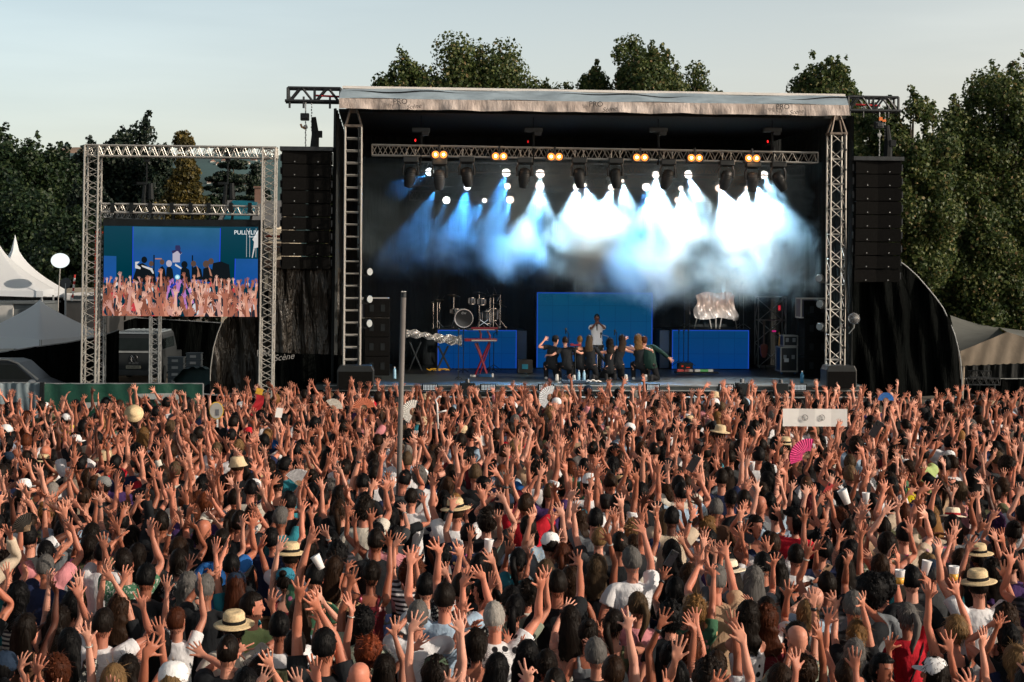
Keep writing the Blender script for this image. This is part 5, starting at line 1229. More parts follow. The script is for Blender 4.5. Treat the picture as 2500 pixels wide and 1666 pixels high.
# sheeting wings
def sheet(name, lab, poly_px, sy, mat, amp=.12, fq=4.0, seed=0, group=None, thickness=.03, nn=70):
    """fabric hung in the plane sy, its outline from pixels, with real folds and thickness"""
    P = [S(u_, v_, sy) for u_, v_ in poly_px]; x0, x1 = min(p.x for p in P), max(p.x for p in P); zmin, zmax = min(p.z for p in P), max(p.z for p in P)
    E = sthing(name, lab, 'drape', (x0, sy, 0), group=group)
    def span(x):
        zs = []
        for i in range(len(P)):
            p, q = P[i], P[(i + 1) % len(P)]
            if (p.x - x) * (q.x - x) <= 0 and abs(p.x - q.x) > 1e-6: zs.append(p.z + (q.z - p.z) * (x - p.x) / (q.x - p.x))
        return (min(zs), max(zs)) if zs else (zmin, zmax)
    m = MB()
    def fn(u, v):
        x = x0 + 1e-4 + (x1 - x0 - 2e-4) * u; lo, hi = span(x); z = lo + (hi - lo) * v
        y = amp * math.sin(x * fq + seed + .8 * math.sin(z * .7 + x)) + amp * .5 * math.sin(x * fq * 2.3 - z * .8) + amp * .35 * math.sin(x * fq * 4.1 + z * 2.3 + seed) + amp * .25 * math.sin(z * 3.1 + x * 2)
        return Vector((x - x0, y, z))
    m.grid(fn, nn, 26); n = len(m.v); m.v += [(a_, b_ + thickness, c_) for a_, b_, c_ in m.v]; m.f += [tuple(i + n for i in f[::-1]) for f in m.f]; m.m += list(m.m); m.build('sheet', mat, E, True); return E, P
mesh_blk = simple('black netting', (.0022, .003, .003), .62, 0, .5, 1.5, .8, 2.5, .15, (3, 3, .5), spec=.02)
sheet('wing_drape', 'brown-black plastic sheeting hanging below the loudspeakers left of the stage', [(655, 655), (832, 655), (832, 880), (655, 900)], .9, brownM, .10, 5, 1, nn=120)
sheet('wing_drape', 'black skirt sheeting closing the ground under the loudspeakers left of the stage', [(640, 860), (850, 868), (850, 990), (640, 990)], .6, mesh_blk, .08, 5, 4)
arcL = [(556, 772), (540, 790), (528, 820), (520, 850), (516, 900), (515, 960), (700, 970), (700, 700), (600, 700)]
sheet('wing_drape', 'crumpled brown-black sheeting with a curved edge under the giant screen', [(512, 960), (514, 900), (522, 850), (532, 815), (548, 782), (562, 768), (660, 700), (700, 700), (700, 965)], 1.6, brownM, .14, 4, 2, nn=120)
sheet('wing_drape', 'black sheeting behind the loudspeakers beside the tree side tower', [(2060, 300), (2075, 330), (2083, 960), (2055, 960)], .9, drape, .03, 5, 3)
AR = [(2193, 636), (2215, 652), (2240, 675), (2262, 700), (2285, 728), (2302, 752), (2318, 785), (2330, 815), (2338, 845), (2345, 880), (2348, 915), (2349, 965)]
sheet('wing_drape', 'big black sheeting with a round outer edge on the tree side of the stage', AR + [(2062, 975), (2062, 560), (2150, 600)], 1.5, mesh_blk, .12, 3.6, 5, nn=150)
r_ = sthing('arch_pole', 'thin curved metal pole edging the big black sheeting', 'pole', S(2349, 965, 1.4)); q0 = S(2349, 965, 1.4); m = MB(); m.tube([tuple(S(u_, v_, 1.4) - q0) for u_, v_ in AR], .018, 8); m.build('tube', alu_dim, r_)
r_ = sthing('arch_pole', 'thin curved metal pole edging the brown sheeting under the giant screen', 'pole', S(514, 930, 1.4)); q0 = S(514, 930, 1.4); m = MB(); m.tube([tuple(S(u_, v_, 1.4) - q0) for u_, v_ in [(513, 930), (514, 900), (521, 850), (531, 815), (547, 775), (560, 752)]], .015, 8); m.build('tube', alu, r_)
E = sthing('fabric_lettering', 'white lettering on the brown sheeting under the giant screen', 'sign', S(660, 868, .4)); text('PRO', (-.12, -.02, .05), .26, simple('white ink', (.22, .22, .22), .7), E); text('Scène', (.36, -.03, -.05), .24, simple('white ink', (.22, .22, .22), .7), E, shear=.4, ry=R(-8))
# globe lamp by the right tower
E, p = rootS('round_mirror', 'clear round globe on a short arm beside the tree side tower', 'mirror', 2085, 778, .2)
m = MB(); m.ball((0, 0, 0), (.165, .165, .165), 18); g_ = newmat('clear globe'); g_[2].inputs['Transmission Weight'].default_value = .85; g_[2].inputs['Roughness'].default_value = .08; g_[2].inputs['Base Color'].default_value = (.7, .7, .72, 1); m.build('globe', g_[0], E, True)
m = MB(); m.ball((0, -.02, .01), (.05, .05, .05), 10); m.tube([(0, 0, -.16), (.0, 0, -.26), (-.14, 0, -.42)], .015, 6); m.build('arm', alu_dim, E)
# ---- LED panels
def ledmat(name, top, bot):
    m, nt, p, o = newmat(name); nt.nodes.remove(p); e = N(nt, 'ShaderNodeEmission'); tc = N(nt, 'ShaderNodeTexCoord'); s = N(nt, 'ShaderNodeSeparateXYZ'); nt.links.new(tc.outputs['Generated'], s.inputs[0])
    br = N(nt, 'ShaderNodeTexBrick'); br.offset = 0; br.inputs['Scale'].default_value = 1.0; br.inputs['Brick Width'].default_value = .5; br.inputs['Row Height'].default_value = .5; br.inputs['Mortar Size'].default_value = .008; br.inputs['Color1'].default_value = (1, 1, 1, 1); br.inputs['Color2'].default_value = (.88, .92, .95, 1); br.inputs['Mortar'].default_value = (.6, .6, .7, 1)
    mp_ = N(nt, 'ShaderNodeMapping'); mp_.inputs['Rotation'].default_value = (R(90), 0, 0); nt.links.new(tc.outputs['Object'], mp_.inputs[0]); nt.links.new(mp_.outputs[0], br.inputs['Vector']); nt.links.new(mixc(nt, ramp(nt, s.outputs['Z'], [(0, bot), (1, top)]), br.outputs[0], 1.0, 'MULTIPLY'), e.inputs[0]); nt.links.new(e.outputs[0], o.inputs[0]); return m
led1 = ledmat('blue video wall', (.004, .062, .120), (.002, .045, .180)); led2 = ledmat('blue riser wall', (.002, .044, .135), (.002, .038, .175)); ledE = emit('violet blue screen edge', (.01, .06, .42), 1.0)
def ledwall(lab, u0, u1, v0, v1, sy, mat, deep, side=0):
    a, b = S(u0, v0, sy), S(u1, v1, sy); w_, h_ = b.x - a.x, a.z - FLOOR - .03; E = sthing('video_wall', lab, 'screen', (a.x, sy, FLOOR), group='blue video walls on the stage')
    m = MB(); m.bx((-.02, .02, 0), (w_ + .02, deep, h_ + .05)); m.build('cabinet', blk, E)
    m = MB(); m.bx((0, -.004, .03), (w_, .018, h_ + .03)); m.build('screen', mat, E)
    m = MB(); m.bx((-.0, -.012, .03), (.03, -.006, h_ + .03)); m.bx((w_ - .03, -.012, .03), (w_, -.006, h_ + .03)); m.bx((.031, -.012, h_), (w_ - .031, -.006, h_ + .03)); m.build('bright_edge', ledE, E)
    if side: m = MB(); x = -.04 if side < 0 else w_ + .04; m.bx((x - .3 if side < 0 else x, .3, .03), (x if side < 0 else x + .3, deep, h_)); m.build('side_panel', simple('dim blue side', (.0, .03, .09), .4), E)
    return E, a, w_, h_
WR1 = ledwall('blue glowing riser front under the drum kit', 1069, 1261, 806, 900, 6.2, led2, 2.0, 1)
WC1 = ledwall('large blue video wall behind the singer', 1311, 1592, 714, 900, 6.6, led1, .25)
WR2 = ledwall('blue glowing riser front under the silver cover', 1641, 1828, 806, 899, 6.2, led2, 2.0, -1)
# ---- drum kit
RZ = WR1[3] + FLOOR + .055
E, p = rootS('drum_kit', 'black drum kit with chrome stands on the blue riser', 'drum kit', 1132, 806, 6.9); E.location.z = RZ - .0; P0 = S(1132, 806, 6.9)
def LP(u_, v_, dy=0): q = S(u_, v_, 6.9 + dy); return Vector((q.x - P0.x, dy, q.z - RZ))
blackhead = simple('black drum skin', (.008, .008, .009), .3); clear = simple('smoked drum shell', (.10, .11, .115), .2, .3, .2)
def drum(nm, u_, v_, rr, dp, dy, axis='Y', par=None):
    c = LP(u_, v_, dy); m = MB(); m.lathe(c, [(rr, -dp / 2), (rr, dp / 2)], 24, ax=axis); d = m.build(nm, clear, par or E, True)
    m = MB()
    for z in (-dp / 2, dp / 2): m.lathe(c, [(rr * .96, z - .012), (rr * 1.04, z - .012), (rr * 1.04, z + .012), (rr * .96, z + .012)], 24, ax=axis)
    m.build('hoop', chromeM, d); m = MB()
    m.lathe(c, [(rr * .95, -dp / 2 - .014), (rr * .95, -dp / 2 - .010)], 24, ax=axis); m.build('skin', blackhead, d)
    m = MB()
    for k in range(8):
        a_ = k * math.pi / 4; q = Vector((rr * 1.03 * math.cos(a_), 0, rr * 1.03 * math.sin(a_))) if axis == 'Y' else Vector((rr * 1.03 * math.cos(a_), rr * 1.03 * math.sin(a_), 0)); o2 = Vector((0, dp * .4, 0)) if axis == 'Y' else Vector((0, 0, dp * .4)); m.tube([c + q - o2, c + q + o2], .012, 5)
    m.build('lugs', chromeM, d); return d, c
d_, c_ = drum('bass_drum', 1132, 777, .285, .42, -.3); lg = text('dw', (c_.x - .01, c_.y - .235, c_.z + .17), .13, simple('white print', (.7, .7, .7), .6), d_)
drum('tom', 1152, 735, .10, .2, .0, 'Z'); drum('tom', 1176, 737, .13, .2, .1, 'Z'); drum('floor_tom', 1188, 775, .20, .40, .2, 'Z'); drum('floor_tom', 1203, 768, .19, .38, .55, 'Z'); drum('snare_drum', 1112, 760, .16, .15, .5, 'Z')
for i, (u_, v_, tl) in enumerate(((1108, 722, .15), (1068, 735, -.2), (1170, 716, .1), (1205, 722, -.15), (1222, 745, .3))):
    c = LP(u_, v_, .2); m = MB(); m.lathe(c, [(.005, .02), (.05, .015), (.21, -.005), (.212, -.008)], 22, M=Matrix.Rotation(tl, 3, 'Y') @ Matrix.Rotation(.15, 3, 'X')); cy = m.build('cymbal', simple('bronze cymbal', (.10, .09, .06), .3, .8, .2), E, True)
    m = MB(); m.tube([c + Vector((0, 0, .04)), (c.x, c.y, 0)], .011, 6)
    for a_ in (0, 2.1, 4.2): m.tube([(c.x, c.y, .25), (c.x + .2 * math.cos(a_), c.y + .2 * math.sin(a_), 0)], .009, 5)
    m.build('stand', chromeM, cy)
m = MB()
for u_, v0, u2, v2 in ((1058, 740, 1072, 722), (1073, 740, 1086, 722), (1198, 728, 1188, 705), (1220, 735, 1206, 703), (1196, 730, 1206, 713), (1222, 720, 1214, 735)):
    m.tube([LP(u_, v0, .0), LP(u2, v2, -.1)], .010, 5); q = LP(u_, v0, 0); m.tube([q, (q.x, 0, 0)], .010, 5)
for a_, b_ in ((1172, 1192), (1192, 1172)): m.tube([LP(a_, 781, -.3), LP(b_, 795, -.3)], .014, 6)
m.build('hardware', chromeM, E)
# ---- silver cover over instruments on the other riser
E, p = rootS('silver_cover', 'silver sheet thrown over instruments on the blue riser', 'cover', 1742, 806, 6.9); z2 = WR2[3] + FLOOR + .055; E.location.z = z2; P0 = S(1742, 806, 6.9)
def cov(u, v):
    top = [(1697, 722), (1717, 712), (1745, 716), (1775, 712), (1793, 722)]; k = u * 4; i = min(3, int(k)); f = k - i; tu, tv = (top[i][j] * (1 - f) + top[i + 1][j] * f for j in (0, 1))
    bu = lerp(1697, 1796, u); bv = 779 + 3 * math.sin(u * 9) - 5 * abs(u - .5) + 4 * (u > .9)
    q = S(lerp(tu, bu, v) + 4 * math.sin(v * 6 + u * 3), lerp(tv, bv, v), 6.9); y = .10 * math.sin(u * 21 + v * 3) + .06 * math.sin(u * 43 - v * 7) + .05 * math.sin(v * 14 + u * 6)
    return Vector((q.x - P0.x, y - .1, q.z - z2))
m = MB(); m.grid(cov, 46, 22); n = len(m.v); m.v += [(a_, b_ + .02, c_) for a_, b_, c_ in m.v]; m.f += [tuple(i + n for i in f[::-1]) for f in m.f]; m.m += list(m.m); m.build('sheet', simple('silver fabric', (.66, .64, .62), .4, .45, .1, 4, .6, 5, .1), E, True)
m = MB()
for u_, w2 in ((1702, 1695), (1732, 1737), (1748, 1748), (1762, 1757), (1794, 1799)): m.tube([tuple(S(u_, 776, 6.85) - Vector((P0.x, 6.9, z2))), tuple(S(w2, 803, 6.85) - Vector((P0.x, 6.9, z2)))], .018, 6)
m.build('legs', alu, E)
def stand(lab, u_, vt_, vb, sy, boom=None, mat=blk, r=.012, nm='microphone_stand', cat='stand', group='stands on the stage', mic=True):
    p = S(u_, vb, sy); E = sthing(nm, lab, cat, (p.x, sy, p.z), group=group); h = S(u_, vt_, sy).z - p.z; m = MB(); m.tube([(0, 0, .02), (0, 0, h)], r, 6)
    for a_ in (.3, 2.4, 4.5): m.tube([(0, 0, .18), (.26 * math.cos(a_), .26 * math.sin(a_), .01)], r * .8, 5)
    m.build('pole', mat, E)
    if boom: m = MB(); m.tube([(0, 0, h), (boom[0], 0, h + boom[1])], r * .8, 6); m.build('boom', mat, E)
    if mic:
        q = Vector((boom[0], 0, h + boom[1])) if boom else Vector((0, 0, h)); m = MB(); m.ball(q + Vector((0, -.02, .03)), (.035, .035, .045), 8); m.tube([q + Vector((0, 0, .02)), q + Vector((0, .05, -.1))], .018, 6); m.build('microphone', blk_gloss, E)
    return E
stand('thin chrome stand at the drum side of the silver cover', 1671, 708, 804, 6.8, None, chromeM, .010, mic=False); stand('chrome stand with red clip beside the silver cover', 1684, 700, 804, 6.9, (.1, -.12), chromeM, .010)
stand('tall chrome stand past the silver cover, hazy at its top', 1806, 698, 804, 6.9, (.06, .05), chromeM, .010); stand('dim stand behind the silver cover', 1815, 700, 804, 7.2, None, alu_dim, .010, mic=False)
stand('black stand with forked top over the blue video wall', 1388, 815, 925, 3.2, (-.09, .1)); stand('black lamp stand over the blue video wall right of the singer', 1505, 812, 915, 4.0, (-.06, .02)); stand('green-topped thin stand beside the singer', 1484, 822, 915, 4.6, (-.22, .06), alu_dim)
stand('black stand in front of the red keyboards', 1119, 808, 935, 2.0); stand('second black stand crossing the drum riser', 1131, 806, 915, 4.8); stand('tall black stand before the drum riser edge', 1195, 830, 910, 5.0); stand('tripod stand behind the red keyboards', 1205, 815, 905, 5.5, (.1, .05))
for u_, l in ((1657, 'first'), (1669, 'second'), (1680, 'third')): stand('%s thin black stand before the blue riser of the silver cover' % l, u_, 808, 895, 5.8)
stand('low chrome stand with white cup among the kneeling dancers', 1458, 848, 905, 4.2, None, chromeM); stand('low thin stand beside the singer knees', 1472, 848, 905, 4.4, None, chromeM)
E, p = rootS('tambourine_table', 'red percussion tray on a black pole among the dancers', 'percussion', 1404, 925, 1.6); h = S(1404, 843, 1.6).z - p.z; m = MB(); m.tube([(0, 0, 0), (0, 0, h)], .022, 6)
for a_ in (.3, 2.4, 4.5): m.tube([(0, 0, .15), (.25 * math.cos(a_), .25 * math.sin(a_), .01)], .012, 5)
m.build('pole', blk, E); m = MB(); m.box((0, 0, h), (.30, .16, .04)); m.box((-.1, 0, h + .03), (.1, .12, .03)); m.box((.1, 0, h + .02), (.12, .1, .03)); m.build('tray', redM, E, bevel=.008)
# ---- keyboards
E, p = rootS('keyboard_stand', 'red double keyboard on a red crossed stand', 'keyboard', 1180, 918, 3.4)
def KP(u_, v_, y=0): q = S(u_, v_, 3.4); return Vector((q.x - p.x, y, q.z - p.z))
m = MB(); m.tube([KP(1160, 916), KP(1173, 885), KP(1195, 835), KP(1196, 820), KP(1190, 808)], .03, 6); m.tube([KP(1188, 914), KP(1178, 885), KP(1170, 862), KP(1160, 838)], .03, 6); m.tube([KP(1172, 914, .25), KP(1198, 840, .25)], .025, 6); m.tube([KP(1190, 914, .25), KP(1166, 838, .25)], .025, 6); m.tube([KP(1173, 830), KP(1174, 815), KP(1170, 806)], .03, 6); m.build('stand', redM, E)
a, b = KP(1134, 831), KP(1213, 829); m = MB(); m.bx((a.x, -.12, a.z - .03), (b.x, .2, a.z + .05)); kb = m.build('keyboard', redM, E, bevel=.01); m = MB(); m.bx((a.x + .2, -.135, a.z - .02), (b.x - .02, -.122, a.z + .02)); m.build('keys', simple('ivory keys', (.35, .33, .3), .4), kb)
a, b = KP(1150, 803), KP(1215, 799); m = MB(); m.bx((a.x - .12, -.12, a.z - .05), (b.x, .2, a.z + .0)); kb = m.build('keyboard', blk_gloss, E, bevel=.01); m = MB(); m.bx((a.x, -.1, a.z + .002), (b.x, .2, a.z + .04)); m.build('red_top', redM, kb); m = MB(); m.bx((a.x + .05, -.135, a.z - .035), (b.x - .1, -.122, a.z - .012)); m.build('keys', simple('ivory keys', (.35, .33, .3), .4), kb)
E, p = rootS('pedal', 'small blue and white pedals at the foot of the keyboards', 'pedal', 1184, 921, 3.0); m = MB()
m.box((0, 0, .05), (.36, .2, .09)); m.build('body', simple('blue metal', (.02, .12, .3), .4), E, bevel=.01); m = MB(); m.box((-.36, -.05, .04), (.16, .12, .06)); m.box((.22, -.05, .05), (.06, .08, .12)); m.build('switch', simple('white plastic', (.6, .6, .6), .5), E, bevel=.01)
E, p = rootS('foil_cover', 'crumpled silver foil over a keyboard on a black stand', 'cover', 1060, 915, 3.8)
def foil(u, v):
    cu = lerp(992, 1128, u); cv = (815 - 10 * math.sin(min(1, u * 3) * 1.2) * (1 - u) + 20 * u * (1 - u) + (18 * u)); hh = lerp(17, 24, abs(u - .3) * 1.4) * (.75 if .25 < u < .5 else 1)
    q = S(cu, cv + hh * (v - .5) + 2 * math.sin(u * 30 + v * 9), 3.8); y = -.14 * math.sin(v * math.pi) + .04 * math.sin(u * 57 + v * 13) + .03 * math.sin(u * 91 - v * 17); return Vector((q.x - p.x, y, q.z - p.z))
m = MB(); m.grid(foil, 90, 14); n = len(m.v); m.v += [(a_, .15 - .2 * b_, c_) for a_, b_, c_ in m.v]; m.f += [tuple(i + n for i in f[::-1]) for f in m.f]; m.m += list(m.m); m.build('foil', foilM, E)
m = MB(); q = lambda u_, v_, y=0: tuple(S(u_, v_, 3.8) - Vector((p.x, 3.8 - y, p.z)))
m.tube([q(1070, 845), q(1100, 905)], .03, 6); m.tube([q(1094, 845), q(1066, 905)], .03, 6); m.tube([q(1000, 835), q(1030, 905)], .025, 6); m.tube([q(1028, 835), q(998, 905)], .025, 6); m.build('stand', blk, E)
E, p = rootS('cable_heap', 'yellow and black cables coiled on the deck before the drum riser', 'cable', 1075, 907, 4.6); m = MB()
for k in range(5): m.tube([(-.25 + .1 * k + .16 * math.cos(a_), .08 * math.sin(a_), .02 + .06 * abs(math.sin(a_ * 1.5 + k))) for a_ in np.linspace(0, 6.2, 14)], .012, 5)
m.build('coil', simple('yellow cable', (.6, .33, .02), .5), E)
# ---- amplifier, cases, bottles, pedals
E, p = rootS('guitar_amplifier', 'grey amplifier with a blue label beside the video wall', 'amplifier', 1282, 912, 4.2); m = MB(); m.box((0, .2, .20), (.46, .32, .40)); m.build('cabinet', simple('dark tolex', (.03, .03, .03), .7), E, bevel=.015)
m = MB(); m.box((0, .03, .20), (.18, .012, .14)); m.build('label', simple('cyan label', (.03, .30, .45), .5), E); m = MB(); m.box((0, .1, .42), (.16, .05, .02)); m.build('handle', blk, E)
def flightcase(lab, u_, vb, sy, w_, h_, d_=.6, wheels=False, z=None, panel=(.012, .014, .016)):
    E, p = rootS('flight_case', lab, 'flight case', u_, vb, sy, group='flight cases at the sides of the stage'); m = MB(); m.box((0, d_ / 2, h_ / 2), (w_, d_, h_)); m.build('panel', simple('case panel %s' % lab[:6], panel, .4), E, bevel=.004)
    m = MB(); e = .018
    for X in (-1, 1):
        for Y in (0, d_): m.box((X * w_ / 2, Y, h_ / 2), (e * 2, e * 2, h_ + .02))
        for Z in (0, h_): m.box((X * w_ / 2, d_ / 2, Z), (e * 2 + .002, d_, e * 2 - .001))
    for Y in (0, d_):
        for Z in (0, h_): m.box((0, Y, Z), (w_, e * 2 + .003, e * 2 + .002))
    m.build('edging', alu, E); m = MB()
    for X in (-.25, .25): m.box((X * w_, -.012, h_ * .6), (.09, .02, .12))
    m.build('latch', alu_dim, E)
    if wheels:
        for X in (-1, 1): m = MB(); m.ball((X * w_ * .4, .08, -.06), (.04, .04, .05), 8); m.build('wheel', simple('blue castor', (.02, .07, .16), .4), E)
    return E
def subs(lab, u_, vb, sy, w_, n, hh):
    for k in range(n):
        p = S(u_, vb, sy); E = sthing('subwoofer', '%s, %s from the floor' % (lab, ['lowest', 'second', 'third', 'topmost'][k]), 'loudspeaker', (p.x, sy, p.z + k * hh), group='stacked loudspeakers at the stage sides')
        m = MB(); m.box((0, .35, hh / 2), (w_, .7, hh - .012)); m.build('cabinet', grille, E, bevel=.015); m = MB()
        for X in (-.22, .22): m.box((X * w_, -.004, hh * .5), (.12, .012, .2))
        m.build('grip', blk, E)
pl = S(915, 921, 1.5).z
subs('side-fill loudspeaker beside the drum side tower', 920, 918, 1.9, .72, 4, .55); flightcase('White-edged flight case on top of the loudspeakers at the drum side', 916, 777, 2.0, .76, .56, .6, panel=(.02, .02, .045))
subs('side-fill loudspeaker beside the tree side tower', 1995, 916, 2.4, .78, 4, .55); flightcase('White-edged flight case on top of the loudspeakers at the tree side', 1990, 776, 2.5, .84, .56, .6, panel=(.015, .05, .08))
flightcase('Tall black flight case with white tag beside the side-fill loudspeakers', 1926, 907, 3.6, .50, .72, .6, True); flightcase('Small flight case stacked on the tall black one', 1930, 845, 3.7, .42, .30, .5)
E, p = rootS('equipment_label', 'white tag on the tall black flight case', 'label', 1920, 880, 3.55); m = MB(); m.box((0, 0, 0), (.14, .008, .11)); m.build('tag_plate', simple('white plastic', (.6, .6, .6), .5), E)
for u_, vb, lab in ((905, 735, 'lowest'), (905, 788, 'x')): pass
for i, (u_, v_, lab) in enumerate(((903, 664, 'upper round LED lamp beside the drum side tower'), (903, 731, 'middle round LED lamp beside the drum side tower'), (902, 790, 'lower round LED lamp beside the drum side tower'), (1999, 680, 'upper round LED lamp beside the tree side tower'), (2001, 743, 'middle round LED lamp beside the tree side tower'), (2001, 798, 'lower round LED lamp beside the tree side tower'))):
    E, p = rootS('par_lamp', lab, 'stage light', u_, v_, .5, group='side LED lamps'); X = -1 if i < 3 else 1; Mq = Matrix.Rotation(X * R(-40), 3, 'Z')
    m = MB(); m.lathe((0, 0, 0), [(.10, 0), (.115, .02), (.11, .14), (.07, .2)], 18, ax='Y', M=Mq); m.tube([(X * .05, .1, -.02), (X * .25, .05, -.06)], .03, 6); m.box((X * .17, .15, -.1), (.2, .12, .07)); m.build('housing', blk_gloss, E)
    m = MB(); m.lathe((0, -.005, 0), [(.098, -.004), (.10, .004)], 18, ax='Y', M=Mq); m.build('lens', simple('pale lens', (.32, .36, .38), .3, 0, .3, 60), E)
for i, (u_, w2) in enumerate(((1050, 34), (1192, 34), (1333, 34), (1594, 30), (1773, 33), (1952, 31))):
    E, p = rootS('led_blinder', 'white dotted LED light bar on the stage edge, %s from the steel post' % LWORD[i], 'stage light', u_, 946, -.45, group='LED light bars along the stage edge'); w_ = w2 / 90
    m = MB(); m.box((0, .03, 0), (w_ + .06, .08, .19)); m.box((0, .06, -.16), (w_ + .1, .16, .08)); m.build('housing', blk, E, bevel=.008); m = MB()
    for a_ in range(9):
        for b_ in range(4): m.ball(((a_ - 4) * w_ / 9, -.02, (b_ - 1.5) * .037), (.015, .008, .015), 6)
    m.build('diodes', emit('white diodes %d' % i, (.80, .85, .85), .75), E)
for u_, vt_, w_, lab in ((1142, 937, .40, 'black floor lamp box in front of the keyboards'), (1814, 937, .36, 'black lamp box with a small horn on the stage edge'), (1908, 938, .36, 'black lamp box beside the last light bar')):
    E, p = rootS('floor_lamp_box', lab, 'stage light', u_, vt_ + 14, -.5, group='black boxes on the stage edge'); m = MB(); m.box((0, .1, .0), (w_, .3, .36)); m.build('box', blk, E, bevel=.02); m = MB(); m.tube([(0, .1, .18), (0, .1, .28)], [.07, .05], 10); m.build('horn', blk_gloss, E)
for u_, v0, v1, w_, lab in ((868, 892, 950, 1.0, 'large black monitor loudspeaker at the foot of the drum side tower'), (2050, 892, 950, .85, 'large black monitor loudspeaker at the foot of the tree side tower')):
    E, p = rootS('monitor_speaker', lab, 'loudspeaker', u_, v1, -.35); h = S(u_, v0, -.35).z - p.z; m = MB(); m.prism([(-w_ / 2, 0), (w_ / 2, 0), (w_ / 2, h * .8), (w_ * .42, h), (-w_ * .42, h), (-w_ / 2, h * .8)], -.2, .45); m.build('cabinet', blk_gloss, E, bevel=.02); m = MB(); m.box((0, -.215, h * .4), (w_ * .9, .02, h * .7)); m.build('grille', grille, E)
def bottle(lab, u_, vb, sy, col, s=1.0):
    E, p = rootS('water_bottle', lab, 'bottle', u_, vb, sy, group='water bottles on the stage'); m = MB(); m.lathe((0, 0, 0), [(.04 * s, 0), (.042 * s, .02), (.04 * s, .19 * s), (.016 * s, .25 * s)], 12); m.build('bottle', col, E, True); m = MB(); m.lathe((0, 0, .25 * s), [(.017 * s, 0), (.017 * s, .03 * s)], 10); m.build('cap', simple('white plastic', (.6, .6, .6), .5), E)
bw = simple('clear blue plastic', (.25, .45, .6), .2); bottle('blue labelled water bottle at the tree side of the deck', 1958, 935, .5, simple('blue label', (.05, .25, .45), .4), 1.2); bottle('water bottle on the deck beside the drum side loudspeakers', 963, 925, 1.2, bw, 1.2); bottle('first small bottle below the kneeling dancers', 1413, 928, 1.0, bw); bottle('second small bottle below the kneeling dancers', 1426, 928, 1.0, bw)
E, p = rootS('pedal_board', 'pedal board with red and green effect pedals on the deck', 'pedals', 1700, 912, 3.9); m = MB(); m.box((0, 0, .03), (1.3, .3, .05)); m.build('board', blk, E); m = MB()
cols = [((.55, .03, .02), -.5, .14), ((.5, .45, .4), -.2, .1), ((.6, .6, .55), .02, .12), ((.06, .35, .08), .22, .2), ((.5, .5, .45), .42, .1), ((.3, .05, .04), -.3, .1)]
for k, (c, x, w_) in enumerate(cols): m = MB(); m.box((x, -.02, .09), (w_ + .05, .16, .07)); m.build('effect_pedal', simple('pedal %d' % k, c, .4), E, bevel=.006)
E, p = rootS('pedal_stack', 'small rack of red-lit effect boxes at the corner of the blue riser', 'pedals', 1672, 905, 4.6); m = MB(); m.box((0, 0, .12), (.45, .25, .24)); m.build('rack', blk, E, bevel=.01); m = MB(); m.box((-.1, -.13, .14), (.06, .012, .05)); m.box((.08, -.13, .1), (.12, .012, .03)); m.build('indicator', emit('red indicator', (.7, .05, .02), .6), E)
E, p = rootS('towel', 'crumpled white towel on the stage edge', 'towel', 1448, 935, .15); m = MB()
m.grid(lambda u, v: Vector(((u - .5) * .42 + .03 * math.sin(v * 7), (v - .5) * .22, .03 + .05 * abs(math.sin(u * 9 + v * 4)) * math.sin(u * 3.1) + .02 * math.sin(v * 11))), 26, 10); thick(m, .006); m.build('cloth', simple('white towel', (.6, .55, .5), .9), E, True)
E, p = rootS('set_list_box', 'flat black and blue case lying on the stage edge', 'case', 1405, 936, .25); m = MB(); m.box((0, 0, .04), (.75, .3, .08)); m.build('lid', simple('dark blue case', (.01, .03, .06), .5), E, bevel=.01); m = MB(); m.box((-.45, -.02, .02), (.1, .12, .03)); m.build('paper', simple('white plastic', (.6, .6, .6), .5), E)
E, p = rootS('guitar', 'reddish electric guitar on a stand at the tree side of the stage', 'guitar', 1865, 857, 5.2); m = MB()
m.prism([(.17 * math.cos(a_) * (1 + .25 * math.sin(a_ * 1)) * (.82 + .18 * math.cos(2 * a_ + 3.1)), .22 * math.sin(a_)) for a_ in np.linspace(0, 2 * math.pi, 28, False)], -.03, .03); m.build('body', simple('guitar red', (.12, .02, .012), .3), E, bevel=.01); m = MB(); m.box((0, 0, .5), (.05, .03, .65)); m.box((0, 0, .86), (.08, .03, .12)); m.build('neck', simple('dark wood', (.05, .025, .015), .5), E); m = MB(); m.tube([(-.1, .1, -.6), (0, .05, -.1), (.1, .1, -.6)], .012, 5); m.build('stand', blk, E)
E, p = rootS('scaffold_tower', 'dim scaffold frame with red and pink lamps behind the silver cover', 'scaffold', 1880, 895, 7.2); h = S(1880, 725, 7.2).z - p.z; m = MB(); m.truss((0, 0, 0), (0, 0, h), .9, .5, nb=3, r=.02, rd=.014, style='zz', up=(0, 1, 0)); m.build('frame', alu_dim, E)
m = MB(); m.box((.22, -.3, h - .35), (.07, .05, .16)); m.build('red_lamp', emit('dim red', (.6, .02, .04), .7), E); m = MB(); m.box((.05, -.3, h - 1.1), (.12, .05, .05)); m.build('pink_lamp', emit('dim pink', (.6, .02, .2), .7), E)
E, p = rootS('brass_instrument', 'brass saxophone on a stand near the tall flight case', 'instrument', 1902, 855, 4.2); m = MB(); m.tube([(0, 0, .55), (.02, 0, .45), (.0, 0, .2), (.02, 0, .02), (.1, 0, -.02), (.14, 0, .1), (.17, -.03, .24)], [.02, .022, .03, .04, .05, .06, .09], 10); m.build('tube', simple('brass', (.5, .27, .07), .3, .9), E, True); m = MB(); m.tube([(0, .05, .3), (0, .05, -.45)], .012, 6); m.build('stand', blk, E)
TC['darkpine'] = (.012, .035, .028)
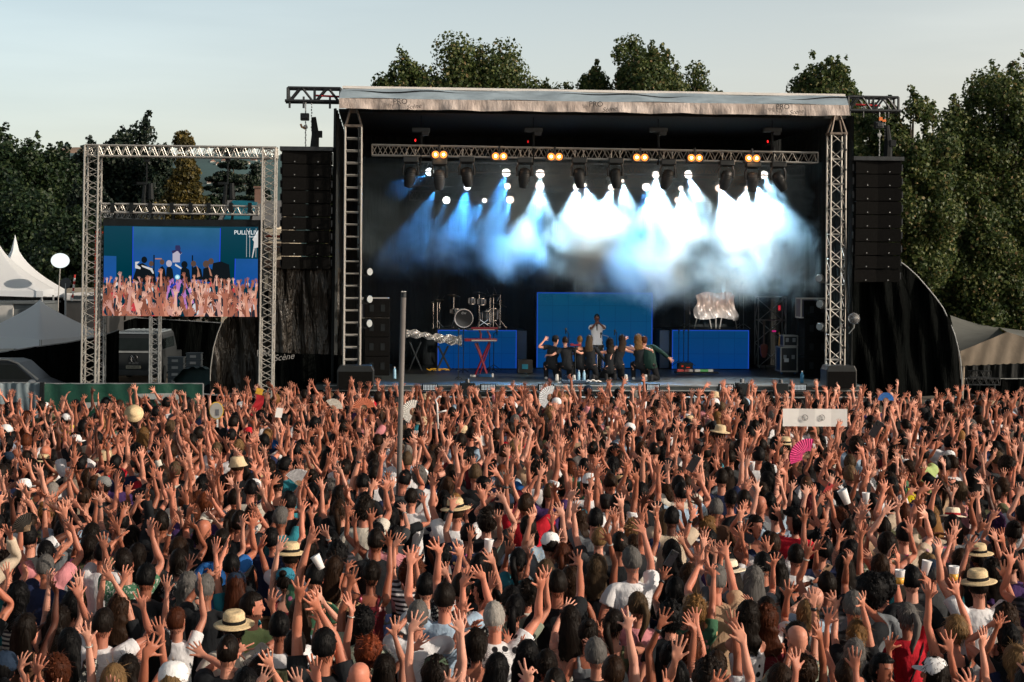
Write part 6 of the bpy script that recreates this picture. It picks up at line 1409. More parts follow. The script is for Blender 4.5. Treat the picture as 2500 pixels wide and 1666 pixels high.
# ================================================ people on the stage
FZ = FLOOR
def cast(lab, u_, v_, sy, p, sp, s=1.0, yaw=0.0, hair=None):
    """u_, v_: pixel of the head; sp is the pose; the figure stands on the deck"""
    M, info = solve(p['sex'], sp); h = info['head']; q = S(u_, v_, sy)
    cy, sy_ = math.cos(yaw), math.sin(yaw); hx, hy = cy * h[0] - sy_ * h[1], sy_ * h[0] + cy * h[1]
    E = sthing('person', lab, 'person', (q.x - hx * s, sy, FZ), rz=yaw, group='performers on the stage'); E.scale = (s,) * 3
    p = dict(dict(extra='-', pat='plain', up=[], top='tee', tc='black', hc='dark', trc=(.008, .009, .011)), **p); dress_person(E, p, M, np.random.default_rng(int(u_)), 'hi')
    return E
def kneel(one=True, lean=.15, side=0.0, h=-.50, **k):
    z = .95 + h; lg = {'legR': ((.15, .15, .08), (.15, -.28, .12)), 'legL': ((-.16, .36, z - .02), (-.16, .30, .09))} if one else {'legR': ((.15, .30, .10), (.13, -.10, .13)), 'legL': ((-.15, .30, .10), (-.13, -.10, .13))}
    if not one: h = -.62
    d = dict(kneel=True, root=(0, 0, h), lean=axrot((1, 0, 0), -lean) @ axrot((0, 1, 0), side), armR=(.30, .32, .75), armL=(-.30, .32, .75), poleR=(1, -.5, -.5), poleL=(-1, -.5, -.5), curlR=.4, curlL=.4); d.update(lg); d.update(k); return d
pale = (.66, .38, .28)
cast('Kneeling person in black cap and T-shirt, pale arm bent up behind the head', 1357, 836, 1.9, dict(sex='m', hair='short', hc='black', top='tee', extra='cap_black', skin=pale), kneel(lean=.2, side=.25, armL=(-.22, .05, 1.12), poleL=(-1, -.4, -1), armR=(.62, .2, .72), headR=axrot((0, 0, 1), -.9)), 1.0, -.1)
cast('Kneeling person in plain black T-shirt with short brown hair', 1380, 852, 1.7, dict(sex='m', hair='short', hc='brown', top='tee', skin=pale), kneel(lean=.1, side=-.12, armR=(.55, .15, .80), armL=(-.55, .2, .72)), .97, .1)
cast('Kneeling dancer in black mesh vest with cropped fair hair', 1416, 845, 1.9, dict(sex='m', hair='buzz', hc='golden', top='tank', skin=(.55, .27, .18)), kneel(lean=.05, side=.0), .98, 0)
cast('Kneeling dancer with long ash hair in sheer long-sleeved top', 1440, 852, 1.8, dict(sex='f', hair='long', hc='ash', top='long', skin=pale), kneel(lean=.1, side=-.1, armR=(.50, .25, .38)), 1.0, -.35)
cast('Kneeling dancer with long dark curls and one bare arm held out', 1489, 853, 1.8, dict(sex='f', hair='wavy', hc='dark', top='tank', skin=(.50, .25, .17)), kneel(lean=.08, one=False, armL=(-.52, .25, .90)), 1.02, .1)
cast('Kneeling dancer in black crop top leaning with straight brown hair', 1519, 845, 1.8, dict(sex='f', hair='long', hc='brown', top='tank', skin=pale), kneel(lean=.05, side=.28, armL=(-.28, -.05, .42), armR=(.5, .2, .9)), 1.02, .15)
cast('Kneeling dancer with long wavy light brown hair and arm reaching up', 1558, 848, 1.8, dict(sex='f', hair='wavy', hc='golden', top='tank', skin=pale), kneel(lean=.05, side=-.12, armL=(-.40, .25, 1.12), armR=(.25, -.05, .60)), 1.02, -.1)
cast('Kneeling person in loose dark green sweater bending towards the group', 1577, 838, 1.7, dict(sex='m', hair='short', hc='auburn', top='long', tc='darkpine', skin=(.6, .34, .24)), kneel(lean=.55, side=-.55, armR=(.50, .25, .55), poleR=(1, -1, .3)), 1.08, -.5)
# the singer, face to the crowd, both hands at the microphone
sp = dict(lean=np.eye(3), armR=(.06, .17, 1.50), armL=(-.05, .17, 1.52), poleR=(1, .1, -1), poleL=(-1, .1, -1), kneel=True, curlR=1.0, curlL=1.0, headR=axrot((1, 0, 0), -.05))
SG = cast('Singer in sleeveless white top holding a microphone to the mouth', 1457, 783, 5.0, dict(sex='m', hair='buzz', hc='black', top='tee', tc='white', skin=(.13, .06, .04), trc=(.05, .045, .035)), sp, 1.0, math.pi)
E = sthing('hand_microphone', 'black microphone held in front of the singer mouth', 'microphone', (S(1457, 790, 4.8).x, 4.80, S(1457, 794, 4.8).z)); m = MB(); m.ball((0, 0, 0), (.03, .03, .035), 10); m.tube([(0, 0, -.02), (.0, -.06, -.16)], [.018, .014], 8); m.build('grip', blk_gloss, E)
# ================================================ giant screen and the yard on its side
def wt(name, lab, cat, u_, v_, d, **k): p = W(u_, v_, d); return thing(name, lab, cat, p, 0, **k), p
DS = 42.0
def PL(u_, v_, p, d=DS): return W(u_, v_, d) - p
E, p = wt('goalpost_truss', 'tall silver truss goalpost frame around the giant screen', 'truss', 215, 960, DS); E.location.z = 0; p.z = 0
m = MB(); t0, t1 = PL(228, 356, p), PL(219, 960, p); t1 = t0 + (t1 - t0) * (t0.z / (t0.z - t1.z)); m.truss(t1, t0, .36, .36, r=.026, rd=.012, up=(0, 1, 0), nb=22); m.build('post', alu, E)
m = MB(); t0, t1 = PL(659, 362, p), PL(650, 960, p); t1 = t0 + (t1 - t0) * (t0.z / (t0.z - t1.z)); m.truss(t1, t0, .33, .33, r=.026, rd=.012, up=(0, 1, 0), nb=23); m.build('post', alu, E)
m = MB(); m.truss(PL(212, 368, p), PL(676, 374, p), .28, .28, r=.026, rd=.012, nb=21); m.build('top_beam', alu, E)
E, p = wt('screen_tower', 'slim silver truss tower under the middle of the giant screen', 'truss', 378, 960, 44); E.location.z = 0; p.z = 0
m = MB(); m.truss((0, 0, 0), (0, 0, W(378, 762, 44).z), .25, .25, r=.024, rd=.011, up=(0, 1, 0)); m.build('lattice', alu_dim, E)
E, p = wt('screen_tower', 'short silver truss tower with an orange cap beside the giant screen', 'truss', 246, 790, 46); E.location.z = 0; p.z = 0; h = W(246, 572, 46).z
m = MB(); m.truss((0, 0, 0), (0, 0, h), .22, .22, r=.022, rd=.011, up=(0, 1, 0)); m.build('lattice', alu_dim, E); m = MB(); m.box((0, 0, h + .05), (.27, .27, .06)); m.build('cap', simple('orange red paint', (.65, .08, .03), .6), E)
m = MB(); m.tube([(-.13, -.14, h), (-.15, -.14, h * .6), (-.12, -.14, h * .3)], .015, 6); m.build('strap', simple('orange red paint', (.65, .08, .03), .6), E)
E, p = wt('hanging_truss', 'silver truss that carries the giant screen with black slings', 'truss', 250, 508, DS)
m = MB(); a, b = PL(250, 508, p), PL(630, 515, p); m.truss(a, b, .22, .22, r=.028, rd=.010, nb=19); m.build('lattice', alu, E)
for u_ in (278, 324, 370, 422, 468, 512, 566, 612): m = MB(); m.tube([PL(u_, 499, p), PL(u_ + 3, 520, p), PL(u_, 538, p)], .035, 6); m.box(PL(u_, 508, p) + Vector((0, -.14, 0)), (.1, .05, .26)); m.build('sling', blk, E)
for u_, lab in ((358, 'black hoist and chain bag over the screen, nearer the tents'), (556, 'black hoist and chain bag over the screen, nearer the house')):
    E, p = wt('motor_hoist', lab, 'hoist', u_, 448, DS, group='hoists over the giant screen'); m = MB(); m.tube([(0, 0, 0), (0, 0, W(u_, 378, DS).z - p.z)], .02, 6); m.box((-.12, 0, 0), (.26, .12, .07)); m.build('motor', blk, E); m = MB(); m.tube([(.1, .0, 0), (.11, 0, -.42)], [.07, .09], 8); m.tube([(-.04, 0, 0), (-.08, 0, -.6)], [.05, .07], 8); m.box((0, 0, W(u_, 384, DS).z - p.z), (.1, .2, .25)); m.build('chain_bag', blk, E)
E, p = wt('truss_beam', 'loose grey truss lying behind the giant screen frame', 'truss', 240, 522, 47); m = MB(); m.truss((0, 0, 0), W(396, 532, 49) - p, .2, .2, r=.02, rd=.01); m.build('lattice', alu_dim, E)
# the screen and its picture, flat as it is
E, p = wt('giant_screen', 'giant screen showing a forest of raised hands before the blue stage', 'screen', 252, 773, DS)
U0, U1, V0, V1 = 252.0, 629.0, 553.0, 772.5; sx = (W(U1, 660, DS) - W(U0, 660, DS)).x; sz = W(440, V0, DS).z - W(440, V1, DS).z; zb = W(440, V1, DS).z - p.z
m = MB(); m.bx((-.02, .03, zb), (sx + .13, .3, zb + sz + .18)); m.bx((sx + .002, -.03, zb + .0), (sx + .13, .028, zb + sz + .18)); m.bx((-.02, -.03, zb + sz + .003), (sx, .028, zb + sz + .18)); m.build('cabinet', blk, E)
def q2(zx, zy): return (zx - 75) / (2285 - 75) * sx, zb + sz * (1 - (zy - 88) / (1372 - 88))
pics = {}
def pm(c, s=1.0):
    k = (c, s)
    if k not in pics: pics[k] = emit('screen picture colour', c, s)
    return pics[k]
class Pic:
    def __init__(s, name, mats): s.m = MB(); s.name = name; s.mats = mats
    def poly(s, pts, layer, mi=0):
        P2 = [q2(*q) for q in pts]; P2 = [(min(max(a, 0.0), sx), min(max(b, zb), zb + sz)) for a, b in P2]; b = len(s.m.v); y = .02 - layer * .0004
        s.m.v += [(a, y, c) for a, c in P2]; s.m.f.append(tuple(range(b, b + len(P2)))); s.m.m.append(mi); return s
    def done(s): return s.m.build(s.name, s.mats, E)
def gradmat(name, stops, ax='Z'):
    m, nt, p_, o = newmat(name); nt.nodes.remove(p_); e = N(nt, 'ShaderNodeEmission'); tc = N(nt, 'ShaderNodeTexCoord'); s = N(nt, 'ShaderNodeSeparateXYZ'); nt.links.new(tc.outputs['Generated'], s.inputs[0])
    nz = noise(nt, 1.3, 3); c = mixc(nt, ramp(nt, s.outputs[ax], stops), (0, .05, .07), mixc(nt, (0, 0, 0), (.6, .6, .6), nz)); nt.links.new(c, e.inputs[0]); nt.links.new(e.outputs[0], o.inputs[0]); return m
k = Pic('picture_background', [gradmat('screen backdrop', [(0, (.0, .02, .05)), (.5, (.0, .03, .05)), (1, (.01, .05, .08))])]); k.poly([(75, 88), (2285, 88), (2285, 1372), (75, 1372)], 0); k.done()
k = Pic('picture_blue_wall', [gradmat('screen blue wall', [(0, (.01, .09, .42)), (.55, (.02, .10, .36)), (1, (.04, .16, .30))]), pm((.02, .06, .75))]); k.poly([(485, 95), (1745, 110), (1735, 900), (485, 900)], 1)
k.poly([(485, 95), (495, 95), (495, 900), (485, 900)], 2, 1); k.poly([(1737, 110), (1747, 110), (1737, 900), (1727, 900)], 2, 1); k.poly([(75, 515), (255, 520), (255, 900), (75, 900)], 2); k.poly([(1955, 545), (2285, 545), (2285, 950), (1945, 950)], 2); k.poly([(1952, 545), (1962, 545), (1955, 950), (1945, 950)], 3, 1); k.done()
def ell(cx, cy, rx, ry, n=14, rot=0): return [(cx + rx * math.cos(a_) * math.cos(rot) - ry * math.sin(a_) * math.sin(rot), cy + rx * math.cos(a_) * math.sin(rot) + ry * math.sin(a_) * math.cos(rot)) for a_ in np.linspace(0, 2 * math.pi, n, False)]
k = Pic('picture_group', [pm((.006, .009, .012)), pm((.62, .60, .58)), pm((.42, .20, .13)), pm((.10, .06, .045)), pm((.03, .03, .10)), pm((.45, .42, .50))])
k.poly([(1100, 360), (1160, 360), (1175, 400), (1165, 450), (1110, 450), (1095, 400)], 4, 4); k.poly([(1055, 455), (1090, 440), (1165, 445), (1195, 470), (1165, 500), (1165, 600), (1060, 605), (1060, 490)], 5, 5); k.poly([(1045, 440), (1110, 420), (1115, 445), (1060, 480)], 6, 4); k.poly([(1150, 420), (1195, 460), (1175, 490), (1140, 450)], 6, 4)
for cx, cy, rr, body, hair in ((655, 570, 42, (480, 880, 560, 640, 700, 900), 0), (755, 625, 34, (640, 900, 690, 690, 800, 900), 3), (910, 600, 34, (830, 900, 880, 680, 950, 900), 3), (1010, 620, 42, (960, 900, 975, 680, 1060, 900), 5), (1230, 635, 46, (1170, 900, 1180, 690, 1300, 900), 0), (1360, 620, 38, (1330, 850, 1340, 680, 1470, 850), 3), (1540, 625, 46, (1490, 880, 1500, 690, 1640, 880), 3), (1610, 585, 40, (1600, 900, 1640, 610, 1870, 900), 3)):
    k.poly([(body[0], body[1]), (body[2], body[3]), ((body[2] + body[4]) / 2, body[3] - 25), (body[4], body[3] + 20), (body[4] + 30, body[5])], 7, 0); k.poly(ell(cx, cy, rr, rr * 1.15), 8, hair)
k.poly([(525, 600), (590, 595), (545, 640), (605, 680), (600, 705), (525, 690)], 9, 1); k.poly([(615, 645), (770, 690), (795, 760), (780, 770), (740, 715), (625, 670)], 9, 1); k.poly([(1100, 620), (1190, 680), (1185, 700), (1095, 650)], 9, 1); k.poly([(1400, 640), (1430, 690), (1460, 800), (1410, 815), (1420, 720)], 9, 2); k.poly([(1570, 650), (1600, 700), (1630, 800), (1600, 790)], 9, 2)
k.poly([(2290, 125), (2200, 270), (2225, 300), (2215, 400), (2285, 380)], 5, 1); k.poly([(2215, 400), (2235, 400), (2205, 530), (2195, 530)], 5, 1)
for x in (2115, 2160, 2250): k.poly([(x, 110), (x + 5, 110), (x + 5, 520), (x, 520)], 4, 1)
for x in (785, 1335): k.poly([(x, 500), (x + 18, 500), (x + 18, 900), (x, 900)], 4, 0)
k.poly([(810, 545), (905, 545), (905, 562), (810, 562)], 10, 2); k.done()
hr = random.Random(3); hcol = [pm((.62, .26, .17)), pm((.40, .14, .09)), pm((.78, .44, .33)), pm((.24, .08, .05)), pm((.58, .30, .25)), pm((.46, .20, .52)), pm((.02, .02, .03)), pm((.62, .62, .64)), pm((.55, .05, .06))]
k = Pic('picture_hands', hcol); lay = 12
def hand2(cx, cy, s, rot, mi, arm=1.0):
    global lay
    lay += 1; T_ = lambda x, y: (cx + s * (x * math.cos(rot) - y * math.sin(rot)), cy + s * (x * math.sin(rot) + y * math.cos(rot)))
    fl = hr.choice((-1, 1)); k.poly([T_(x, y) for x, y in ((-.30, .1), (.30, .1), (.36, -.5), (-.36, -.5))] + [T_(-.36, -.5)], lay, mi); k.poly([T_(-.21, .0), T_(.21, .0), T_(.36, 3.2 * arm), T_(-.32, 3.2 * arm)], lay, mi)
    for i, (bx_, an, ln) in enumerate(((-.28, -.35, .62), (-.10, -.1, .75), (.08, .1, .70), (.27, .38, .55))):
        an *= hr.uniform(.5, 1.4); bx_ *= 1; dx, dy = math.sin(an), -math.cos(an); w_ = .085; b = (bx_, -.42); e_ = (bx_ + dx * ln, -.42 + dy * ln)
        k.poly([T_(b[0] - w_, b[1]), T_(b[0] + w_, b[1]), T_(e_[0] + w_ * .8, e_[1]), T_(e_[0], e_[1] - w_), T_(e_[0] - w_ * .8, e_[1])], lay, mi)
    k.poly([T_(fl * .2, .0), T_(fl * .34, -.2), T_(fl * .78, -.55), T_(fl * .70, -.66), T_(fl * .3, -.4)], lay, mi)
for row in range(8):
    y0 = 868 + row * 64 + (row ** 2) * 1.6; s = 34 + row * 9
    for i in range(int(2300 / (s * 1.6))):
        x = 80 + i * s * 1.6 + hr.uniform(-.5, .5) * s; pur = 1000 < x < 1330 and 860 < y0 < 1130
        if hr.random() < .45: lay += 1; k.poly(ell(x, y0 + s * 1.4, s * .7, s * .9), lay, hr.choice((6, 6, 6, 7, 3, 8)))
        hand2(x, y0 + hr.uniform(-.9, .6) * s, s, hr.uniform(-.35, .35), 5 if pur and hr.random() < .8 else hr.choice((0, 1, 1, 2, 3, 3, 4)))
for cx, cy, s, r_ in ((325, 800, 52, .05), (910, 760, 58, 0), (1240, 800, 50, -.1), (1880, 880, 50, .1), (1385, 820, 36, 0), (1705, 820, 36, 0), (720, 850, 50, .1), (1820, 1100, 110, -.05), (900, 1180, 100, -.1), (1120, 1060, 70, 0), (1560, 1100, 70, .1), (2120, 1120, 80, -.15), (470, 1050, 80, .1)): hand2(cx, cy, s, r_, hr.choice((0, 2, 4, 1)))
k.done()
k = Pic('picture_glow', [pm((.35, .75, .85)), pm((.8, .95, 1.0)), pm((.02, .05, .40))]); k.poly(ell(1145, 812, 34, 34), lay + 2, 0); k.poly(ell(1145, 812, 16, 16), lay + 3, 1); k.poly([(1030, 950), (1110, 890), (1130, 915), (1050, 975)], lay + 3, 2); k.done()
a, c = q2(2135, 172); text('PULLYLIVE', (a, -.006, c), .155, pm((.85, .9, .9), 1.0), E, name='logo_lettering'); a, c = q2(2205, 228); text('festival', (a, -.006, c), .07, pm((.85, .9, .9), 1.0), E, name='logo_lettering')
# red and white truss bits beside the screen
E, p = wt('cross_beam', 'red and white cross beam between the screen frame and the loudspeakers', 'truss', 634, 585, 45); m = MB(); m.tube([(0, 0, 0), (.62, 0, -.03)], .03, 6, 0); m.tube([(0, 0, -.18), (.62, 0, -.22)], .02, 6, 0)
m.build('pole', alu, E); m = MB(); m.tube([(0, 0, .12), (.62, 0, .08)], .04, 6); m.build('red_pole', simple('orange red paint', (.65, .08, .03), .6), E)
# tents
canvas, nt, p_, o_ = newmat('white tent canvas'); p_.inputs['Base Color'].default_value = (.86, .90, .93, 1); p_.inputs['Roughness'].default_value = .6; bump(nt, p_, noise(nt, 3, 4), .25, .03)
_t = N(nt, 'ShaderNodeBsdfTranslucent'); _t.inputs[0].default_value = (.86, .93, 1.0, 1); _m = N(nt, 'ShaderNodeMixShader'); _m.inputs[0].default_value = .3; nt.links.new(p_.outputs[0], _m.inputs[1]); nt.links.new(_t.outputs[0], _m.inputs[2]); nt.links.new(_m.outputs[0], o_.inputs[0])
canv_b = simple('beige tent canvas', (.24, .20, .155), .7, 0, .12, 2, .4, 2.5, .05); canv_g = simple('grey tent canvas', (.11, .118, .112), .7, 0, .12, 2, .3, 2, .05)
def pagoda(lab, u_, vt_, ve, d, half, rz, curve, mat, val_=.35, group='white pointed tents'):
    top, ev = W(u_, vt_, d).z, W(u_, ve, d).z; p = W(u_, ve, d); E = thing('pagoda_tent', lab, 'tent', (p.x, d, 0), rz, group); n = 14; m = MB()
    def fn(u, v):
        k = u * 4; i = int(k) % 4; f = k - int(k); cs = [(-half, -half), (half, -half), (half, half), (-half, half)]; a, b = cs[i], cs[(i + 1) % 4]; ex, ey = a[0] + (b[0] - a[0]) * f, a[1] + (b[1] - a[1]) * f
        sag = 1 - .05 * math.sin(f * math.pi) * v; z = top + (ev - top) * (v ** curve) ; return Vector((ex * v * sag, ey * v * sag, z + .02 * math.sin(f * math.pi) * v))
    m.grid(fn, 48, n); m.build('roof', mat, E, True); m = MB()
    def vf(u, v): q = fn(u, 1.0); return Vector((q.x * (1.004), q.y * 1.004, q.z - v * val_ * (1 - .04 * math.sin(u * 50))))
    m.grid(vf, 96, 2); n_ = len(m.v); m.v += [(a_ * .99, b_ * .99, c_) for a_, b_, c_ in m.v]; m.f += [tuple(i + n_ for i in f[::-1]) for f in m.f]; m.m += list(m.m); m.build('valance', mat, E)
    for X in (-1, 1):
        for Y in (-1, 1): m = MB(); m.tube([(X * half * .98, Y * half * .98, 0), (X * half * .98, Y * half * .98, ev)], .04, 8); m.build('leg', alu_dim, E)
    return E
pagoda('Tall white pagoda tent cut by the picture edge', -12, 566, 708, 60, 1.95, R(10), .55, canvas, .22); pagoda('Tall white pagoda tent with slim peak behind the other one', 36, 573, 712, 66, 1.75, R(35), .48, canvas, .2)
pagoda('Low white square party tent in front of the black hoarding', 97, 732, 822, 54, 1.62, R(-28), .80, canvas, .36)
E, p = wt('balloon_lamp', 'glowing white balloon lamp on a thin pole beside the tents', 'lamp', 147, 640, 58); m = MB(); m.ball((0, 0, .05), (.33, .33, .27), 20); m.build('balloon', emit('balloon glow', (.88, .97, .97), 1.15), E, True); m = MB(); m.tube([(0, 0, -.2), (-.06, 0, -1.3), (-.1, 0, -p.z)], .02, 8); m.build('pole', alu, E)
E, p = wt('traffic_mirror', 'round dark sign on a grey post by the pagoda tents', 'sign', 160, 692, 55); m = MB(); m.lathe((0, 0, 0), [(.17, 0), (.19, .01), (.19, .03), (.17, .04)], 24, ax='Y'); m.build('disc', simple('dark glass', (.03, .04, .05), .3), E); m = MB(); m.tube([(0, .03, 0), (0, .03, -p.z)], .035, 8); m.build('post', alu_dim, E)
E, p = wt('striped_pole', 'slanted red and white striped pole beside the round sign', 'pole', 183, 671, 57); rw = simple('red band', (.5, .04, .03), .6); wp = simple('white paint', (.7, .7, .7), .6)
d_ = W(176, 735, 57) - p
for k in range(8): m = MB(); m.tube([tuple(d_ * (k / 8)), tuple(d_ * ((k + 1) / 8))], .035, 6); m.build('band', wp if k % 2 else rw, E)
# sheds, hoardings
def hoard(lab, pts_top, vb, d0, d1=None, mat=mesh_blk, group='black hoardings around the backstage yard', name='hoarding'):
    d1 = d1 or d0; n = len(pts_top); P = [W(u_, v_, d0 + (d1 - d0) * i / (n - 1)) for i, (u_, v_) in enumerate(pts_top)]; E = thing(name, lab, 'hoarding', (P[0].x, P[0].y, 0), 0, group); m = MB()
    def fn(u, v): k = u * (n - 1); i = min(n - 2, int(k)); f = k - i; q = P[i] + (P[i + 1] - P[i]) * f; return Vector((q.x - P[0].x, q.y - P[0].y + .05 * math.sin(u * 40) + .03 * math.sin(u * 91 + v * 4), q.z * (1 - v)))
    m.grid(fn, 80, 6); n_ = len(m.v); m.v += [(a_, b_ + .03, c_) for a_, b_, c_ in m.v]; m.f += [tuple(i + n_ for i in f[::-1]) for f in m.f]; m.m += list(m.m); m.build('sheeting', mat, E, True)
    m = MB(); m.tube([tuple(q - P[0] + Vector((0, -.03, P[0].z))) if False else (q.x - P[0].x, q.y - P[0].y - .03, q.z) for q in P], .02, 6); m.build('top_rail', alu_dim, E); return E
hoard('black hoarding between the parked car and the low white tent', [(-20, 864), (80, 848), (170, 836), (250, 820), (290, 806)], 935, 51, 53)
hoard('black hoarding along the lane behind the grey van', [(255, 800), (330, 776), (430, 782), (560, 790)], 935, 66, 66); hoard('black hoarding behind the low white tent', [(-20, 716), (60, 722), (160, 728), (260, 735)], 930, 62, 68)
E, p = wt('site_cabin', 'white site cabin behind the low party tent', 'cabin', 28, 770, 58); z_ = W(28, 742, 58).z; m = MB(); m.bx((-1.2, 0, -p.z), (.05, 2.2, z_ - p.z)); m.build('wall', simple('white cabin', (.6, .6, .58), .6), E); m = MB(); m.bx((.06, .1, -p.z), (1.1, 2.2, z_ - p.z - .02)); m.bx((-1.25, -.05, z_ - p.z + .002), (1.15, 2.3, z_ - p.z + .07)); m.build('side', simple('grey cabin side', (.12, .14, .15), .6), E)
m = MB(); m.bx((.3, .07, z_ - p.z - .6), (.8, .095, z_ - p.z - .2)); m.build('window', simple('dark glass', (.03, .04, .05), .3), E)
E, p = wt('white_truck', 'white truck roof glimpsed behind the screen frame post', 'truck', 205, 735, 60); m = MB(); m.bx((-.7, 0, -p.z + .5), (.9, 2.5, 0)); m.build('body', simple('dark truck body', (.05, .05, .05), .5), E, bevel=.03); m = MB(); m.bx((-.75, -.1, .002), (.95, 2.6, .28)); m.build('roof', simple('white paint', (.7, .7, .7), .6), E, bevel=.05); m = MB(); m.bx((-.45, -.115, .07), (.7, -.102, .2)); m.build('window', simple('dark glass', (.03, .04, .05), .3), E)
for X in (-.4, .6): m = MB(); m.lathe((X, .2, -p.z + .4), [(.4, -.1), (.4, .1)], 16, ax='Y'); m.build('wheel', blk, E)
E, p = wt('portable_cabin', 'beige portable cabin beside the orange-capped truss tower', 'cabin', 190, 720, 64); m = MB(); m.bx((-.5, 0, -p.z), (1.2, 2, .25)); m.build('wall', simple('beige wall', (.38, .34, .28), .7), E); m = MB(); m.bx((-.3, -.02, -.35), (.1, -.002, .1)); m.build('window', simple('dark glass', (.03, .04, .05), .3), E)
# van seen from behind
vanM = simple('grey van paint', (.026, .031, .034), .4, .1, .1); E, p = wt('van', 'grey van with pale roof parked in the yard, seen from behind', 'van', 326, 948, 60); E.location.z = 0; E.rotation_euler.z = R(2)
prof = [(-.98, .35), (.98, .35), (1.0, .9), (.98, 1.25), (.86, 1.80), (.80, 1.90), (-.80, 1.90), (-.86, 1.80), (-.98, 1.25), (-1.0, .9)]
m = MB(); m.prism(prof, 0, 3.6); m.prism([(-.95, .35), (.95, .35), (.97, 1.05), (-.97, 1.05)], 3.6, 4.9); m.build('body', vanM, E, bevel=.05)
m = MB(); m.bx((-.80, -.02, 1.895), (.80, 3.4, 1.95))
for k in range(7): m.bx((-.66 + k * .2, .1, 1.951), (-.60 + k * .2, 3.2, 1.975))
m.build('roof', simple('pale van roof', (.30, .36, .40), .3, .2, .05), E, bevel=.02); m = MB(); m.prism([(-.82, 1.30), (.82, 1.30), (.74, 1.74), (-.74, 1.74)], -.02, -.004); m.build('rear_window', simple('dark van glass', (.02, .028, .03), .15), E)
m = MB(); m.bx((-.95, -.03, 1.19), (.95, -.004, 1.26)); m.build('light_strip', simple('pale strip', (.30, .33, .34), .3), E); m = MB(); m.bx((-.97, -.09, .33), (.97, .02, .55)); m.build('bumper', simple('dark bumper', (.045, .05, .052), .5), E, bevel=.03)
m = MB(); m.bx((-.27, -.105, .60), (.27, -.0, .71)); npl = m.build('number_plate', simple('plate', (.5, .48, .38), .5), E); text('VD 629225', (0, -.11, .655), .10, inkM, npl)
m = MB(); lr = [(.14 * math.cos(a_), 0, .14 * math.sin(a_)) for a_ in np.linspace(0, 2 * math.pi, 25)]; m.tube([(x, -.02, z + .98) for x, y, z in lr], .012, 5, cap=False); m.tube([(-.075, -.02, 1.09), (0, -.02, .985), (.075, -.02, 1.09)], .011, 5); m.tube([(-.11, -.02, 1.05), (-.055, -.02, .865), (0, -.02, .965), (.055, -.02, .865), (.11, -.02, 1.05)], .011, 5); m.build('emblem', chromeM, E)
text('ID. BUZZ', (0, -.012, .80), .09, simple('chrome letters', (.4, .42, .44), .3, .5), E)
for X in (-1, 1):
    m = MB(); m.bx((X * .99 - .02, .5, 1.28), (X * .99 + .01, 3.2, 1.68)) if False else m.prism([(.6, 1.30), (3.1, 1.30), (2.9, 1.7), (.7, 1.7)], X * .955 - .02, X * .955 + .02, plane='YZ'); m.build('side_window', simple('dark van glass', (.02, .028, .03), .15), E)
    m = MB(); m.lathe((X * .93, .8, .34), [(.33, -.1), (.34, .0), (.33, .1)], 18, ax='X'); m.build('wheel', blk, E); m = MB(); m.lathe((X * .93, 3.8, .34), [(.33, -.1), (.34, .0), (.33, .1)], 18, ax='X'); m.build('wheel', blk, E)
# car at the edge
E, p = wt('parked_car', 'dark car with silver window frame cut by the picture edge', 'car', 0, 945, 48); E.location.z = 0; m = MB()
m.prism([(-2.6, .3), (1.5, .3), (1.5, .85), (1.05, 1.02), (.45, 1.55), (.2, 1.62), (-1.6, 1.62), (-2.5, 1.1)], 0, 1.7); m.build('body', simple('dark car paint', (.03, .035, .04), .3, .2), E, bevel=.05); m = MB(); m.tube([(-1.4, -.02, 1.66), (.25, -.02, 1.66), (.55, -.02, 1.55), (1.15, -.02, 1.06)], .035, 6); m.build('window_frame', alu, E)
m = MB(); m.prism([(-1.4, 1.08), (.95, 1.08), (.45, 1.5), (-1.4, 1.52)], -.015, -.004); m.build('side_window', simple('dark van glass', (.02, .028, .03), .15), E); m = MB(); m.ball((1.0, -.12, 1.0), (.12, .1, .08), 10); m.build('wing_mirror', simple('white paint', (.7, .7, .7), .6), E)
for X in (-1.6, .95): m = MB(); m.lathe((X, .1, .32), [(.31, -.08), (.32, .08)], 18, ax='Y'); m.build('wheel', blk, E)
# crates
cg = simple('grey crate plastic', (.11, .135, .15), .5, 0, .1); cw = simple('white label', (.55, .55, .53), .7)
for st, (u0, vt_, n_, d) in enumerate(((428, 872, 6, 56), (472, 862, 5, 59))):
    zt_ = W(u0, vt_, d).z; hh = .24
    for k in range(n_):
        p = W(u0, 900, d); E = thing('plastic_crate', 'grey lidded crate, %s from the top of the stack %s' % (['topmost', 'second', 'third', 'fourth', 'fifth', 'sixth'][k], 'nearer the van' if st == 0 else 'nearer the curved pole'), 'crate', (p.x, d, zt_ - (k + 1) * hh), 0, 'grey crates stacked beside the van')
        m = MB(); m.box((0, .2, hh * .45), (.54, .38, hh * .84)); m.box((0, .2, hh * .92), (.58, .42, .035)); m.box((0, .2, hh * .5), (.56, .40, .02)); m.build('box', cg, E, bevel=.006); m = MB(); m.box((-.02, -.002, hh * .45), (.22, .008, .09)); m.build('label_sticker', cw, E)
    p = W(u0, 900, d); z0_ = zt_ - n_ * hh; E = thing('crate_trolley', 'low trolley under the crate stack %s' % ('nearer the van' if st == 0 else 'nearer the curved pole'), 'trolley', (p.x, d, 0), 0, 'trolleys under the crates'); m = MB(); m.box((0, .2, max(.1, z0_ - .03)), (.6, .45, .05)); m.build('platform', alu_dim, E)
    m = MB()
    for X in (-.24, .24):
        for Y in (.05, .35): m.tube([(X, Y, .0), (X, Y, max(.1, z0_ - .06))], .03, 6)
    m.build('frame', blk, E)
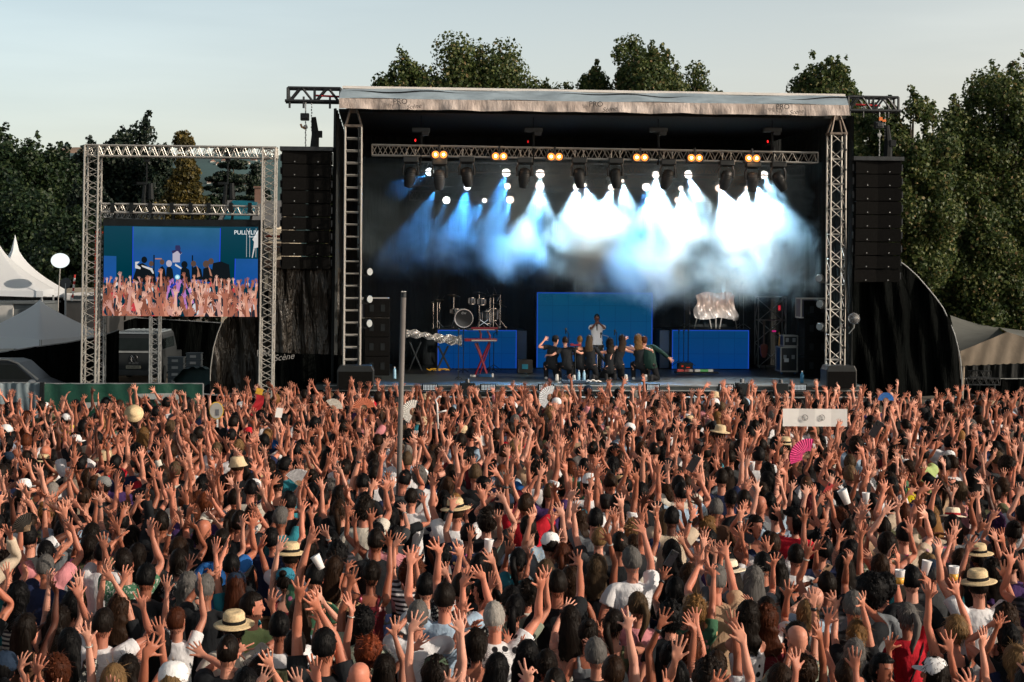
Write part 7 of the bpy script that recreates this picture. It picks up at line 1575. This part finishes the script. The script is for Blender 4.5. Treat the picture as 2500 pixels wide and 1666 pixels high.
E, p = wt('covered_trailer', 'trailer under a dark green cover beside the crates', 'trailer', 472, 948, 55); E.location.z = 0; m = MB(); m.grid(lambda u, v: Vector(((u - .5) * 1.5, .8 * math.sin(v * 3.14) * .5 + .2, .98 * math.sin(min(1, v * 1.3) * 1.57) * (1 - abs(u - .55) ** 3 * 3) + .03 * math.sin(u * 30 + v * 7))), 40, 16); thick(m, .02); m.build('cover', simple('dark green cover', (.02, .06, .06), .6, 0, .2, 2, .6, 4, .05), E, True)
for X in (-.5, .5): m = MB(); m.lathe((X, .3, .2), [(.2, -.06), (.2, .06)], 14, ax='Y'); m.build('wheel', blk, E)
# banners on the fence before the crowd
def banner(lab, u0, u1, v0, v1, d, mat, group='banner fences beside the crowd'):
    a, b = W(u0, v0, d), W(u1, v0, d); E = thing('fence_banner', lab, 'banner', (a.x, d, 0), 0, group); w_ = b.x - a.x; m = MB()
    m.grid(lambda u, v: Vector((u * w_, .03 * math.sin(u * 17 + v * 3) + .02 * math.sin(u * 41 - v * 6) - .06 * math.sin(v * 3.1), (a.z + (b.z - a.z) * u) * (1 - v * .93) + .01 * math.sin(u * 50) * (v < .05))), 90, 8); n_ = len(m.v); m.v += [(x, y + .012, z) for x, y, z in m.v]; m.f += [tuple(i + n_ for i in f[::-1]) for f in m.f]; m.m += list(m.m)
    c = m.build('cloth', mat, E, True); m = MB()
    for x in [0, w_] + [w_ * k / 4 for k in (1, 2, 3)]: m.tube([(x, .09, 0), (x, .09, a.z + .03)], .022, 6)
    m.tube([(0, .09, a.z), (w_, .09, b.z)], .02, 6); m.build('fence_frame', alu_dim, E); return E, a, w_
banner('plain grey-blue banner on the fence at the edge of the crowd', -40, 98, 936, 1000, 39.5, simple('grey blue banner', (.10, .14, .165), .5, 0, .1, 1.5, .5, 3, .06))
E, a, w_ = banner('green fence banner with white shapes in front of the van', 106, 494, 938, 1000, 39.5, simple('green banner', (.003, .05, .03), .45, 0, .12, 1.5, .5, 3, .06))
wb = simple('dull white print', (.34, .37, .37), .6)
for pts in (((190, 984), (243, 982), (222, 1004), (214, 1006)), ((332, 962), (437, 960), (437, 985), (424, 985), (418, 972), (398, 972), (398, 985), (384, 985), (380, 975), (350, 977)), ((232, 1006), (262, 1012), (240, 1016))):
    P_ = [W(u_, v_, 39.38) - Vector((a.x, 39.5, 0)) for u_, v_ in pts]; m = MB(); m.prism([(q.x, q.z) for q in P_], -.115, -.108); m.build('printed_shape', wb, E)
E, p = wt('black_fence_post', 'black post gap between the grey and green banners', 'post', 102, 936, 39.4); m = MB(); m.bx((-.05, 0, -p.z), (.05, .06, .02)); m.build('post_bar', blk, E)
hoard('low black crowd barrier cloth between the banner and the stage', [(494, 962), (560, 968), (700, 972)], 1000, 40.5, 40.5)
# house with tiled roof behind the screen
E, p = wt('house', 'house with grey tiled roof, blue panel and chimney behind the giant screen', 'house', 590, 560, 78); E.location.z = 0; zr_, ze = W(600, 484, 78).z, W(600, 545, 78).z; x0, x1 = W(528, 500, 78).x - p.x, W(643, 500, 78).x - p.x
m = MB(); m.bx((x0 + .2, .4, 0), (x1 + .5, 5.6, ze - .1)); m.build('wall', simple('cream render', (.5, .44, .34), .8, 0, .1), E); m = MB(); m.prism([(.4, ze - .1), (5.6, ze - .1), (3.0, zr_ - .12)], x1 + .3, x1 + .5, plane='YZ'); m.build('gable', simple('cream render', (.5, .44, .34), .8, 0, .1), E)
tile = simple('grey roof tiles', (.14, .145, .15), .7, 0, .3, 12, .6, 14, .05, (1, 1, 6)); m = MB(); m.raw([(x0, -.1, ze - .1), (x1 + .8, -.1, ze - .1), (x1 + .8, 3, zr_), (x0, 3, zr_), (x0, 6.1, ze - .1), (x1 + .8, 6.1, ze - .1), (x0, -.1, ze - .22), (x1 + .8, -.1, ze - .22), (x1 + .8, 3, zr_ - .12), (x0, 3, zr_ - .12), (x0, 6.1, ze - .22), (x1 + .8, 6.1, ze - .22)], [(0, 1, 2, 3), (3, 2, 5, 4), (6, 9, 8, 7), (9, 10, 11, 8), (0, 6, 7, 1), (1, 7, 8, 2), (2, 8, 11, 5), (4, 5, 11, 10)])
rf = m.build('roof', tile, E); m = MB(); sl = (zr_ - ze + .1) / 3.1; m.prism([(.5, ze - .1 + .6 * sl + .03), (2.8, ze - .1 + 2.9 * sl + .03), (2.8, ze - .1 + 2.9 * sl + .07), (.5, ze - .1 + .6 * sl + .07)], x0 + .3, x1 - .7, plane='YZ'); m.build('blue_panel', simple('teal panel', (.01, .13, .19), .3), rf)
m = MB(); m.bx((x1 - .85, 2.6, zr_ - .4), (x1 - .5, 3.0, zr_ + .62)); m.bx((x1 - .90, 2.55, zr_ + .621), (x1 - .45, 3.05, zr_ + .70)); m.build('chimney', simple('brick chimney', (.22, .13, .10), .8), rf)
m = MB(); m.bx((x1 - .3, .36, 2.6), (x1 + .2, .395, 3.6)); m.build('window', simple('dark glass', (.03, .04, .05), .3), E)
E, p = wt('balcony_house', 'brown and cream building glimpsed between screen frame and loudspeakers', 'house', 655, 700, 70); E.location.z = 0; z_ = W(655, 560, 70).z; m = MB(); m.bx((-.7, 0, 0), (.9, 4, z_)); m.build('wall', simple('cream render', (.5, .44, .34), .8, 0, .1), E)
for k, v_ in enumerate((600, 640)): z2_ = W(655, v_, 70).z; m = MB(); m.bx((-.75, -.5, z2_ - .25), (.95, -.002, z2_ + .1)); m.build('balcony', simple('brown cladding', (.12, .07, .05), .8), E)
for k, v_ in enumerate((580, 622, 660)): z2_ = W(655, v_, 70).z; m = MB(); m.bx((-.45, -.02, z2_ - .2), (.0, -.004, z2_ + .25)); m.build('window', simple('dark glass', (.03, .04, .05), .3), E)
# beige tent on the tree side
E, p = wt('marquee', 'beige scalloped marquee under the trees beside the stage', 'tent', 2420, 880, 52); E.location.z = 0
def MQ(u_, v_, d): return W(u_, v_, d) - Vector((p.x, p.y, 0))
m = MB()
def mq(u, v):
    uu = lerp(2345, 2560, u); top = 858 - (min(u, .53) / .53) * 47 + (max(0, u - .53) / .47) * 30; bot = 893 - 9 * u + 2.0 * abs(math.sin(u * 38)); q = MQ(uu, lerp(top, bot, v), 52); q.y += .015 * math.sin(u * 30 + v * 3) + .12 * v; return q
m.grid(mq, 90, 8); thick(m, .02); m.build('gable_cloth', canv_b, E, True); m = MB()
def mr(u, v): a_, b_ = MQ(lerp(2345, 2459, u), lerp(858, 811, u), 52.02), MQ(lerp(2320, 2440, u), lerp(770, 800, u), 57); q = lerp(a_, b_, v); q.z += -.12 * math.sin(u * math.pi) * .5 - .1 * math.sin(v * math.pi); return q
m.grid(mr, 20, 12); thick(m, .02); m.build('roof', canv_g, E, True); m = MB()
def mr2(u, v): a_, b_ = MQ(lerp(2459, 2560, u), lerp(811, 841, u), 52.02), MQ(lerp(2440, 2560, u), lerp(800, 815, u), 57); return lerp(a_, b_, v)
m.grid(mr2, 12, 8); thick(m, .02); m.build('roof', canv_g, E, True)
m = MB(); q = MQ(2352, 890, 52.2); m.tube([tuple(q), (q.x - .05, q.y, 0)], .05, 8); m.build('leg', canv_b, E); m = MB(); q = MQ(2556, 880, 52.2); m.tube([tuple(q), (q.x, q.y, 0)], .05, 8); m.build('leg', canv_b, E)
E, p = wt('truss_pile', 'grey truss parts stored under the beige marquee', 'truss', 2395, 915, 53); m = MB(); m.truss((-.4, 0, .02), (.3, 0, .02), .22, .22, r=.014, rd=.007); m.truss((-.4, .3, -.25), (.7, .3, -.25), .22, .22, r=.014, rd=.007); m.build('lattice', blk_steel, E); m = MB()
for x in (-.4, .5): m.tube([(x, .15, -.35), (x, .15, -p.z)], .03, 6)
m.build('trestle', blk_steel, E)
hoard('black hoarding closing the space under the beige marquee', [(2345, 925), (2420, 925), (2560, 925)], 990, 55.5, 55.5); hoard('dark curtain at the back of the beige marquee', [(2352, 868), (2450, 862), (2560, 860)], 990, 58, 58, drape)
E = thing('crowd_barrier', 'grey steel crowd barrier in front of the stage pit', 'barrier', (-9.8, 37.4, 0)); m = MB()
for k in range(24):
    x = k * 1.02; m.tube([(x, 0, 0), (x, 0, 1.05)], .02, 6); m.tube([(x + 1.0, 0, 0), (x + 1.0, 0, 1.05)], .02, 6); m.tube([(x, 0, 1.07), (x + 1.0, 0, 1.07)], .022, 6); m.bx((x + .03, -.01, .1), (x + .97, .01, 1.0))
m.build('panels', blk_steel, E)
# the steel post in the crowd
d = 21.7; a, b = W(985.5, 714, d), W(974, 1170, d); E = thing('steel_post', 'plain grey steel post with open top rising from the crowd', 'post', (b.x, d, 0)); dr = (a - b); bt = b - dr * (b.z / dr.z)
m = MB(); m.tube([tuple(bt - Vector((b.x, d, 0))), tuple(a - Vector((b.x, d, 0)) - dr.normalized() * .07)], .036, 18); m.build('tube', simple('grey steel', (.12, .112, .108), .6, 0, .12, 6), E, True); E.location = (b.x, d, 0)
m = MB(); tp0 = a - Vector((b.x, d, 0)); m.tube([tuple(tp0 - dr.normalized() * .068), tuple(tp0)], .037, 18); m.build('collar', blk_steel, E)
m = MB()
for k in range(4): m.ball(tp0 + Vector((.026 * math.cos(k * 1.57 + .4), .026 * math.sin(k * 1.57 + .4), .008)), (.012, .012, .008), 8)
m.build('screw_caps', simple('white plastic', (.6, .6, .6), .5), E)
# ================================================ trees, hills
def leafmat(name, stops, trans=.25):
    m, nt, p, o = newmat(name); g = N(nt, 'ShaderNodeNewGeometry'); c = ramp(nt, g.outputs['Random Per Island'], stops); big = noise(nt, .45, 3)
    c = mixc(nt, mixc(nt, c, (.72, .78, .76), 1, 'MULTIPLY'), c, ramp(nt, big, [(.35, (0, 0, 0)), (.65, (1, 1, 1))]))
    nt.links.new(c, p.inputs['Base Color']); p.inputs['Roughness'].default_value = .5; p.inputs['Specular IOR Level'].default_value = .35
    t = N(nt, 'ShaderNodeBsdfTranslucent'); nt.links.new(c, t.inputs[0]); mx = N(nt, 'ShaderNodeMixShader'); mx.inputs[0].default_value = trans; nt.links.new(p.outputs[0], mx.inputs[1]); nt.links.new(t.outputs[0], mx.inputs[2]); nt.links.new(mx.outputs[0], o.inputs[0]); return m
LF = {'plane': leafmat('plane tree leaves', trans=.4, stops=[(0, (.028, .055, .022)), (.4, (.065, .10, .032)), (.8, (.13, .165, .05)), (.95, (.22, .21, .08)), (1, (.34, .22, .12))]),
      'dark': leafmat('dark leaves', [(0, (.005, .014, .012)), (.6, (.014, .030, .020)), (1, (.04, .055, .028))]), 'gold': leafmat('golden leaves', [(0, (.03, .03, .008)), (.6, (.10, .08, .02)), (1, (.20, .14, .035))]),
      'mid': leafmat('mid green leaves', [(0, (.010, .026, .014)), (.6, (.026, .052, .022)), (1, (.06, .085, .03))])}
barkM = simple('bark', (.06, .05, .04), .9, 0, .3, 4, .6, 12, .02)
TW = dict(plane='plane', dark='dark', gold='gold', mid='mid')
def tree(name, lab, u_, vt_, vb, hw, d, kind, n=14000, leaf=.11, spiky=.5, seed=0, group='trees around the field', shape='round', dense=1.0):
    n = int(n * 2.3); leaf *= 1.05; hw *= 1.15; r = np.random.default_rng(seed + 77); cx = W(u_, 500, d).x; zt_ = W(u_, vt_, d).z; zb = max(1.2, W(u_, vb, d).z); rx = hw / F * d; E = thing(name, lab, 'tree', (cx, d, 0), 0, group); H = zt_ - zb; zc = (zt_ + zb) / 2
    nc = int(34 + H * rx * 3.2); cl = []
    for i in range(nc):
        th = r.uniform(0, 2 * math.pi); f = r.uniform(-1, 1); 
        if shape == 'cone': f = r.uniform(-1, 1); rad = (1 - f) * .5 + .06
        elif shape == 'layer': f = round(f * 5) / 5 + r.normal(0, .01); rad = (.95 - .75 * abs(f) ** 1.5 * (f > 0) - .1 * (f < 0)) * r.uniform(.55, 1.1)
        else: rad = math.sqrt(max(0.02, 1 - f * f)) ** .8
        k = r.uniform(.15, 1.0) ** .5; p = np.array([math.cos(th) * rad * rx * k * .95, math.sin(th) * rad * min(rx, 3.2) * k * .9, zc + f * H * .46 * k]); sr = min(rx, 1.9) * r.uniform(.20, .40) if shape == 'round' else rx * r.uniform(.14, .26)
        cl.append((p, np.array([sr, sr, sr * (.22 if shape == 'layer' else 1)])))
        if shape == 'round' and f > .2 and r.random() < spiky:
            for q in range(3): cl.append((p + [r.normal(0, sr * .3), 0, sr * (.7 + .55 * q)], np.array([sr * .42, sr * .42, sr * .5]) * (1 - .22 * q)))
    wts = np.array([c[1].prod() ** .75 for c in cl]); wts /= wts.sum(); idx = r.choice(len(cl), n, p=wts); C = np.array([c[0] for c in cl])[idx]; S_ = np.array([c[1] for c in cl])[idx]
    dv = r.normal(0, 1, (n, 3)); dv /= np.linalg.norm(dv, axis=1)[:, None]; P = C + dv * S_ * (r.random((n, 1)) ** .5) * 1.3; P[:, 2] = np.maximum(P[:, 2], .5)
    nn = dv + r.normal(0, .7, (n, 3)); nn /= np.linalg.norm(nn, axis=1)[:, None]; a = np.cross(nn, r.normal(0, 1, (n, 3))); a /= np.linalg.norm(a, axis=1)[:, None]; b = np.cross(nn, a); sz = leaf * r.uniform(.6, 1.35, (n, 1))
    V = np.stack([P - a * sz * .5, P - b * sz * .42 + nn * sz * .08, P + a * sz * .55, P + b * sz * .42 + nn * sz * .08], 1).reshape(-1, 3); Fq = np.arange(n * 4).reshape(-1, 4)
    link('crown', np_mesh('crown', V, Fq, LF[kind], smooth=False), E)
    m = MB(); tr = .011 * (zt_) + .05; m.tube([(0, 0, 0), (.05, 0, zb * .6 + .3), (-.05, .05, zc), (.03, 0, zt_ - H * .15)], [tr, tr * .8, tr * .5, tr * .15], 10)
    for i in r.choice(len(cl), min(14, len(cl)), replace=False):
        p = cl[i][0]; z0 = zb * .7 + (p[2] - zb) * .35; z0 = max(.8, z0); m.tube([(0, 0, z0), tuple(np.array([p[0] * .5, p[1] * .5, (z0 + p[2]) / 2 + .1])), tuple(p)], [tr * .4, tr * .25, tr * .08], 6)
    m.build('trunk', barkM, E, True); return E
T_ = tree
# over the stage roof
T_('plane_tree', 'broad plane tree crown over the stage roof nearest the loudspeaker arm', 985, 160, 420, 68, 62, 'plane', 9000, .12, .4, 1)
T_('plane_tree', 'highest plane tree crown over the drum side of the roof', 1165, 92, 420, 105, 63, 'plane', 17000, .12, .5, 2)
T_('plane_tree', 'low plane tree crown over the roof beside a thin bare twig', 1320, 178, 420, 75, 64, 'plane', 9000, .12, .3, 3)
T_('plane_tree', 'low tree crown just before the mid roof peak', 1450, 165, 420, 55, 63, 'plane', 7000, .12, .4, 4)
T_('plane_tree', 'tall pointed plane tree crown over the middle of the roof', 1562, 88, 420, 78, 62, 'plane', 14000, .12, .6, 5)
T_('plane_tree', 'rounded plane tree crown right of the tall pointed one', 1670, 160, 420, 78, 63, 'plane', 10000, .12, .4, 6)
T_('plane_tree', 'tiny leafy tip over the roof apart from the others', 1752, 208, 420, 22, 64, 'plane', 2500, .12, .8, 7)
T_('plane_tree', 'plane tree rising over the roof corner at the tree side arm', 2015, 150, 560, 80, 60, 'plane', 15000, .12, .8, 8)
# the bank of trees on the tree side
for i, (u_, vt_, vb, hw, d, n, l) in enumerate(((2120, 250, 780, 70, 57, 16000, 'slim tree between tower and hanging loudspeakers'), (2225, 215, 760, 85, 56, 22000, 'tree with a spiky top beyond the hanging loudspeakers'), (2330, 255, 860, 85, 60, 24000, 'tree in the dip of the tree line'), (2440, 165, 830, 105, 60, 30000, 'tallest leafy tree at the picture edge'),
                                                (2545, 130, 830, 110, 62, 20000, 'tree cut by the picture edge behind the tallest one'), (2300, 480, 860, 90, 59, 16000, 'low bushy tree above the curved black sheeting'), (2430, 500, 850, 130, 59, 26000, 'lower boughs hanging over the beige marquee'))):
    T_('plane_tree', l, u_, vt_, vb, hw, d, 'plane', n, .12, .9, 20 + i)
# tents side
for i, (u_, vt_, vb, hw, d, kd, n, lf, l, nm, shp) in enumerate(((10, 326, 700, 95, 78, 'mid', 14000, .19, 'dark leafy tree at the edge behind the pagoda tents', 'leafy_tree', 'round'), (105, 345, 720, 95, 80, 'mid', 16000, .19, 'dark leafy tree with ragged top above the tents', 'leafy_tree', 'round'), (60, 470, 740, 130, 72, 'mid', 14000, .17, 'lower dark tree right behind the pagoda peaks', 'leafy_tree', 'round'), (170, 540, 760, 90, 68, 'mid', 12000, .15, 'bushy green tree beside the screen frame post', 'leafy_tree', 'round'),
        (300, 305, 640, 95, 82, 'dark', 18000, .17, 'broad almost black pine behind the giant screen', 'pine_tree', 'round'), (225, 430, 700, 50, 76, 'dark', 6000, .15, 'narrow dark tree behind the frame post', 'leafy_tree', 'round'), (385, 340, 700, 50, 80, 'dark', 7000, .15, 'dark pine shoulder between the black pine and golden tree', 'pine_tree', 'round'), (452, 322, 700, 72, 74, 'gold', 15000, .14, 'golden green tree rising over the giant screen', 'golden_tree', 'cone'), (395, 470, 720, 45, 72, 'gold', 5000, .14, 'small golden bush left of the golden tree', 'golden_tree', 'round'),
        (560, 330, 640, 85, 84, 'dark', 12000, .16, 'flat-layered dark cedar behind the screen frame', 'cedar_tree', 'layer'), (625, 400, 640, 55, 86, 'dark', 8000, .16, 'dark conifer beside the chimney', 'conifer_tree', 'cone'), (515, 470, 660, 50, 80, 'mid', 6000, .15, 'green tree behind the screen hoist', 'leafy_tree', 'round'), (795, 348, 700, 42, 58, 'plane', 8000, .12, 'slim tree between loudspeakers and drum side tower', 'plane_tree', 'round'), (470, 640, 800, 200, 88, 'dark', 12000, .2, 'low dark tree behind the lane hoarding', 'leafy_tree', 'round'))):
    T_(nm, l, u_, vt_, vb, hw, d, kd, n, lf, .6, 60 + i, shape=shp)
# hills
hill = simple('distant hillside', (.035, .075, .08), .95, 0, .5, .02, 0); hill2 = simple('dry distant field', (.30, .20, .14), .95, 0, .3, .02)  # blue haze of distance put into the hillside colour
def ridge(lab, d, pts, mat, name='hills'):
    m = MB(); P = [W(u_, v_, d) for u_, v_ in pts]; n = len(P) - 1
    def fn(u, v): k = u * n; i = min(n - 1, int(k)); f = k - i; q = P[i] + (P[i + 1] - P[i]) * f; f2 = math.sin(min(1, (1 - v) * 1.0) * math.pi / 2); return Vector((q.x * (1 - .35 * v), d - 260 * v, max(-2, q.z * f2 - v * 2)))
    m.grid(fn, 120, 12); o = m.build(name, mat, None, True); tag(o, lab, None, kind='structure'); return o
ridge('blue-green hills beyond the trees', 820, [(-300, 390), (0, 384), (120, 376), (180, 378), (260, 376), (420, 384), (560, 376), (700, 384), (900, 430), (1250, 510), (2000, 530), (3000, 510)], hill)
o = ridge('dry brown field on the far hill', 1150, [(60, 385), (130, 366), (170, 362), (205, 362), (240, 366), (300, 385)], hill2)
E = thing('hill_tree', 'lone round tree on the dry field of the far hill', 'tree', W(162, 361, 1150), group='trees on the far hill'); m = MB(); m.ball((0, 0, 1.6), (1.6, 1.6, 1.9), 10); m.build('crown', simple('far tree', (.02, .05, .06), .9), E, True); m = MB(); m.tube([(0, 0, -3), (0, 0, .5)], .4, 6); m.build('trunk', barkM, E)
rr = random.Random(5); k = 0
for u_, v_ in ((180, 392), (188, 400), (172, 403), (182, 415), (520, 398), (532, 404), (545, 396), (556, 402), (600, 402), (618, 395), (640, 398), (650, 388), (510, 450), (525, 452), (600, 455)):
    rp_ = [(-300, 390), (0, 384), (120, 376), (180, 378), (260, 376), (420, 384), (560, 376), (700, 384)]; vq = np.interp(u_, [a_[0] for a_ in rp_], [a_[1] for a_ in rp_]); qz = W(u_, vq, 820).z; best = None
    for t in np.linspace(.02, .9, 120):
        y_ = 820 - 260 * t; z_ = qz * math.sin((1 - t) * math.pi / 2) - 2 * t; vp = 640 - (z_ - 4.7) * F / y_
        if best is None or abs(vp - v_ - 3) < best[0]: best = (abs(vp - v_ - 3), y_)
    p = W(u_, v_ + 3, best[1]); E = thing('far_house', 'pale far house on the hill, %s' % ['above the ragged dark tree', 'beside the dark tree top', 'lowest of the first group', 'near the frame post', 'below the golden tree tip', 'between golden tree and cedar', 'higher beside the cedar', 'close under the cedar tip', 'under the beam right part', 'over the chimney', 'near the second frame post', 'highest near the second post', 'low behind the screen hoist', 'low beside the hoist', 'above the blue panel'][k], 'house', p, rr.uniform(-.5, .5), 'white houses on the far hill'); k += 1
    w_ = rr.uniform(1.6, 2.8); m = MB(); m.bx((-w_ / 2, 0, -.8), (w_ / 2, 2, 1.2)); m.build('wall', simple('far white wall', (.62, .62, .58), .8), E); m = MB(); m.prism([(-w_ / 2 - .2, 1.2), (w_ / 2 + .2, 1.2), (0, 2.1)], -.2, 2.2); m.build('roof', simple('far roof', (.25, .14, .11), .8), E)
grass = simple('trodden earth', (.09, .075, .055), .95, 0, .4, 1.5, .5, 8, .03)
g = MB(); g.raw([(-900, -60, 0), (900, -60, 0), (900, 3000, 0), (-900, 3000, 0)], [(0, 1, 2, 3)])
tag(g.build('ground', grass), 'trodden brown field under the crowd', None, kind='structure')
